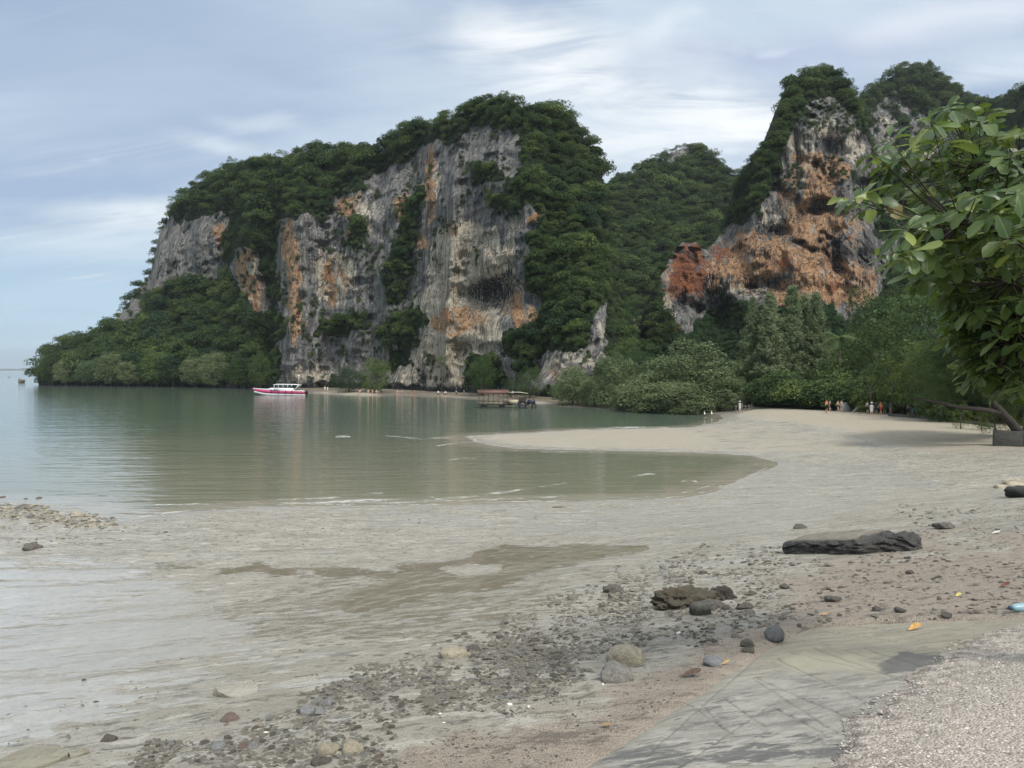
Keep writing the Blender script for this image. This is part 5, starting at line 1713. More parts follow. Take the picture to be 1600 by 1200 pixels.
M_ST_DARK = stone_mat('dark_muddy_stone', (0.155, 0.142, 0.115), (0.105, 0.097, 0.08), (0.045, 0.042, 0.036), -0.3, False)
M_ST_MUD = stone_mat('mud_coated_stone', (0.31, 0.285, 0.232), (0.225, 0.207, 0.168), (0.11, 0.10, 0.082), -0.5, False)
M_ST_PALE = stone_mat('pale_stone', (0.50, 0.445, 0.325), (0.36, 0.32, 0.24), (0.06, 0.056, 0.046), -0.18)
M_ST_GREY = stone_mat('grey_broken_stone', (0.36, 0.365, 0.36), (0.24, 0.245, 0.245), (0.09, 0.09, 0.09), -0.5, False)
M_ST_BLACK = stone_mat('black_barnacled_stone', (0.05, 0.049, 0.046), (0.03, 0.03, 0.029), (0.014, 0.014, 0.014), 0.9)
M_ST_RED = stone_mat('reddish_stone', (0.25, 0.185, 0.155), (0.19, 0.14, 0.118), (0.09, 0.065, 0.055), -0.6, False)


def stone_mesh(name, seed, m, sub=3, amp=0.28, flat=0.7, angular=0.5, freq=1.3, dims=(1, 1, 1)):
    import bmesh
    bm = bmesh.new()
    bmesh.ops.create_icosphere(bm, subdivisions=sub, radius=1.0)
    co = np.array([v.co for v in bm.verts])
    rg = np.random.default_rng(seed)
    if angular:
        for k in range(10):                           # cut facets
            d = rg.normal(0, 1, 3); d /= np.linalg.norm(d)
            lim = rg.uniform(0.55, 0.9)
            e = co @ d - lim
            co = co - np.where(e > 0, e, 0)[:, None] * d * angular * 1.2
    nn = vn3(co[:, 0] * freq + 5, co[:, 1] * freq, co[:, 2] * freq, seed) - .5 + 0.5 * (vn3(co[:, 0] * freq * 2.7, co[:, 1] * freq * 2.7, co[:, 2] * freq * 2.7, seed + 1) - .5)
    hf = vn3(co[:, 0] * freq * 7, co[:, 1] * freq * 7, co[:, 2] * freq * 7, seed + 2) - .5 if sub >= 3 else 0
    co = co * (1 + amp * nn + hf * .10)[:, None] * np.array(dims)
    co[:, 2] *= flat
    co[:, 2] = np.where(co[:, 2] < -0.35 * flat, -0.35 * flat + (co[:, 2] + 0.35 * flat) * 0.2, co[:, 2])
    for v, c in zip(bm.verts, co):
        v.co = c
    me = bpy.data.meshes.new(name)
    bm.to_mesh(me); bm.free()
    me.polygons.foreach_set('use_smooth', np.full(len(me.polygons), sub >= 3))
    me.materials.append(m)
    return me


def place(name, me, px, py, wpx, label, cat='stone', group=None, hw=1.0, rz=None, sink=0.22, tilt=(0, 0), fn=None, dw=1.0):
    """stone resting on the beach: its foot at pixel (px,py), wpx wide"""
    g = hit(px, py, fn)
    w = wpx * math.hypot(g.y, CAMZ - g.z) / F / 2 * .97
    o = link(name, me, None, (g.x, g.y + w * 0.5 * dw, g.z + w * 0.16 * hw), (tilt[0], tilt[1], rr_.uniform(0, 6.28) if rz is None else rz))
    o.scale = (w, w * dw, w * hw)
    o.location.z = float(terr(np.array([o.location.x]), np.array([o.location.y]))[0]) + w * hw * .17
    return tag(o, label, cat, group)


SM = lambda nm, seed, m, **k: stone_mesh(nm, seed, m, **k)
# the two rounded boulders
place('boulder', SM('boulder_rock', 1, M_ST_PALE, sub=4, amp=.22, flat=.82, angular=.35), 979, 1038, 62, 'large rounded pale stone with dark barnacled base, upper of a touching pair', 'rock', rz=0.3, hw=.95)
place('boulder', SM('boulder_rock', 2, stone_mat('grey_barnacled_stone', (0.34, 0.32, 0.28), (0.22, 0.21, 0.185), (0.07, 0.066, 0.058), -.3), sub=4, amp=.35, flat=.8, angular=.3, freq=1.8), 967, 1065, 54, 'lumpy grey barnacled stone, lower of a touching pair', 'rock', rz=1.0, hw=.9)
place('boulder', SM('boulder_rock', 3, M_ST_PALE, sub=4, amp=.25, flat=.7, angular=.5), 708, 1028, 42, 'single pale rough stone at the upper edge of the rubble', 'rock', rz=0.5, hw=.85)
place('stone', SM('stone_rock', 4, M_ST_DARK, sub=3), 739, 1018, 24, 'small dark stone touching the right side of the single pale rough stone', rz=0.1, hw=.7)
M_SLAB = stone_mat('mud_slab', (0.36, 0.338, 0.28), (0.29, 0.27, 0.225), (0.20, 0.185, 0.15), None, False)
M_SLAB2 = stone_mat('olive_slab', (0.28, 0.262, 0.20), (0.22, 0.205, 0.155), (0.11, 0.12, 0.095), None, False)


def slab(pts, th, m, label, tilt=0.0, seed=0):
    """broken flat slab: its outline as seen, real thickness, lying on the mud"""
    import bmesh
    cx_, cy_ = np.mean([q[0] for q in pts]), np.mean([q[1] for q in pts])
    g = hit(cx_, cy_ + 4)
    top = ground0([q[0] for q in pts], [q[1] for q in pts], g.z + th)
    bm = bmesh.new()
    rg = random.Random(seed)
    vs_ = [bm.verts.new((p_[0] - g.x, p_[1] - g.y, th + tilt * (p_[0] - g.x) + rg.uniform(-.008, .008))) for p_ in top]
    f_ = bm.faces.new(vs_)
    f_.normal_update()
    if f_.normal.z < 0:
        f_.normal_flip()
    ex = bmesh.ops.extrude_face_region(bm, geom=[f_])
    for v in [q for q in ex['geom'] if isinstance(q, bmesh.types.BMVert)]:
        v.co.z = -0.08; v.co.x *= .93 + rg.uniform(0, .06); v.co.y *= .95
    bmesh.ops.triangulate(bm, faces=[q for q in bm.faces if len(q.verts) > 4])
    bmesh.ops.subdivide_edges(bm, edges=bm.edges[:], cuts=4, use_grid_fill=True)
    for v in bm.verts:
        k = fbm(np.array([v.co.x * 9]), np.array([v.co.y * 9 + v.co.z * 12]), seed + 60, 3)[0] - .5
        v.co += Vector((k * .03, k * .03, k * .022))
    bmesh.ops.recalc_face_normals(bm, faces=bm.faces[:])
    me = bpy.data.meshes.new('slab_rock'); bm.to_mesh(me); bm.free()
    me.materials.append(m)
    o = link('slab_stone', me, None, g)
    return tag(o, label, 'rock')


slab([(333, 1074), (339, 1078), (352, 1086), (372, 1090), (395, 1087), (403, 1082), (401, 1070), (394, 1063), (372, 1064), (350, 1068)], .085, M_SLAB, 'flat grey slab lying alone on the wet mud', .02, 1)
slab([(-40, 1218), (-20, 1196), (22, 1174), (60, 1163), (92, 1166), (104, 1172), (105, 1180), (84, 1190), (40, 1205), (10, 1222)], .10, M_SLAB2, 'long flat olive slab at the bottom left corner', 0, 2)
slab([(105, 1176), (122, 1169), (138, 1168), (141, 1172), (128, 1178), (110, 1182)], .05, M_SLAB2, 'small dark slab beside the long flat olive slab', 0, 3)
place('stone', SM('stone_rock', 8, stone_mat('smooth_grey_stone', (0.20, 0.205, 0.205), (0.15, 0.155, 0.155), (0.06, 0.06, 0.058), -.15), sub=4, amp=.2, flat=.85, angular=.3, dims=(.8, 1.2, 1)), 1213, 1002, 36, 'smooth dark grey stone against the corner of the slipway', 'rock', rz=-.7, hw=1.1)
place('stone', SM('stone_rock', 9, M_ST_GREY, sub=3, amp=.3, flat=.7), 1117, 1040, 32, 'rough grey stone beside an orange leaf near the slipway edge', 'rock', rz=.4, hw=.95)
place('stone', SM('stone_rock', 10, M_ST_DARK, sub=3, amp=.2, flat=.8, angular=.9), 1169, 1011, 22, 'dark angular stone upper of two by the slipway edge', rz=.4)
place('stone', SM('stone_rock', 11, M_ST_DARK, sub=3, amp=.2, flat=.5, angular=.9), 1171, 1019, 22, 'dark flat stone lower of two by the slipway edge', rz=.2)
# weed-covered heap with the squared stone
place('weedy_rock', SM('weedy_rock_body', 12, stone_mat('weedy_rock_skin', (0.10, 0.085, 0.055), (0.065, 0.055, 0.036), (0.022, 0.02, 0.014), -.4), sub=5, amp=.7, flat=.55, angular=0, freq=3.4, dims=(1.25, .8, 1)), 1072, 948, 76, 'weed covered brown rock heap left of the squared stone', 'rock', rz=.1, hw=.9)
place('weedy_rock', SM('weedy_rock_body', 13, stone_mat('dark_weedy_skin', (0.065, 0.055, 0.044), (0.045, 0.038, 0.03), (0.02, 0.018, 0.014), -.4), sub=5, amp=.7, flat=.75, angular=0, freq=3.0), 1131, 936, 36, 'smaller weed covered dark rock at the upper right of the heap', 'rock', hw=1.0)
place('weedy_rock', SM('weedy_rock_body', 14, M_ST_DARK, sub=4, amp=.6, flat=.6, angular=0, freq=3.0), 1113, 950, 40, 'low weedy rubble right of the squared stone', 'rock', hw=.6)
sq = MB().box((0, 0, 0), (2, 1.5, 1.25), taper=.86)
me = sq.mesh('squared_stone_block', stone_mat('squared_stone_skin', (0.16, 0.16, 0.125), (0.11, 0.11, 0.088), (0.028, 0.027, 0.023), .1, False))
o = place('squared_stone', me, 1096, 961, 31, 'squared dark stone with olive top in front of the weedy heap', 'rock', rz=.35, hw=1.0)
bvm = o.modifiers.new('edge', 'BEVEL'); bvm.width = 0.28; bvm.segments = 3
o.location.z += 0.06
for (px, py, w, lab) in ((1166, 951, 26, 'dark weedy stone right of the heap'), (1136, 952, 16, 'tiny dark stone between the heap and dark weedy stone'), (1228, 920, 16, 'dark stone above the pinkish gravel right of the heap'),
                         (1252, 826 + 0, 22, 'dark weedy stone just above the left end of the long flat rock'), (1176, 930, 16, 'dark stone up right of the heap, smaller than its neighbour'), (960, 925, 34, 'low weedy mound on the mud left of the heap'),
                         (1100, 897, 14, 'single dark stone on the wet mud above the heap'), (1480, 965, 18, 'black crumbly lump of coral at the upper edge of the slipway'), (1372, 955, 16, 'dark rough stone right of the orange leaf on the beach'),
                         (1410, 957, 20, 'brown rough stone in the middle of three above the slipway'), (1425, 897, 14, 'small dark stone on the sand right of centre'), (1303, 940, 28, 'flat dark weedy stone above the slipway'),
                         (1420, 873, 12, 'pointed stone in front of the right end of the long flat rock'), (44, 859, 36, 'low dark stone alone on the left mud'), (130, 1064, 7, 'tiny dark stone alone on the left wet mud'),
                         (1482, 826, 36, 'dark weedy stone behind the right end of the long flat rock')):
    place('stone', SM('stone_rock', int(px), M_ST_DARK, sub=3, amp=.55, flat=.7, angular=.8, freq=2.4), px, py, w, lab, hw=.75 if w > 20 else .95)
place('stone', SM('stone_rock', 201, M_ST_GREY, sub=3, amp=.2, angular=1.0, flat=.7), 477, 1116, 28, 'pale grey broken stone, left of the small grey cluster', rz=.3)
place('stone', SM('stone_rock', 202, M_ST_GREY, sub=3, amp=.2, angular=1.0, flat=.9), 513, 1104, 22, 'squarish grey stone, right of the small grey cluster', rz=.9, hw=1.1)
place('stone', SM('stone_rock', 203, M_ST_GREY, sub=3, amp=.2, angular=1.0, flat=.8), 498, 1117, 22, 'grey broken stone, front of the small grey cluster', rz=1.5)
place('stone', SM('stone_rock', 204, M_ST_GREY, sub=3, amp=.2, angular=1.0, flat=.6), 493, 1099, 14, 'small pale stone, back of the small grey cluster', rz=2.5)
place('stone', SM('stone_rock', 205, M_ST_PALE, sub=3, amp=.2, angular=.7, flat=.75), 510, 1178, 34, 'tan stone with dark left side, left of the bottom pair', rz=.3)
place('stone', SM('stone_rock', 206, M_ST_PALE, sub=3, amp=.2, angular=.8, flat=.8), 548, 1176, 38, 'tan stone with black front, right of the bottom pair', rz=1.2)
place('stone', SM('stone_rock', 207, M_ST_DARK, sub=3, amp=.2, angular=.9, flat=.6), 500, 1196, 30, 'dark flat stone under the bottom pair of tan stones', rz=.2)
place('stone', SM('stone_rock', 208, M_ST_RED, sub=3, amp=.2, angular=.6, flat=.8), 590, 1187, 13, 'small brick red stone right of the bottom tan pair', rz=.2)
place('stone', SM('stone_rock', 209, M_ST_RED, sub=3, amp=.2, angular=.6, flat=.5), 356, 1128, 30, 'flat reddish stone below the grey slab', rz=.2)
place('stone', SM('stone_rock', 210, M_ST_GREY, sub=3, amp=.15, angular=1.0, flat=.5), 335, 1171, 26, 'flat pale stone left of a dark stone at lower left', rz=.4)
place('stone', SM('stone_rock', 211, M_ST_DARK, sub=3, amp=.15, angular=.8, flat=.8), 353, 1158, 15, 'small black stone above the flat pale stone', rz=.4)
place('stone', SM('stone_rock', 212, M_ST_RED, sub=3, amp=.15, angular=.8, flat=.7), 378, 1170, 18, 'dull red stone beside a white grey stone', rz=.4)
place('stone', SM('stone_rock', 213, M_ST_GREY, sub=3, amp=.15, angular=1.0, flat=.8), 394, 1171, 17, 'white grey stone beside the dull red stone', rz=.4)
place('stone', SM('stone_rock', 214, M_ST_PALE, sub=3, amp=.15, angular=.2, flat=.9), 405, 1136, 11, 'small round yellowish stone above a flat yellow piece', rz=.4)
place('stone', SM('stone_rock', 215, M_ST_DARK, sub=3, amp=.3, angular=.7, flat=.6), 168, 1160, 26, 'dark broken stone above the small slab at lower left', rz=.4)
place('stone', SM('stone_rock', 216, stone_mat('olive_stone', (0.26, 0.245, 0.19), (0.2, 0.19, 0.145), (0.07, 0.065, 0.05), -.3), sub=3, amp=.3, angular=.5, flat=.55), 895, 1026 - 90, 20, 'olive mud coated stone on the mottled mud', rz=.4)

# the long flat rock, a broken block with a pale worn top and black barnacled side
g0, g1 = hit(1244, 858), hit(1444, 858)
Lx = (g1 - g0).length
nxr, nyr, nzr = 90, 30, 14
import bmesh as _bm
bmr = _bm.new()
_bm.ops.create_cube(bmr, size=1.0)
_bm.ops.subdivide_edges(bmr, edges=bmr.edges[:], cuts=44, use_grid_fill=True)
co = np.array([v.co for v in bmr.verts])
co = co[:, :3] * 2
d = np.linalg.norm(co * np.array([1, 1, 1]), axis=1)
rnd = (np.abs(co) ** 7).sum(1) ** (1 / 7)
co = co / rnd[:, None]
tx = co[:, 0] * .5 + .5
wprof = np.interp(tx, [0, .06, .3, .6, .72, .80, .9, 1], [.62, .82, 1, 1, .95, .66, .5, .34])
hprof = np.interp(tx, [0, .05, .2, .55, .68, .74, .84, .94, 1], [.62, .80, .95, 1.05, 1.02, .88, .86, .92, .6])
x = (co[:, 0]) * Lx / 2 * .96
y = co[:, 1] * Lx * .225 * wprof + np.interp(tx, [0, .7, 1], [0.0, 0.02, .06]) * Lx
z = co[:, 2] * Lx * .076 * hprof
up_ = co[:, 2] > .2
nz_ = fbm(x * 5 / Lx * 3, y * 9 / Lx * 3 + z * 14, 71, 4) - .5
side = 1 - ssn(co[:, 2], .75, .98)
amp_ = (0.012 + 0.045 * side) * Lx
y = y - np.sign(co[:, 1]) * nz_ * amp_ * 1.2
z = z + (fbm(x * 8 / Lx, y * 14 / Lx, 72, 4) - .5) * Lx * .022 + up_ * y * 0.10 + up_ * (tx > .66) * (fbm(x * 16 / Lx, y * 20 / Lx, 73, 3) - .55) * Lx * .06
for v, a, b2, c in zip(bmr.verts, x, y, z):
    v.co = (a, b2, c)
mel = bpy.data.meshes.new('long_flat_rock'); bmr.to_mesh(mel); bmr.free()
mel.polygons.foreach_set('use_smooth', np.ones(len(mel.polygons), bool))
m_long, n, b = mat('long_rock_skin')
p = n.obj()
nrm = n.add('ShaderNodeNewGeometry').outputs['Normal']
sn = n.add('ShaderNodeSeparateXYZ'); n.put(sn.inputs[0], nrm)
sx_ = n.add('ShaderNodeSeparateXYZ'); n.put(sx_.inputs[0], p)
a1 = n.noise(p, 4.0, 6.0, .6); a2 = n.noise(p, 26.0, 4.0, .6)
topm = n.ss(n.math('ADD', sx_.outputs[2], n.math('MULTIPLY', n.math('SUBTRACT', a1, .5), .12)), 0.046 * Lx, 0.066 * Lx)
topm = n.math('MULTIPLY', topm, n.ss(sx_.outputs[0], 0.24 * Lx, 0.10 * Lx))
c = n.mix(n.ss(a1, .35, .65), (0.028, 0.027, 0.025), (0.06, 0.057, 0.05))
c = n.mix(n.ss(n.noise(p, 34.0, 2.0), .66, .72), c, (0.26, 0.255, 0.24))
c = n.mix(topm, c, n.mix(n.ss(a1, .4, .7), (0.24, 0.215, 0.17), (0.16, 0.143, 0.112)))
n.put(b.inputs['Base Color'], c)
n.put(b.inputs['Roughness'], n.mixf(topm, 0.55, 0.8))
n.put(b.inputs['Normal'], n.bump(n.math('ADD', a1, a2), .9, .05))
mel.materials.append(m_long)
gc = hit(1345, 864)
zl_ = [float(terr(np.array([q_.x]), np.array([q_.y + Lx * .1]))[0]) for q_ in (g0, g1)]
o = link('long_flat_rock', mel, None, (gc.x, gc.y + Lx * .20, (zl_[0] + zl_[1]) / 2 + Lx * .054), (-0.05, -math.atan2(zl_[1] - zl_[0], Lx), math.atan2(g1.y - g0.y, g1.x - g0.x) + .02))
tag(o, 'long flat rock with pale worn top and black barnacled side', 'rock')

# slabs at the right edge of the beach
for px, py, w, hw, lab, m_, rz in ((1606, 776, 56, .9, 'black rounded rock at the right edge below the pale slabs', M_ST_BLACK, .1), (1600, 762, 40, .55, 'pale flat slab lying on the black rock at the right edge', M_ST_PALE, .3),
                                   (1586, 757, 26, 1.1, 'upright tan stone behind the slabs at the right edge', M_ST_PALE, 1.0), (1572, 763, 34, .35, 'low flat tan stone left of the slabs at the right edge', M_ST_PALE, .2)):
    place('slab_stone', SM('slab_rock', int(px + py), m_, sub=3, amp=.2, angular=1.0, flat=.7), px, py, w, lab, 'rock', rz=rz, hw=hw)

# ---------------------------------------------------------------- counted stones of the rubble and the gravel between them
ZON = [([(300, 1200), (440, 1105), (560, 1048), (700, 1010), (850, 940), (960, 900), (1060, 880), (1100, 940), (1020, 1010), (940, 1010), (900, 1075), (800, 1120), (660, 1120), (560, 1160), (470, 1215)], 1.0, (2.0, 7.5), 'rubble'),
       ([(560, 1060), (700, 1030), (860, 980), (900, 1050), (820, 1100), (700, 1110), (540, 1110), (440, 1130)], 1.5, (2.5, 9.0), 'rubble'),
       ([(200, 1205), (240, 1150), (330, 1150), (420, 1115), (620, 1140), (620, 1215)], .8, (2.5, 9.0), 'bottom'),
       ([(960, 890), (1100, 850), (1240, 862), (1240, 960), (1150, 1010), (1010, 1000), (930, 960)], .8, (2.0, 7.5), 'mid'),
       ([(1240, 880), (1400, 860), (1600, 880), (1640, 960), (1320, 968), (1240, 980)], .45, (1.8, 7), 'right'),
       ([(1400, 800), (1620, 780), (1640, 860), (1450, 860), (1420, 830)], .55, (2, 6), 'right'),
       ([(-20, 790), (60, 788), (130, 806), (180, 816), (130, 822), (60, 824), (-20, 830)], 2.2, (2.5, 8), 'left'),
       ([(-20, 822), (160, 820), (300, 826), (260, 846), (60, 852), (-20, 850)], .5, (1.6, 5), 'left'),
       ([(240, 800), (800, 792), (1000, 800), (860, 836), (560, 862), (300, 850)], .16, (1.4, 3.6), 'flat'),
       ([(700, 1130), (880, 1090), (1060, 1030), (1180, 1000), (1060, 1090), (880, 1200), (600, 1210)], .35, (1.4, 4.0), 'right'),
       ([(0, 1100), (330, 1010), (560, 1000), (500, 1090), (330, 1180), (0, 1190)], .035, (1.5, 5), 'flat')]
GL = {'rubble': ('small mud coated stone among the rubble in the middle foreground', 'stones of the middle rubble'), 'mid': ('small dark stone on the wet mud round the weedy heap', 'stones round the weedy heap'),
      'right': ('small dark stone strewn on the gravelly sand at the right', 'stones on the right sand'), 'left': ('small stone in the rocky spit at the left water edge', 'stones of the left spit'),
      'flat': ('tiny stone scattered on the wet flat', 'stones on the wet flat'), 'bottom': ('small stone at the bottom of the rubble', 'stones of the lower rubble')}
LMK = ((979, 1030, 'the boulder pair'), (708, 1025, 'the single pale rough stone'), (369, 1090, 'the flat grey slab'), (495, 1110, 'the small grey cluster'), (530, 1178, 'the bottom pair of tan stones'), (365, 1165, 'the dull red stone'), (1090, 945, 'the weedy heap'),
       (1117, 1035, 'the rough grey stone'), (1213, 995, 'the smooth dark grey stone'), (1345, 850, 'the long flat rock'), (1428, 980, 'the orange leaf'), (44, 856, 'the low dark stone'), (797, 1100, 'the white triangular shard'), (690, 1122, 'the two small white shells'),
       (795, 1012, 'the thin dark twig'), (895, 936, 'the olive stone'), (960, 922, 'the low weedy mound'), (1166, 948, 'the dark weedy stone'), (1480, 962, 'the black coral lump'), (1600, 770, 'the slabs at the right edge'), (55, 1200, 'the long olive slab'), (100, 805, 'the water edge of the rocky spit'))


def near_label(base, px, py):
    lx, ly, nm = min(LMK, key=lambda q: math.hypot(q[0] - px, (q[1] - py) * 1.8))
    dx, dy = px - lx, (py - ly) * 1.8
    side = ('just right of ' if dx > 0 else 'just left of ') if abs(dx) > abs(dy) else ('just below ' if dy > 0 else 'just above ')
    return base + ', ' +  (side if math.hypot(dx, dy) < 70 else side[5:] if side[5:].startswith(('below', 'above')) else 'farther ' + side[5:]) + nm


SHORTL = {'rubble': 'muddy rubble stone', 'mid': 'dark stone on wet mud', 'right': 'small stone on gravelly sand', 'left': 'small stone of the rocky spit', 'flat': 'tiny stone on the wet flat', 'bottom': 'small rubble stone'}
SKIND = []
for i in range(4):
    SKIND += [stone_mesh('beach_stone', 300 + i, M_ST_MUD, 2, .3, .55, .8), stone_mesh('beach_stone', 320 + i, M_ST_DARK, 2, .45, .65, .4, 2.0), stone_mesh('beach_stone', 340 + i, M_ST_MUD, 2, .2, .4, 1.0)]
SKIND += [stone_mesh('beach_stone', 360, M_ST_GREY, 2, .2, .6, 1.0), stone_mesh('beach_stone', 361, M_ST_PALE, 2, .2, .6, .7), stone_mesh('beach_stone', 362, M_ST_RED, 2, .2, .6, .7)]
SW = np.array([1.2, .45, 1.2] * 4 + [.5, .5, .06]); SW /= SW.sum()
rs = np.random.default_rng(8)
st_all = []
for poly, dens, (lo, hi), zn in ZON:
    a = np.array(poly, float)
    x0, y0 = a.min(0); x1, y1 = a.max(0)
    N = int((x1 - x0) * (y1 - y0) / 8.0 * dens)
    qx, qy = rs.uniform(x0, x1, N), rs.uniform(y0, y1, N)
    sdq = poly_sd(qx, qy, poly) + (fbm(qx / 40, qy / 18, 5, 3) - .5) * 40
    cl = fbm(qx / 34, qy / 16, 15, 3)
    ok = (sdq > 0) & (rs.random(N) < ssn(cl, .22, .60)) & (poly_sd(qx, qy, [(q[0], q[1] + 4) for q in EDGE] + [(2600, 1500), (300, 1560)]) < 0)
    for q in np.nonzero(ok)[0]:
        w = lo * .85 + (hi - lo) * 1.5 * rs.random() ** 3.6
        if rs.random() < .02:
            w *= 1.6
        st_all.append((w, qx[q], qy[q], zn))
st_all.sort(key=lambda s: -s[0])
# ground points of all stones at once
sx_a = np.array([s[1] for s in st_all]); sy_a = np.array([s[2] for s in st_all])
hs2 = np.geomspace(4, 70, 150)
gpos = np.zeros((len(st_all), 3))
for c0_ in range(0, len(st_all), 2000):
    sl = slice(c0_, c0_ + 2000)
    rp = P(sx_a[sl, None], sy_a[sl, None], hs2[None])
    gz = terr(rp[..., 0], rp[..., 1], rough=False)
    below = rp[..., 2] <= gz
    ii = np.clip(np.where(below.any(1), below.argmax(1), len(hs2) - 1), 1, None)
    ar = np.arange(rp.shape[0])
    e0, e1 = (rp[..., 2] - gz)[ar, ii - 1], (rp[..., 2] - gz)[ar, ii]
    f_ = np.clip(e0 / (e0 - e1 + 1e-12), 0, 1)[:, None]
    gpos[sl] = rp[ar, ii - 1] * (1 - f_) + rp[ar, ii] * f_
gpos[:, 2] = terr(gpos[:, 0], gpos[:, 1])
gp, gs, gi_, gr = [], [], [], []
for k, (w, px, py, zn) in enumerate(st_all):
    g = gpos[k]
    r = w * math.hypot(g[1], CAMZ - g[2]) / F / 2
    kind = int(rs.choice(len(SKIND), p=SW))
    if zn == 'left' and rs.random() < .3:
        kind = 13
    if k < 270:
        o = link('stone', SKIND[kind], None, (g[0], g[1], g[2] + r * .18), (rs.uniform(-.25, .25), rs.uniform(-.25, .25), rs.uniform(0, 6.28)))
        o.scale = (r * rs.uniform(.9, 1.4), r, r * rs.uniform(.6, 1.0))
        tag(o, near_label(SHORTL[zn], px, py), 'stone', GL[zn][1])
    else:
        gp.append((g[0], g[1], g[2] + r * .12)); gs.append((r * rs.uniform(.9, 1.5), r, r * rs.uniform(.5, 1.0))); gi_.append(kind)
        gr.append((rs.uniform(-.3, .3), rs.uniform(-.3, .3), rs.uniform(0, 6.28)))
scatter('gravel', gp, np.array(gs), gi_, SKIND, 'small loose stones and mud crumbs strewn over the beach', np.array(gr))
print('stones', len(st_all))
# loose stone chips on the rubble path
qx = rs.uniform(1300, 1660, 5200); qy = rs.uniform(960, 1240, 5200)
wp = ramp_at(qx, qy)
dd = poly_sd(wp[:, 0], wp[:, 1], pw)
ok = (dd > -0.04) & (rs.random(len(qx)) < 0.9 * ssn(1.7 - dd, 0, 1.2) + .15)
wp, dd = wp[ok], dd[ok]
zq = pathz(wp[:, 0], wp[:, 1], np.maximum(dd, 0))
PEB = [stone_mesh('path_chip', 400 + i, plain('path_chip_%d' % i, c_, .85, .25), 1, .3, .6, .6) for i, c_ in enumerate(((0.42, 0.38, 0.34), (0.27, 0.245, 0.22), (0.56, 0.53, 0.48), (0.185, 0.165, 0.15), (0.36, 0.30, 0.26)))]
rad = rs.uniform(.005, .013, len(wp)) * rs.choice([1, 1.5], len(wp), p=[.9, .1])
scatter('path_gravel', np.stack([wp[:, 0], wp[:, 1], zq], -1), np.stack([rad * 1.3, rad, rad * .7], -1), rs.integers(0, 5, len(wp)), PEB, 'small stone chips bedded in the aggregate path')

# ---------------------------------------------------------------- fallen leaves and litter
def dead_leaf(name, col, seed, curl):
    v, f_ = almond_leaf(-curl, curl * 1.4, 1.05)
    v = [(x_ - .5, y_, z_ + .12 * math.sin(x_ * 9 + seed) * curl + .02) for x_, y_, z_ in v]
    return mesh_np(name, np.array(v, float), f_, plain('dead_leaf_%d' % seed, col, .7, .35, .3, 9.0), True)


for px, py, w, col_, lab, fn, cu in ((1428, 984, 26, (0.52, 0.30, 0.10), 'large orange fallen leaf curled on the slipway', rampz, .18), (1287, 962, 14, (0.55, 0.33, 0.15), 'small orange leaf on the pinkish sand above the slipway', None, .18), (1497, 932, 13, (0.55, 0.48, 0.15), 'yellow fallen leaf on the right sand', None, .2),
                                     (1569, 918, 18, (0.16, 0.07, 0.045), 'dark red brown leaf on the right sand', None, .3), (1078, 1057, 34, (0.115, 0.075, 0.055), 'long dark brown curled leaf near the slipway edge', None, .18), (1133, 1039, 14, (0.55, 0.36, 0.15), 'small orange leaf beside the rough grey stone', None, .3),
                                     (946, 1136, 18, (0.34, 0.21, 0.10), 'tan dry leaf at the foot of the slipway', None, .18), (1556, 834, 14, (0.6, 0.58, 0.5), 'pale bleached leaf on the far right sand', None, .2)):
    g = hit(px, py, fn)
    L = w * math.hypot(g.y, CAMZ - g.z) / F
    o = link('fallen_leaf', dead_leaf('fallen_leaf_blade', col_, int(px), cu), None, (g.x, g.y, g.z + .012 + L * .02), (.1, -.1, rr_.uniform(-.5, .5)), L)
    tag(o, lab, 'leaf')
# pale shells / chips of white litter
for px, py, w, lab in ((413, 1146, 18, 'flat pale yellow chip of litter at lower left'), (797, 1102, 14, 'white triangular shard beside reddish litter'), (826, 1105, 9, 'small white shard right of the triangular one'), (940, 1058, 10, 'white shell chip left of the lower boulder'),
                       (942, 1070, 8, 'white shell chip below the lower boulder'), (1060, 990, 14, 'white flat shell on the mud under the weedy heap'), (688, 1116, 9, 'small white shell on the muddy rubble'), (693, 1130, 9, 'small white shell below the other on the rubble')):
    g = hit(px, py)
    L = w * math.hypot(g.y, CAMZ - g.z) / F / 2 * .75
    V = [(-1, -.35, 0), (.2, -.6, 0), (1, .1, 0), (.1, .7, .0), (-.8, .4, .0), (-.9, -.3, .22), (.2, -.5, .3), (.9, .1, .26), (.1, .6, .3), (-.7, .35, .2)]
    Fs = [(4, 3, 2, 1, 0), (5, 6, 7, 8, 9), (0, 1, 6, 5), (1, 2, 7, 6), (2, 3, 8, 7), (3, 4, 9, 8), (4, 0, 5, 9)]
    o = link('litter_chip', mesh_np('litter_chip', np.array(V) * L, Fs, plain('chip_%d' % px, (0.72, 0.70, 0.55) if px == 413 else (0.74, 0.73, 0.70), .5)), None, (g.x, g.y, g.z + .004), (.15, .2, rr_.uniform(0, 6)))
    tag(o, lab, 'litter')
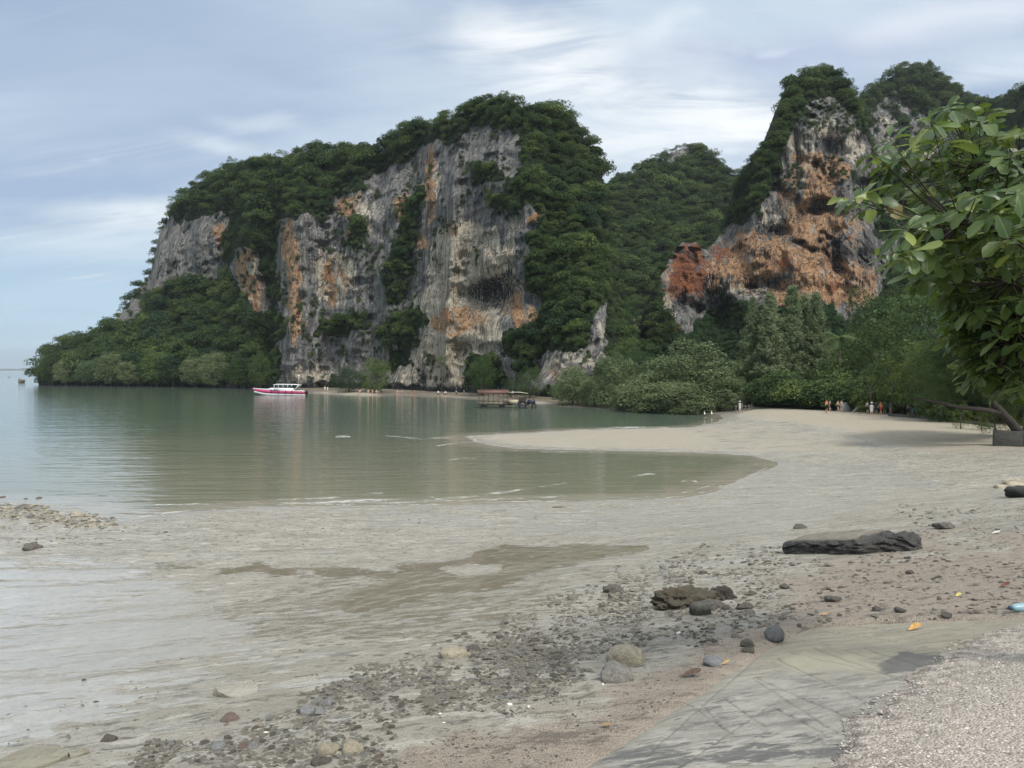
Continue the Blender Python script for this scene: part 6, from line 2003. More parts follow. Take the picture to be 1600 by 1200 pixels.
# blue plastic pipe piece at the right edge
g = hit(1592, 957)
Lb = 46 * math.hypot(g.y, CAMZ - g.z) / F
t = tag(empty('blue_bottle', (g.x + .12, g.y + .05, g.z + .05), .12), 'pale blue plastic bottle lying at the right edge of the sand', 'bottle')
m_bl = plain('blue_plastic', (0.26, 0.42, 0.48), .35, .12, .5)
MB().tube([(-Lb * .5, 0, 0), (-Lb * .44, 0, 0), (-Lb * .3, 0, 0), (Lb * .5, 0, 0), (Lb * .56, 0, 0)], [.025, .04, .055, .055, .04], 16).build('body', m_bl, t, True)
MB().tube([(-Lb * .58, 0, 0), (-Lb * .5, 0, 0)], .028, 12).build('cap', plain('dark_blue_plastic', (0.05, 0.09, 0.14), .4), t)
# sticks
for px, py, w, lab in ((795, 1012, 16, 'thin dark twig on the mud above the rubble'), (1105 - 340, 1032, 22, 'short black stick at the upper edge of the rubble'), (1105, 1004, 26, 'short stick right of the lower boulder'), (875, 793, 24, 'thin dark branch lying on the pale mud by the water')):
    g = hit(px, py); L = w * g.y / F
    o = MB().tube([(-L / 2, 0, 0), (0, L * .05, .01), (L / 2, -L * .04, 0)], [.006 + .0006 * g.y, .005 + .0006 * g.y, .003], 5).build('stick', M_BARK, None, True, loc=(g.x, g.y, g.z + .012), rot=(0, 0, rr_.uniform(-.5, .5)))
    tag(o, lab, 'stick')

# ---------------------------------------------------------------- block wall and low kerb at the right
m_wall = stone_mat('shaded_concrete_block', (0.070, 0.070, 0.062), (0.047, 0.047, 0.042), (0.02, 0.02, 0.018), None, False)  # tree shade is put into this dark block colour
gA = hit(1556, 697); gB = Vector((gA.x + 5.2, gA.y - 2.8, gA.z))
t = tag(empty('block_wall', gA), 'concrete block wall coloured dark for tree shade at the right edge of the beach', 'wall')
dirw = (gB - gA); ang = math.atan2(dirw.y, dirw.x); Lw = dirw.length; nb = 3
for k in range(nb):
    c = dirw * ((k + .5) / nb)
    bk = MB().box((0, 0, 0), (Lw / nb - .03, .8, 1.45), taper=.985).build('block', m_wall, t, loc=(c.x, c.y + .4, .45 + .02 * (k % 2)), rot=(0, 0, ang + .01 * (-1) ** k))
    q = bk.modifiers.new('edge', 'BEVEL'); q.width = .05; q.segments = 2
t = tag(empty('low_kerb', hit(1530, 664)), 'low dark concrete kerb running across the sand to the trees', 'kerb')
kp = [hit(px, py) for px, py in ((1390, 650), (1440, 654), (1490, 659), (1525, 663), (1552, 668))]
for a, c in zip(kp[:-1], kp[1:]):
    d_ = c - a; mid_ = (a + c) / 2 - t.location
    MB().box((0, 0, 0), (d_.length - .05, .45, .5)).build('kerb_stone', m_wall, t, loc=mid_ + Vector((0, 0, .02)), rot=(0, 0, math.atan2(d_.y, d_.x)))

# sea rock and marker post off the point, small stones in the shallows
g = ground0(33, 598)
w = 11 * g[1] / F / 2
o = link('sea_rock', stone_mesh('sea_rock_body', 77, stone_mat('sea_rock_skin', (0.24, 0.22, 0.18), (0.15, 0.135, 0.11), (0.05, 0.045, 0.04), -.3), 3, .3, 1.3, .7), None, (g[0], g[1], w * .35), (0, .25, .2), (w * 1.1, w, w * .8))
tag(o, 'single brown rock standing in the sea left of the point', 'rock')
for px, py, w_, lab in ((14, 589.5, 5, 'tiny low rock far out in the sea at the left edge'), (4, 777, 10, 'small dark stone in the shallows at the left edge'), (40, 779.5, 8, 'small dark stone in the shallows, middle of three'), (61, 778.5, 11, 'small dark stone in the shallows, right of three')):
    g = ground0(px, py); w = w_ * g[1] / F / 2
    o = link('sea_rock', stone_mesh('sea_rock_body', int(px) + 500, M_ST_DARK, 2, .3, .5, .5), None, (g[0], g[1], w * .1), (0, 0, px), (w, w * .7, w * .6))
    tag(o, lab, 'rock')

# ---------------------------------------------------------------- people
def body_mesh(pose):
    """one skinned body: joints as connected edges, a radius per joint"""
    J = {'pelvis': (0, 0, .95), 'waist': (0, 0, 1.08), 'chest': (0, 0, 1.28), 'neck': (0, 0.0, 1.47), 'head0': (0, -.01, 1.57), 'head1': (0, -.015, 1.68),
         'shL': (.17, 0, 1.41), 'shR': (-.17, 0, 1.41), 'hipL': (.09, 0, .90), 'hipR': (-.09, 0, .90)}
    def lim(side, sw, el, leg, knee):
        s = 1 if side == 'L' else -1
        J['el' + side] = (s * (.22 + el[0]), el[1], 1.14 + el[2])
        J['wr' + side] = (s * (.24 + sw[0]), sw[1], .90 + sw[2])
        J['ha' + side] = (s * (.245 + sw[0] * 1.05), sw[1] * 1.2 - .01, .80 + sw[2] * 1.1)
        J['kn' + side] = (s * .10, knee[0], .50 + knee[1])
        J['an' + side] = (s * .11, leg[0], .08 + leg[1])
        J['to' + side] = (s * .125, leg[0] - .14, .035 + leg[1])
    if pose == 'stand':
        lim('L', (0, -.03, 0), (0, .02, 0), (0, 0), (-.01, 0)); lim('R', (.02, -.05, .02), (0, .02, 0), (.02, 0), (0, 0))
    elif pose == 'walk':
        lim('L', (0, -.18, .06), (0, -.04, 0), (.20, .03), (0.02, 0)); lim('R', (0, .16, .04), (0, .10, 0), (-.24, 0), (-.14, .0))
    elif pose == 'reach':
        lim('L', (.16, -.16, .46), (.10, -.08, .12), (.02, 0), (0, 0)); lim('R', (0, -.12, .12), (.03, .06, 0), (-.03, 0), (-.02, 0))
    elif pose == 'bend':
        for k, dy, dz in (('waist', -.10, -.02), ('chest', -.30, -.12), ('neck', -.46, -.24), ('head0', -.54, -.29), ('head1', -.63, -.33)):
            a = J[k]; J[k] = (a[0], a[1] + dy, a[2] + dz)
        for k in ('shL', 'shR'):
            a = J[k]; J[k] = (a[0], -.40, 1.22)
        lim('L', (0, -.52, -.22), (0, -.46, -.18), (.02, 0), (-.04, 0)); lim('R', (0, -.50, -.20), (0, -.44, -.18), (.02, 0), (-.04, 0))
    E = [('pelvis', 'waist'), ('waist', 'chest'), ('chest', 'neck'), ('neck', 'head0'), ('head0', 'head1'), ('chest', 'shL'), ('chest', 'shR'), ('pelvis', 'hipL'), ('pelvis', 'hipR')]
    for s in 'LR':
        E += [('sh' + s, 'el' + s), ('el' + s, 'wr' + s), ('wr' + s, 'ha' + s), ('hip' + s, 'kn' + s), ('kn' + s, 'an' + s), ('an' + s, 'to' + s)]
    Rr = dict(pelvis=.135, waist=.12, chest=.145, neck=.052, head0=.085, head1=.088, sh=.062, el=.042, wr=.030, ha=.036, hip=.095, kn=.058, an=.042, to=.034)
    names = list(J); ix = {k: i for i, k in enumerate(names)}
    me = bpy.data.meshes.new('body')
    me.from_pydata([J[k] for k in names], [(ix[a], ix[b]) for a, b in E], [])
    ob = bpy.data.objects.new('body_tmp', me); C.objects.link(ob)
    md = ob.modifiers.new('skin', 'SKIN')
    for i, k in enumerate(names):
        r = Rr.get(k, Rr.get(k[:-1], .05))
        fl = .72 if k in ('pelvis', 'waist', 'chest') else 1
        me.skin_vertices[0].data[i].radius = (r, r * fl)
    me.skin_vertices[0].data[0].use_root = True
    ob.modifiers.new('sub', 'SUBSURF').levels = 1
    dg = bpy.context.evaluated_depsgraph_get()
    ev = ob.evaluated_get(dg)
    out = bpy.data.meshes.new_from_object(ev)
    bpy.data.objects.remove(ob)
    V = np.array([v.co for v in out.vertices]); Nn = np.array([v.normal for v in out.vertices])
    Fs = [tuple(p.vertices) for p in out.polygons]
    return V, Nn, Fs, J


def shell(V, Nn, Fs, test, off, name):
    cen = [V[list(f)].mean(0) for f in Fs]
    sel = [f for f, c in zip(Fs, cen) if test(c)]
    us = sorted({i for f in sel for i in f}); mp_ = {i: k for k, i in enumerate(us)}
    return mesh_np(name, V[us] + Nn[us] * off, [tuple(mp_[i] for i in f) for f in sel], None, True)


POSES = {}
for ps in ('stand', 'walk', 'reach', 'bend'):
    V, Nn, Fs, J = body_mesh(ps)
    hd = np.array(J['head1']); nk = np.array(J['neck'])
    dn = (hd - nk) / np.linalg.norm(hd - nk)
    arm = lambda c: abs(c[0]) > .20
    ch, pe = np.array(J['chest']), np.array(J['pelvis'])
    POSES[ps] = dict(
        V=V, Fs=Fs,
        shirt=shell(V, Nn, Fs, lambda c: abs(c[0]) < .235 and (c - nk) @ dn < -.0 and c[2] > (.98 if ps != 'bend' else .92) and not (abs(c[0]) > .19 and c[2] < 1.2), .014, 'shirt_cloth'),
        shorts=shell(V, Nn, Fs, lambda c: .58 < c[2] < 1.03 and abs(c[0]) < .205 and c[1] > -.25, .016, 'shorts_cloth'),
        trunks=shell(V, Nn, Fs, lambda c: .80 < c[2] < 1.00 and abs(c[0]) < .20 and c[1] > -.25, .010, 'trunks_cloth'),
        hair=shell(V, Nn, Fs, lambda c: (c - nk) @ dn > .11 and (c[1] > hd[1] - .045 or (c - nk) @ dn > .24), .014, 'hair_strands'),
        head=hd, dn=dn)
SKIN = [plain('skin_tone_%d' % i, c_, .55, .06, .4, 3) for i, c_ in enumerate(((0.52, 0.34, 0.25), (0.36, 0.215, 0.14), (0.62, 0.42, 0.32)))]
HAIR = [plain('dark_hair', (0.02, 0.015, 0.012), .5), plain('brown_hair', (0.09, 0.05, 0.028), .5), plain('fair_hair', (0.36, 0.25, 0.12), .5)]
CLO = {}


def cloth(col_):
    if col_ not in CLO:
        CLO[col_] = plain('cloth_%d' % len(CLO), col_, .85, .1, .2, 12)
    return CLO[col_]


WHITE, BLACK, ORNG, NAVY, BLUE, GREY, RED, TEAL = (.75, .75, .73), (.02, .02, .022), (.70, .24, .09), (.03, .04, .09), (.12, .22, .5), (.3, .3, .3), (.5, .06, .05), (.1, .35, .36)


def person(px, py, pose, label, group, top=None, bottom=NAVY, skin=0, hair=0, facing=0.0, hat=None, h=1.68, z=None):
    g = hit(px, py) if z is None else Vector((P(px, py, z[0])[0], z[0], z[1]))
    p_ = POSES[pose]
    key = ('body', pose, skin)
    if key not in CLO:
        CLO[key] = mesh_np('person_body', p_['V'], p_['Fs'], SKIN[skin], True)
    t = link('person', CLO[key], None, g, (0, 0, facing), h / 1.76)
    tag(t, label, 'person', group)
    for nm, col_ in (('shirt', top), ('shorts', bottom if top is not None or pose == 'bend' else None), ('trunks', bottom if top is None and pose != 'bend' else None)):
        if col_ is None:
            continue
        k2 = (nm, pose, col_)
        if k2 not in CLO:
            q = p_[nm].copy(); q.materials.append(cloth(col_)); CLO[k2] = q
        link('shirt' if nm == 'shirt' else 'shorts', CLO[k2], t)
    k3 = ('hair', pose, hair)
    if k3 not in CLO:
        q = p_['hair'].copy(); q.materials.append(HAIR[hair]); CLO[k3] = q
    link('hair', CLO[k3], t)
    if hat:
        hd = Vector(p_['head'])
        MB().tube([(0, 0, .03), (0, 0, .05)], [.24, .22], 14).tube([(0, 0, .05), (0, 0, .13), (0, 0, .17)], [.115, .105, .05], 12).build('hat', cloth(hat), t, True, loc=hd)
    return t


GB, GW, GC = 'bathers on the sand spit', 'people along the cliff foot', 'walkers on the right beach'
person(369, 605.6, 'walk', 'person in white walking alone on the strip left of the boat', GW, WHITE, WHITE, facing=1.2)
person(507.6, 611.6, 'stand', 'person in white clothes, left of two beneath the cliff by the boat', GW, WHITE, (.6, .55, .45), facing=.3)
person(511.8, 612, 'walk', 'person in pale clothes, right of two beneath the cliff by the boat', GW, WHITE, WHITE, facing=-.5)
person(561, 617.6, 'stand', 'bather in dark trunks, leftmost on the pale spit', GB, None, NAVY, 0, 0, .4)
person(563.4, 617.9, 'walk', 'bather in dark trunks just right of the leftmost one', GB, None, BLACK, 2, 1, 2.6)
person(575.4, 617.9, 'stand', 'bather with pale skin standing alone in the middle of the spit', GB, None, RED, 2, 2, .2)
person(582.2, 617.4, 'stand', 'bather left in the right hand group on the spit', GB, None, TEAL, 0, 0, 1.0)
person(585.3, 618, 'bend', 'bather leaning forward in the group on the spit', GB, None, NAVY, 2, 1, 1.5)
person(588.8, 618.4, 'stand', 'tall bather in the middle of the group on the spit', GB, None, BLUE, 2, 1, -.6, None, 1.78)
person(592.2, 618.8, 'walk', 'bather at the right tip of the spit', GB, None, BLACK, 0, 0, 1.8)
person(620.6, 618.2, 'stand', 'bather standing by the water below the dark cave hole, leftmost', GW, None, RED, 2, 1, .3)
person(624, 618.5, 'reach', 'bather with raised arm by the water below the dark cave hole', GW, None, BLACK, 0, 0, -.4)
person(627, 617.3, 'bend', 'person in white leaning down below the dark cave hole', GW, WHITE, GREY, 0, 0, .8)
person(640, 618.6, 'walk', 'sunburnt bather wading right of the dark cave hole', GW, None, RED, 1, 0, 1.6)
person(647.6, 618.6, 'stand', 'bather in red trunks right of the wading one', GW, None, RED, 1, 0, -.2)
person(684.8, 620, 'stand', 'person in white shirt and black trousers at the cliff foot', GW, WHITE, BLACK, 0, 0, .2, None, 1.72)
person(693.2, 620.2, 'bend', 'person in white shirt bending at the cliff foot', GW, WHITE, BLACK, 0, 0, 1.2)
person(696.2, 620.2, 'stand', 'person in dark shorts beside the bending one', GW, WHITE, NAVY, 0, 0, -.4)
person(713, 619.2, 'stand', 'person in grey standing right of the bending pair', GW, GREY, BLACK, 1, 0, .1)
person(725, 618.6, 'walk', 'person in white striding left of the trailer', GW, WHITE, GREY, 0, 0, -1.3, None, 1.75)
person(801, 620.6, 'stand', 'person in white standing behind the tractor', GW, WHITE, BLACK, 0, 0, .4)
person(1156, 644.2, 'stand', 'person in white with a wide white hat by the thin fence', GC, (.6, .6, .62), WHITE, 0, 0, .2, WHITE)
person(1291, 646, 'bend', 'person in dark clothes bending down in front of the orange shirt', GC, BLACK, BLACK, 1, 0, .9)
person(1291.5, 643.2, 'stand', 'person in orange shirt, leftmost of the beach walkers', GC, ORNG, BLACK, 0, 0, .3)
person(1296.5, 643, 'stand', 'person in grey directly right of the orange shirt', GC, GREY, NAVY, 0, 0, 1.0)
person(1309, 643.8, 'walk', 'person in black shorts, left of a pair on the beach', GC, None, BLACK, 0, 0, .8)
person(1314.6, 643.8, 'stand', 'person in grey shirt, right of a pair on the beach', GC, (.42, .36, .33), GREY, 0, 0, -.5)
person(1355, 646.6, 'walk', 'person in pale shirt at the left of the big group', GC, (.6, .5, .48), BLACK, 2, 1, .6)
person(1361.8, 650.4, 'stand', 'person in white dress and white hat in front of the big group', GC, WHITE, WHITE, 0, 0, .1, WHITE)
person(1368.6, 647.4, 'stand', 'person in navy in the big group', GC, NAVY, NAVY, 0, 0, 2.4)
person(1375.8, 647.8, 'walk', 'person in orange shirt in the big group', GC, ORNG, RED, 0, 0, .5)
person(1382.4, 647, 'stand', 'person in dark blue shirt right of the orange one in the big group', GC, (.10, .12, .16), NAVY, 0, 0, -.8, None, 1.76)
person(1391.4, 647.6, 'stand', 'person in blue grey at the right of the big group', GC, (.14, .18, .24), GREY, 0, 0, 1.8)
person(1419, 650.6, 'stand', 'person in grey shirt in the tree shade, leftmost of three', GC, GREY, NAVY, 1, 0, .2)
person(1425.6, 651.2, 'walk', 'person in blue shorts in the tree shade, middle of three', GC, BLACK, BLUE, 1, 0, .4)
person(1433, 651.2, 'stand', 'person in brown shirt in the tree shade, rightmost of three', GC, (.16, .11, .08), BLACK, 1, 0, -.3)
g = ground0(60.7, 596.5)
o = MB().tube([(0, 0, -1.5), (0.05, 0, 1.2), (.1, 0, 2.6)], [.32, .26, .2], 8).tube([(.1, 0, 2.6), (.12, 0, 2.75), (.10, 0, 3.3), (.1, 0, 3.4)], [.2, .36, .34, .15], 8).build('marker_post', plain('dark_wet_timber', (0.05, 0.045, 0.04), .7), None, True, loc=tuple(g))
tag(o, 'thick dark post standing in the sea off the point', 'post')
# thin fence of stakes by the white hat, and the things leaning in the tree shade
g = hit(1163, 643.5)
t = tag(empty('stake_fence', g), 'short fence of thin grey stakes beside the white hatted person', 'fence')
m_stk = plain('grey_driftwood', (0.20, 0.18, 0.15), .8)
for k in range(6):
    MB().tube([(0, 0, -.2), (.02 * (-1) ** k, 0, 1.0 + .15 * (k % 3))], .045, 5).build('stake', m_stk, t, loc=(-1.3 + k * .5, .15 * (k % 2), 0))
MB().tube([(-1.5, 0, .85), (1.5, .1, .88)], .04, 5).build('rail', m_stk, t)
g = hit(1324.5, 643.4)
o = MB().loft([[(-1.1, -.5, 0), (1.1, -.5, 0), (1.0, .7, 0), (-1.0, .7, 0)], [(-.6, -.3, .8), (.6, -.3, .75), (.55, .4, .8), (-.55, .4, .8)], [(-.12, -.05, 1.55), (.12, -.05, 1.5), (.1, .1, 1.52), (-.1, .1, 1.55)]]).build('tarpaulin_heap', plain('grey_tarpaulin', (0.20, 0.215, 0.215), .7), loc=(g.x, g.y + .6, g.z - .25))
tag(o, 'grey tarpaulin covered heap under the cove trees', 'tarpaulin')
g = hit(1337, 643.6)
o = MB().box((0, 0, .55), (.5, .12, 1.9), ry=.75, taper=.6).build('leaning_board', plain('white_board', (0.40, 0.41, 0.40), .5), loc=(g.x, g.y, g.z - .3))
tag(o, 'white board leaning in the tree shade beside the grey heap', 'board')
g = hit(1315, 642)
t = tag(empty('beach_hut', (g.x + 1, g.y + 13, g.z), .1), 'small dark hut with a pale notice half hidden under the cove trees', 'hut')
m_ht = plain('dark_hut_timber', (0.05, 0.045, 0.04), .8)
MB().box((0, 0, 1.0), (3.6, 2.6, 2.0)).build('wall', m_ht, t)
MB().loft([[(-2.2, -1.8, 2.0), (2.2, -1.8, 2.0), (2.2, 1.8, 2.0), (-2.2, 1.8, 2.0)], [(-1.9, -.1, 2.9), (1.9, -.1, 2.9), (1.9, .1, 2.9), (-1.9, .1, 2.9)]]).build('roof', plain('thatch', (0.10, 0.085, 0.065), .9), t)
MB().box((-.9, -1.34, 1.75), (.9, .06, .55)).build('notice', plain('pale_notice', (0.45, 0.47, 0.48), .5), t)

# white egrets at the water tip
m_eg = plain('white_feathers', (0.80, 0.80, 0.78), .6, .04); m_bk = plain('yellow_bill', (0.5, 0.35, 0.05), .5)
for px, py, lab in ((1101, 651.6, 'white egret wading at the far water tip, left of two'), (1112, 651.2, 'white egret wading at the far water tip, right of two')):
    g = ground0(px, py, 0.0)
    t = tag(empty('egret', tuple(g), 1.4), lab, 'bird')
    b_ = MB().tube([(-.34, 0, .42), (-.2, 0, .46), (0, 0, .5), (.16, 0, .54), (.24, 0, .62), (.2, 0, .74), (.24, 0, .84), (.3, 0, .86), (.36, 0, .85)], [.015, .075, .12, .10, .045, .03, .032, .04, .02], 8).build('body', m_eg, t, True)
    MB().tube([(.36, 0, .85), (.47, 0, .83)], [.016, .003], 5).build('bill', m_bk, t)
    for s in (-1, 1):
        MB().tube([(0, s * .04, .42), (.02, s * .05, .2), (0, s * .05, -.06)], .012, 5).build('leg', plain('dark_leg', (.03, .03, .03), .6), t)

# ---------------------------------------------------------------- speedboat
gb = ground0(440, 617.2)
pxm = gb[1] / F                           # metres per pixel there
bt = tag(empty('speedboat', (gb[0], gb[1], 0), 0.0), 'white and magenta covered speedboat lying off the beach', 'boat')
Lh = 75 * pxm
m_wh = plain('white_gelcoat', (0.80, 0.80, 0.80), .25, .04, .5, 2); m_pk = plain('magenta_gelcoat', (0.60, 0.07, 0.20), .28, .08, .5, 2)
m_gl = plain('dark_glass', (0.03, 0.04, 0.05), .08, .1, .6); m_dk = plain('dark_rubber', (0.03, 0.03, 0.035), .6)


def hull_ring(s, z0f, z1f, inset=0.0):
    """cross-section at station s (0 bow .. 1 stern), between two height fractions"""
    bw = 1.55 * (1 - (1 - s) ** 2.6) ** .8 + .02 - inset
    sheer = 1.75 - .55 * s ** .8 + (.25 * (1 - s) ** 3)
    keel = -.35 + .95 * (1 - ssn(s, 0, .28)) ** 1.5
    zz = lambda f: keel + (sheer - keel) * f
    wd = lambda f: bw * (.55 + .45 * f ** .7) if f > 0 else .04
    x = -Lh / 2 + s * Lh - (0.9 * (1 - s) ** 3)
    fs = [z0f, (z0f + z1f) / 2, z1f]
    left = [(x - .5 * (1 - s) ** 2 * f, -wd(f), zz(f)) for f in fs]
    right = [(x - .5 * (1 - s) ** 2 * f, wd(f), zz(f)) for f in reversed(fs)]
    return left + right


ST = [0, .03, .08, .15, .25, .4, .55, .7, .85, .96, 1.0]
MB().loft([hull_ring(s, 0, .40) for s in ST]).build('hull', m_wh, bt, True)
MB().loft([hull_ring(s, .402, .86, -.012) for s in ST]).build('side_band', m_pk, bt, True)
MB().loft([hull_ring(s, .862, 1.0) for s in ST]).build('gunwale', m_wh, bt, True)
X = lambda px: (px - 440) * pxm
dk = 1.28
# cabin: raked windscreen, side glass between posts, long white roof
MB().loft([[(X(419), -.5, 1.7), (X(419), .5, 1.7), (X(419), .5, 1.75), (X(419), -.5, 1.75)], [(X(424), -1.15, 1.45), (X(424), 1.15, 1.45), (X(424), 1.0, 1.95), (X(424), -1.0, 1.95)], [(X(430), -1.3, 1.3), (X(430), 1.3, 1.3), (X(430), 1.2, 2.05), (X(430), -1.2, 2.05)]]).build('foredeck', m_wh, bt)
MB().loft([[(X(425.5), -1.05, 2.0), (X(425.5), 1.05, 2.0), (X(426.2), 1.05, 2.02), (X(426.2), -1.05, 2.02)], [(X(430), -1.1, 2.85), (X(430), 1.1, 2.85), (X(430.6), 1.1, 2.85), (X(430.6), -1.1, 2.85)]]).build('windscreen', m_gl, bt)
rf = MB().loft([[(X(428.5), -1.2, 2.86), (X(428.5), 1.2, 2.86), (X(428.5), 1.1, 2.94), (X(428.5), -1.1, 2.94)], [(X(434), -1.35, 2.9), (X(434), 1.35, 2.9), (X(434), 1.2, 3.1), (X(434), -1.2, 3.1)],
                [(X(462), -1.35, 2.85), (X(462), 1.35, 2.85), (X(462), 1.2, 3.05), (X(462), -1.2, 3.05)], [(X(470), -1.3, 2.72), (X(470), 1.3, 2.72), (X(470), 1.2, 2.86), (X(470), -1.2, 2.86)]]).build('roof', m_wh, bt)
for s in (-1, 1):
    for a, c in ((431, 437), (437.6, 444.2), (444.8, 451.4), (452, 460)):
        V = [(X(a), s * 1.28, 2.05), (X(c), s * 1.28, 1.95), (X(c), s * 1.24, 2.84), (X(a), s * 1.24, 2.84), (X(a), s * 1.24, 2.05), (X(c), s * 1.24, 1.95), (X(c), s * 1.20, 2.84), (X(a), s * 1.20, 2.84)]
        MB().raw(V, [(0, 1, 2, 3), (7, 6, 5, 4), (0, 4, 5, 1), (1, 5, 6, 2), (2, 6, 7, 3), (3, 7, 4, 0)]).build('window', m_gl, bt)
    MB().loft([[(X(430), s * 1.26, 1.3), (X(461), s * 1.26, 1.2), (X(461), s * 1.32, 1.2), (X(430), s * 1.32, 1.3)], [(X(430), s * 1.24, 2.04), (X(461), s * 1.24, 1.94), (X(461), s * 1.30, 1.94), (X(430), s * 1.30, 2.04)]]).build('cabin_side', m_wh, bt)
    for px in (430.6, 437.3, 444.5, 451.7):
        MB().tube([(X(px), s * 1.27, 1.95), (X(px), s * 1.24, 2.88)], .06, 6).build('roof_post', m_wh, bt)
    MB().tube([(X(461), s * 1.3, 1.3), (X(469), s * 1.25, 2.78)], .09, 6).build('roof_post', m_wh, bt)
    for px in (427, 438, 449, 459):
        MB().tube([(X(px), s * 1.62, 1.25), (X(px), s * 1.64, .55)], [.13, .13], 8).build('fender', m_dk, bt, True)
MB().box((X(468), 0, 1.15), (10 * pxm, 2.3, .25)).build('stern_deck', m_wh, bt)
for y in (-.55, .55):
    ob = MB().box((X(478.5), y, .9), (.75, .5, .75), taper=.8).box((X(479), y, .15), (.3, .22, 1.0)).build('outboard_motor', m_dk, bt)
MB().tube([(X(466), 0, 2.9), (X(467), 0, 5.4)], [.05, .03], 6).build('mast', m_wh, bt)
MB().box((X(467), 0, 5.4), (.5, .1, .45)).build('flag', m_wh, bt)

# ---------------------------------------------------------------- roofed passenger trailer and its tractor
Yt = 143.0
pt = Yt / F
xt = float(P(772, 600, Yt)[0])
tl = tag(empty('passenger_trailer', (xt, Yt, 0)), 'long passenger trailer with brown roof standing in the shallow water', 'trailer')
X = lambda px: (px - 772) * pt
m_tim = plain('weathered_timber', (0.24, 0.20, 0.15), .8); m_brn = plain('brown_roof_sheet', (0.15, 0.085, 0.07), .7, .2); m_stl = plain('rusty_steel', (0.12, 0.10, 0.085), .6)
zat = lambda py: float(P(772, py, Yt)[2])
MB().box((X(774), 0, zat(631.5)), (56 * pt, 2.6, .22)).build('deck', m_stl, tl)
for k, y in enumerate((-1.3, 1.3)):
    MB().box((X(774), y, zat(627.5)), (54 * pt, .06, .10)).build('side_rail', m_tim, tl)
    MB().box((X(774), y, zat(629.6)), (54 * pt, .05, .34)).build('side_board', m_tim, tl)
    for px in (748, 755, 763, 771, 779, 787, 793):
        MB().tube([(X(px), y, zat(632)), (X(px), y, zat(613.5))], .07, 6).build('roof_post', m_tim, tl)
for k in range(6):
    px = 751 + k * 7.6
    MB().box((X(px), 0, zat(628.6)), (.45, 2.0, .08)).box((X(px) + .2, 0, zat(626.4)), (.06, 2.0, .45)).build('bench', m_tim, tl)
x0, x1 = X(746), X(795)
zr, ze = zat(609.5), zat(614.5)
rf = MB().loft([[(x0, -1.75, ze), (x0, 0, zr), (x0, 1.75, ze), (x0, 0, zr - .12)], [(x1, -1.75, ze), (x1, 0, zr), (x1, 1.75, ze), (x1, 0, zr - .12)]]).build('roof', m_brn, tl)
MB().box(((x0 + x1) / 2, 0, zr + .05), (x1 - x0, .25, .1)).build('ridge', m_brn, rf)
for px in (756, 784):
    for y in (-1.0, 1.0):
        MB().wheel((X(px), y, .35), .55, .3, 16).build('wheel', m_dk, tl)
MB().tube([(X(801), 0, .9), (X(812), 0, .9)], .08, 6).build('drawbar', m_stl, tl)

xk = float(P(820, 600, Yt - 2)[0])
tk = tag(empty('tractor', (xk, Yt - 2, 0)), 'dark tractor with big rear wheels and flat sunshade in the shallow water', 'tractor')
X = lambda px: (px - 820) * pt
m_trk = plain('dark_blue_paint', (0.025, 0.035, 0.05), .5); m_shd = plain('pale_canvas', (0.46, 0.42, 0.34), .8)
z0 = zat(637.5)
for y in (-.85, .85):
    wv_ = MB().wheel((X(816.5), y, z0 + .82), .86, .5, 24, inner=.40).build('wheel', m_dk, tk)
    MB().wheel((X(816.5), y, z0 + .82), .41, .3, 16).build('rim', m_stl, wv_)
    for k in range(16):
        a = k * math.pi / 8
        MB().box((X(816.5) + .86 * math.cos(a), y, z0 + .82 + .86 * math.sin(a)), (.10, .5, .07), ry=-a).build('tread', m_dk, wv_)
    wv_ = MB().wheel((X(834), y * .85, z0 + .45), .5, .3, 18, inner=.24).build('wheel', m_dk, tk)
    MB().wheel((X(834), y * .85, z0 + .45), .25, .2, 12).build('rim', m_stl, wv_)
    MB().loft([[(X(810), y - .3, z0 + 1.5), (X(810), y + .3, z0 + 1.5), (X(810), y + .3, z0 + 1.56), (X(810), y - .3, z0 + 1.56)], [(X(816), y - .3, z0 + 1.85), (X(816), y + .3, z0 + 1.85), (X(816), y + .3, z0 + 1.91), (X(816), y - .3, z0 + 1.91)],
               [(X(822), y - .3, z0 + 1.6), (X(822), y + .3, z0 + 1.6), (X(822), y + .3, z0 + 1.66), (X(822), y - .3, z0 + 1.66)]]).build('mudguard', m_trk, tk)
MB().box((X(830), 0, z0 + 1.25), (13 * pt, .8, .75), taper=.9).build('bonnet', m_trk, tk)
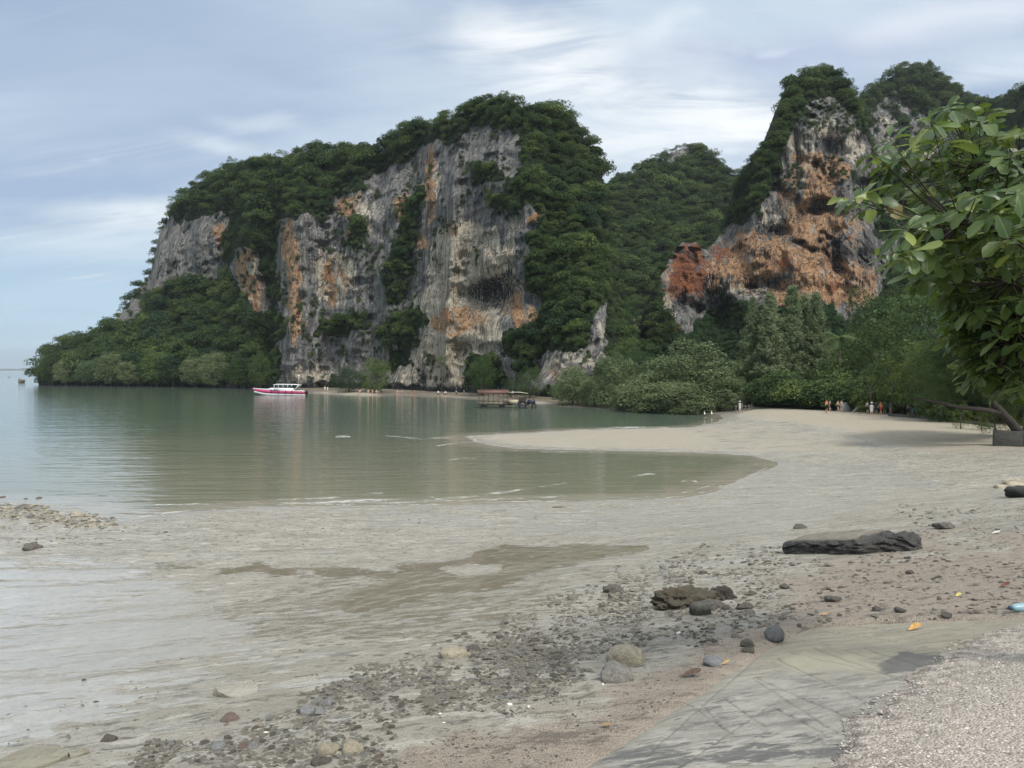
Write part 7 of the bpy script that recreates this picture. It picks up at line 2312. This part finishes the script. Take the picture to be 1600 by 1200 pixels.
MB().box((X(820), 0, z0 + .9), (14 * pt, .6, .55)).build('chassis', m_stl, tk)
MB().box((X(814), 0, z0 + 1.5), (.5, .55, .12)).box((X(812), 0, z0 + 1.8), (.1, .55, .55)).build('seat', m_dk, tk)
MB().tube([(X(822), 0, z0 + 1.5), (X(820.5), 0, z0 + 1.95)], .035, 6).wheel((X(820.4), 0, z0 + 1.97), .24, .04, 16, inner=.19).build('steering_wheel', m_dk, tk)
MB().tube([(X(833), .25, z0 + 1.6), (X(833), .25, z0 + 2.5)], .05, 6).build('exhaust', m_stl, tk)
for px, y in ((809, -.7), (809, .7), (822, -.7), (822, .7)):
    MB().tube([(X(px), y, z0 + 1.4), (X(px), y, z0 + 2.75)], .04, 6).build('shade_post', m_stl, tk)
MB().loft([[(X(794), -1, z0 + 2.95), (X(794), 1, z0 + 2.95), (X(794), 1, z0 + 3.02), (X(794), -1, z0 + 3.02)], [(X(812), -1, z0 + 2.95), (X(812), 1, z0 + 2.95), (X(812), 1, z0 + 3.05), (X(812), -1, z0 + 3.05)], [(X(825), -1, z0 + 2.75), (X(825), 1, z0 + 2.75), (X(825), 1, z0 + 2.8), (X(825), -1, z0 + 2.8)]]).build('sunshade', m_shd, tk)
MB().box((X(806), 0, z0 + 1.25), (18 * pt, 1.8, .7), taper=.95).build('cargo_box', plain('pale_canvas_box', (0.46, 0.40, 0.28), .8), tk)
# ---------------------------------------------------------------- haze: one closed box of even, thin sea air round the whole scene
m_haze = bpy.data.materials.new('haze')
m_haze.use_nodes = True
m_haze.node_tree.nodes.clear()
hn = NT(m_haze.node_tree)
pv = hn.add('ShaderNodeVolumePrincipled')
pv.inputs['Color'].default_value = (0.86, 0.93, 1.0, 1)
pv.inputs['Density'].default_value = 0.9e-4
pv.inputs['Anisotropy'].default_value = 0.2
ho = hn.add('ShaderNodeOutputMaterial')
hn.put(ho.inputs['Volume'], pv.outputs[0])
hb = MB().box((0, 6900, 113), (27000, 15000, 234))
tag(hb.build('haze', m_haze), 'thin pale sea haze', kind='stuff')
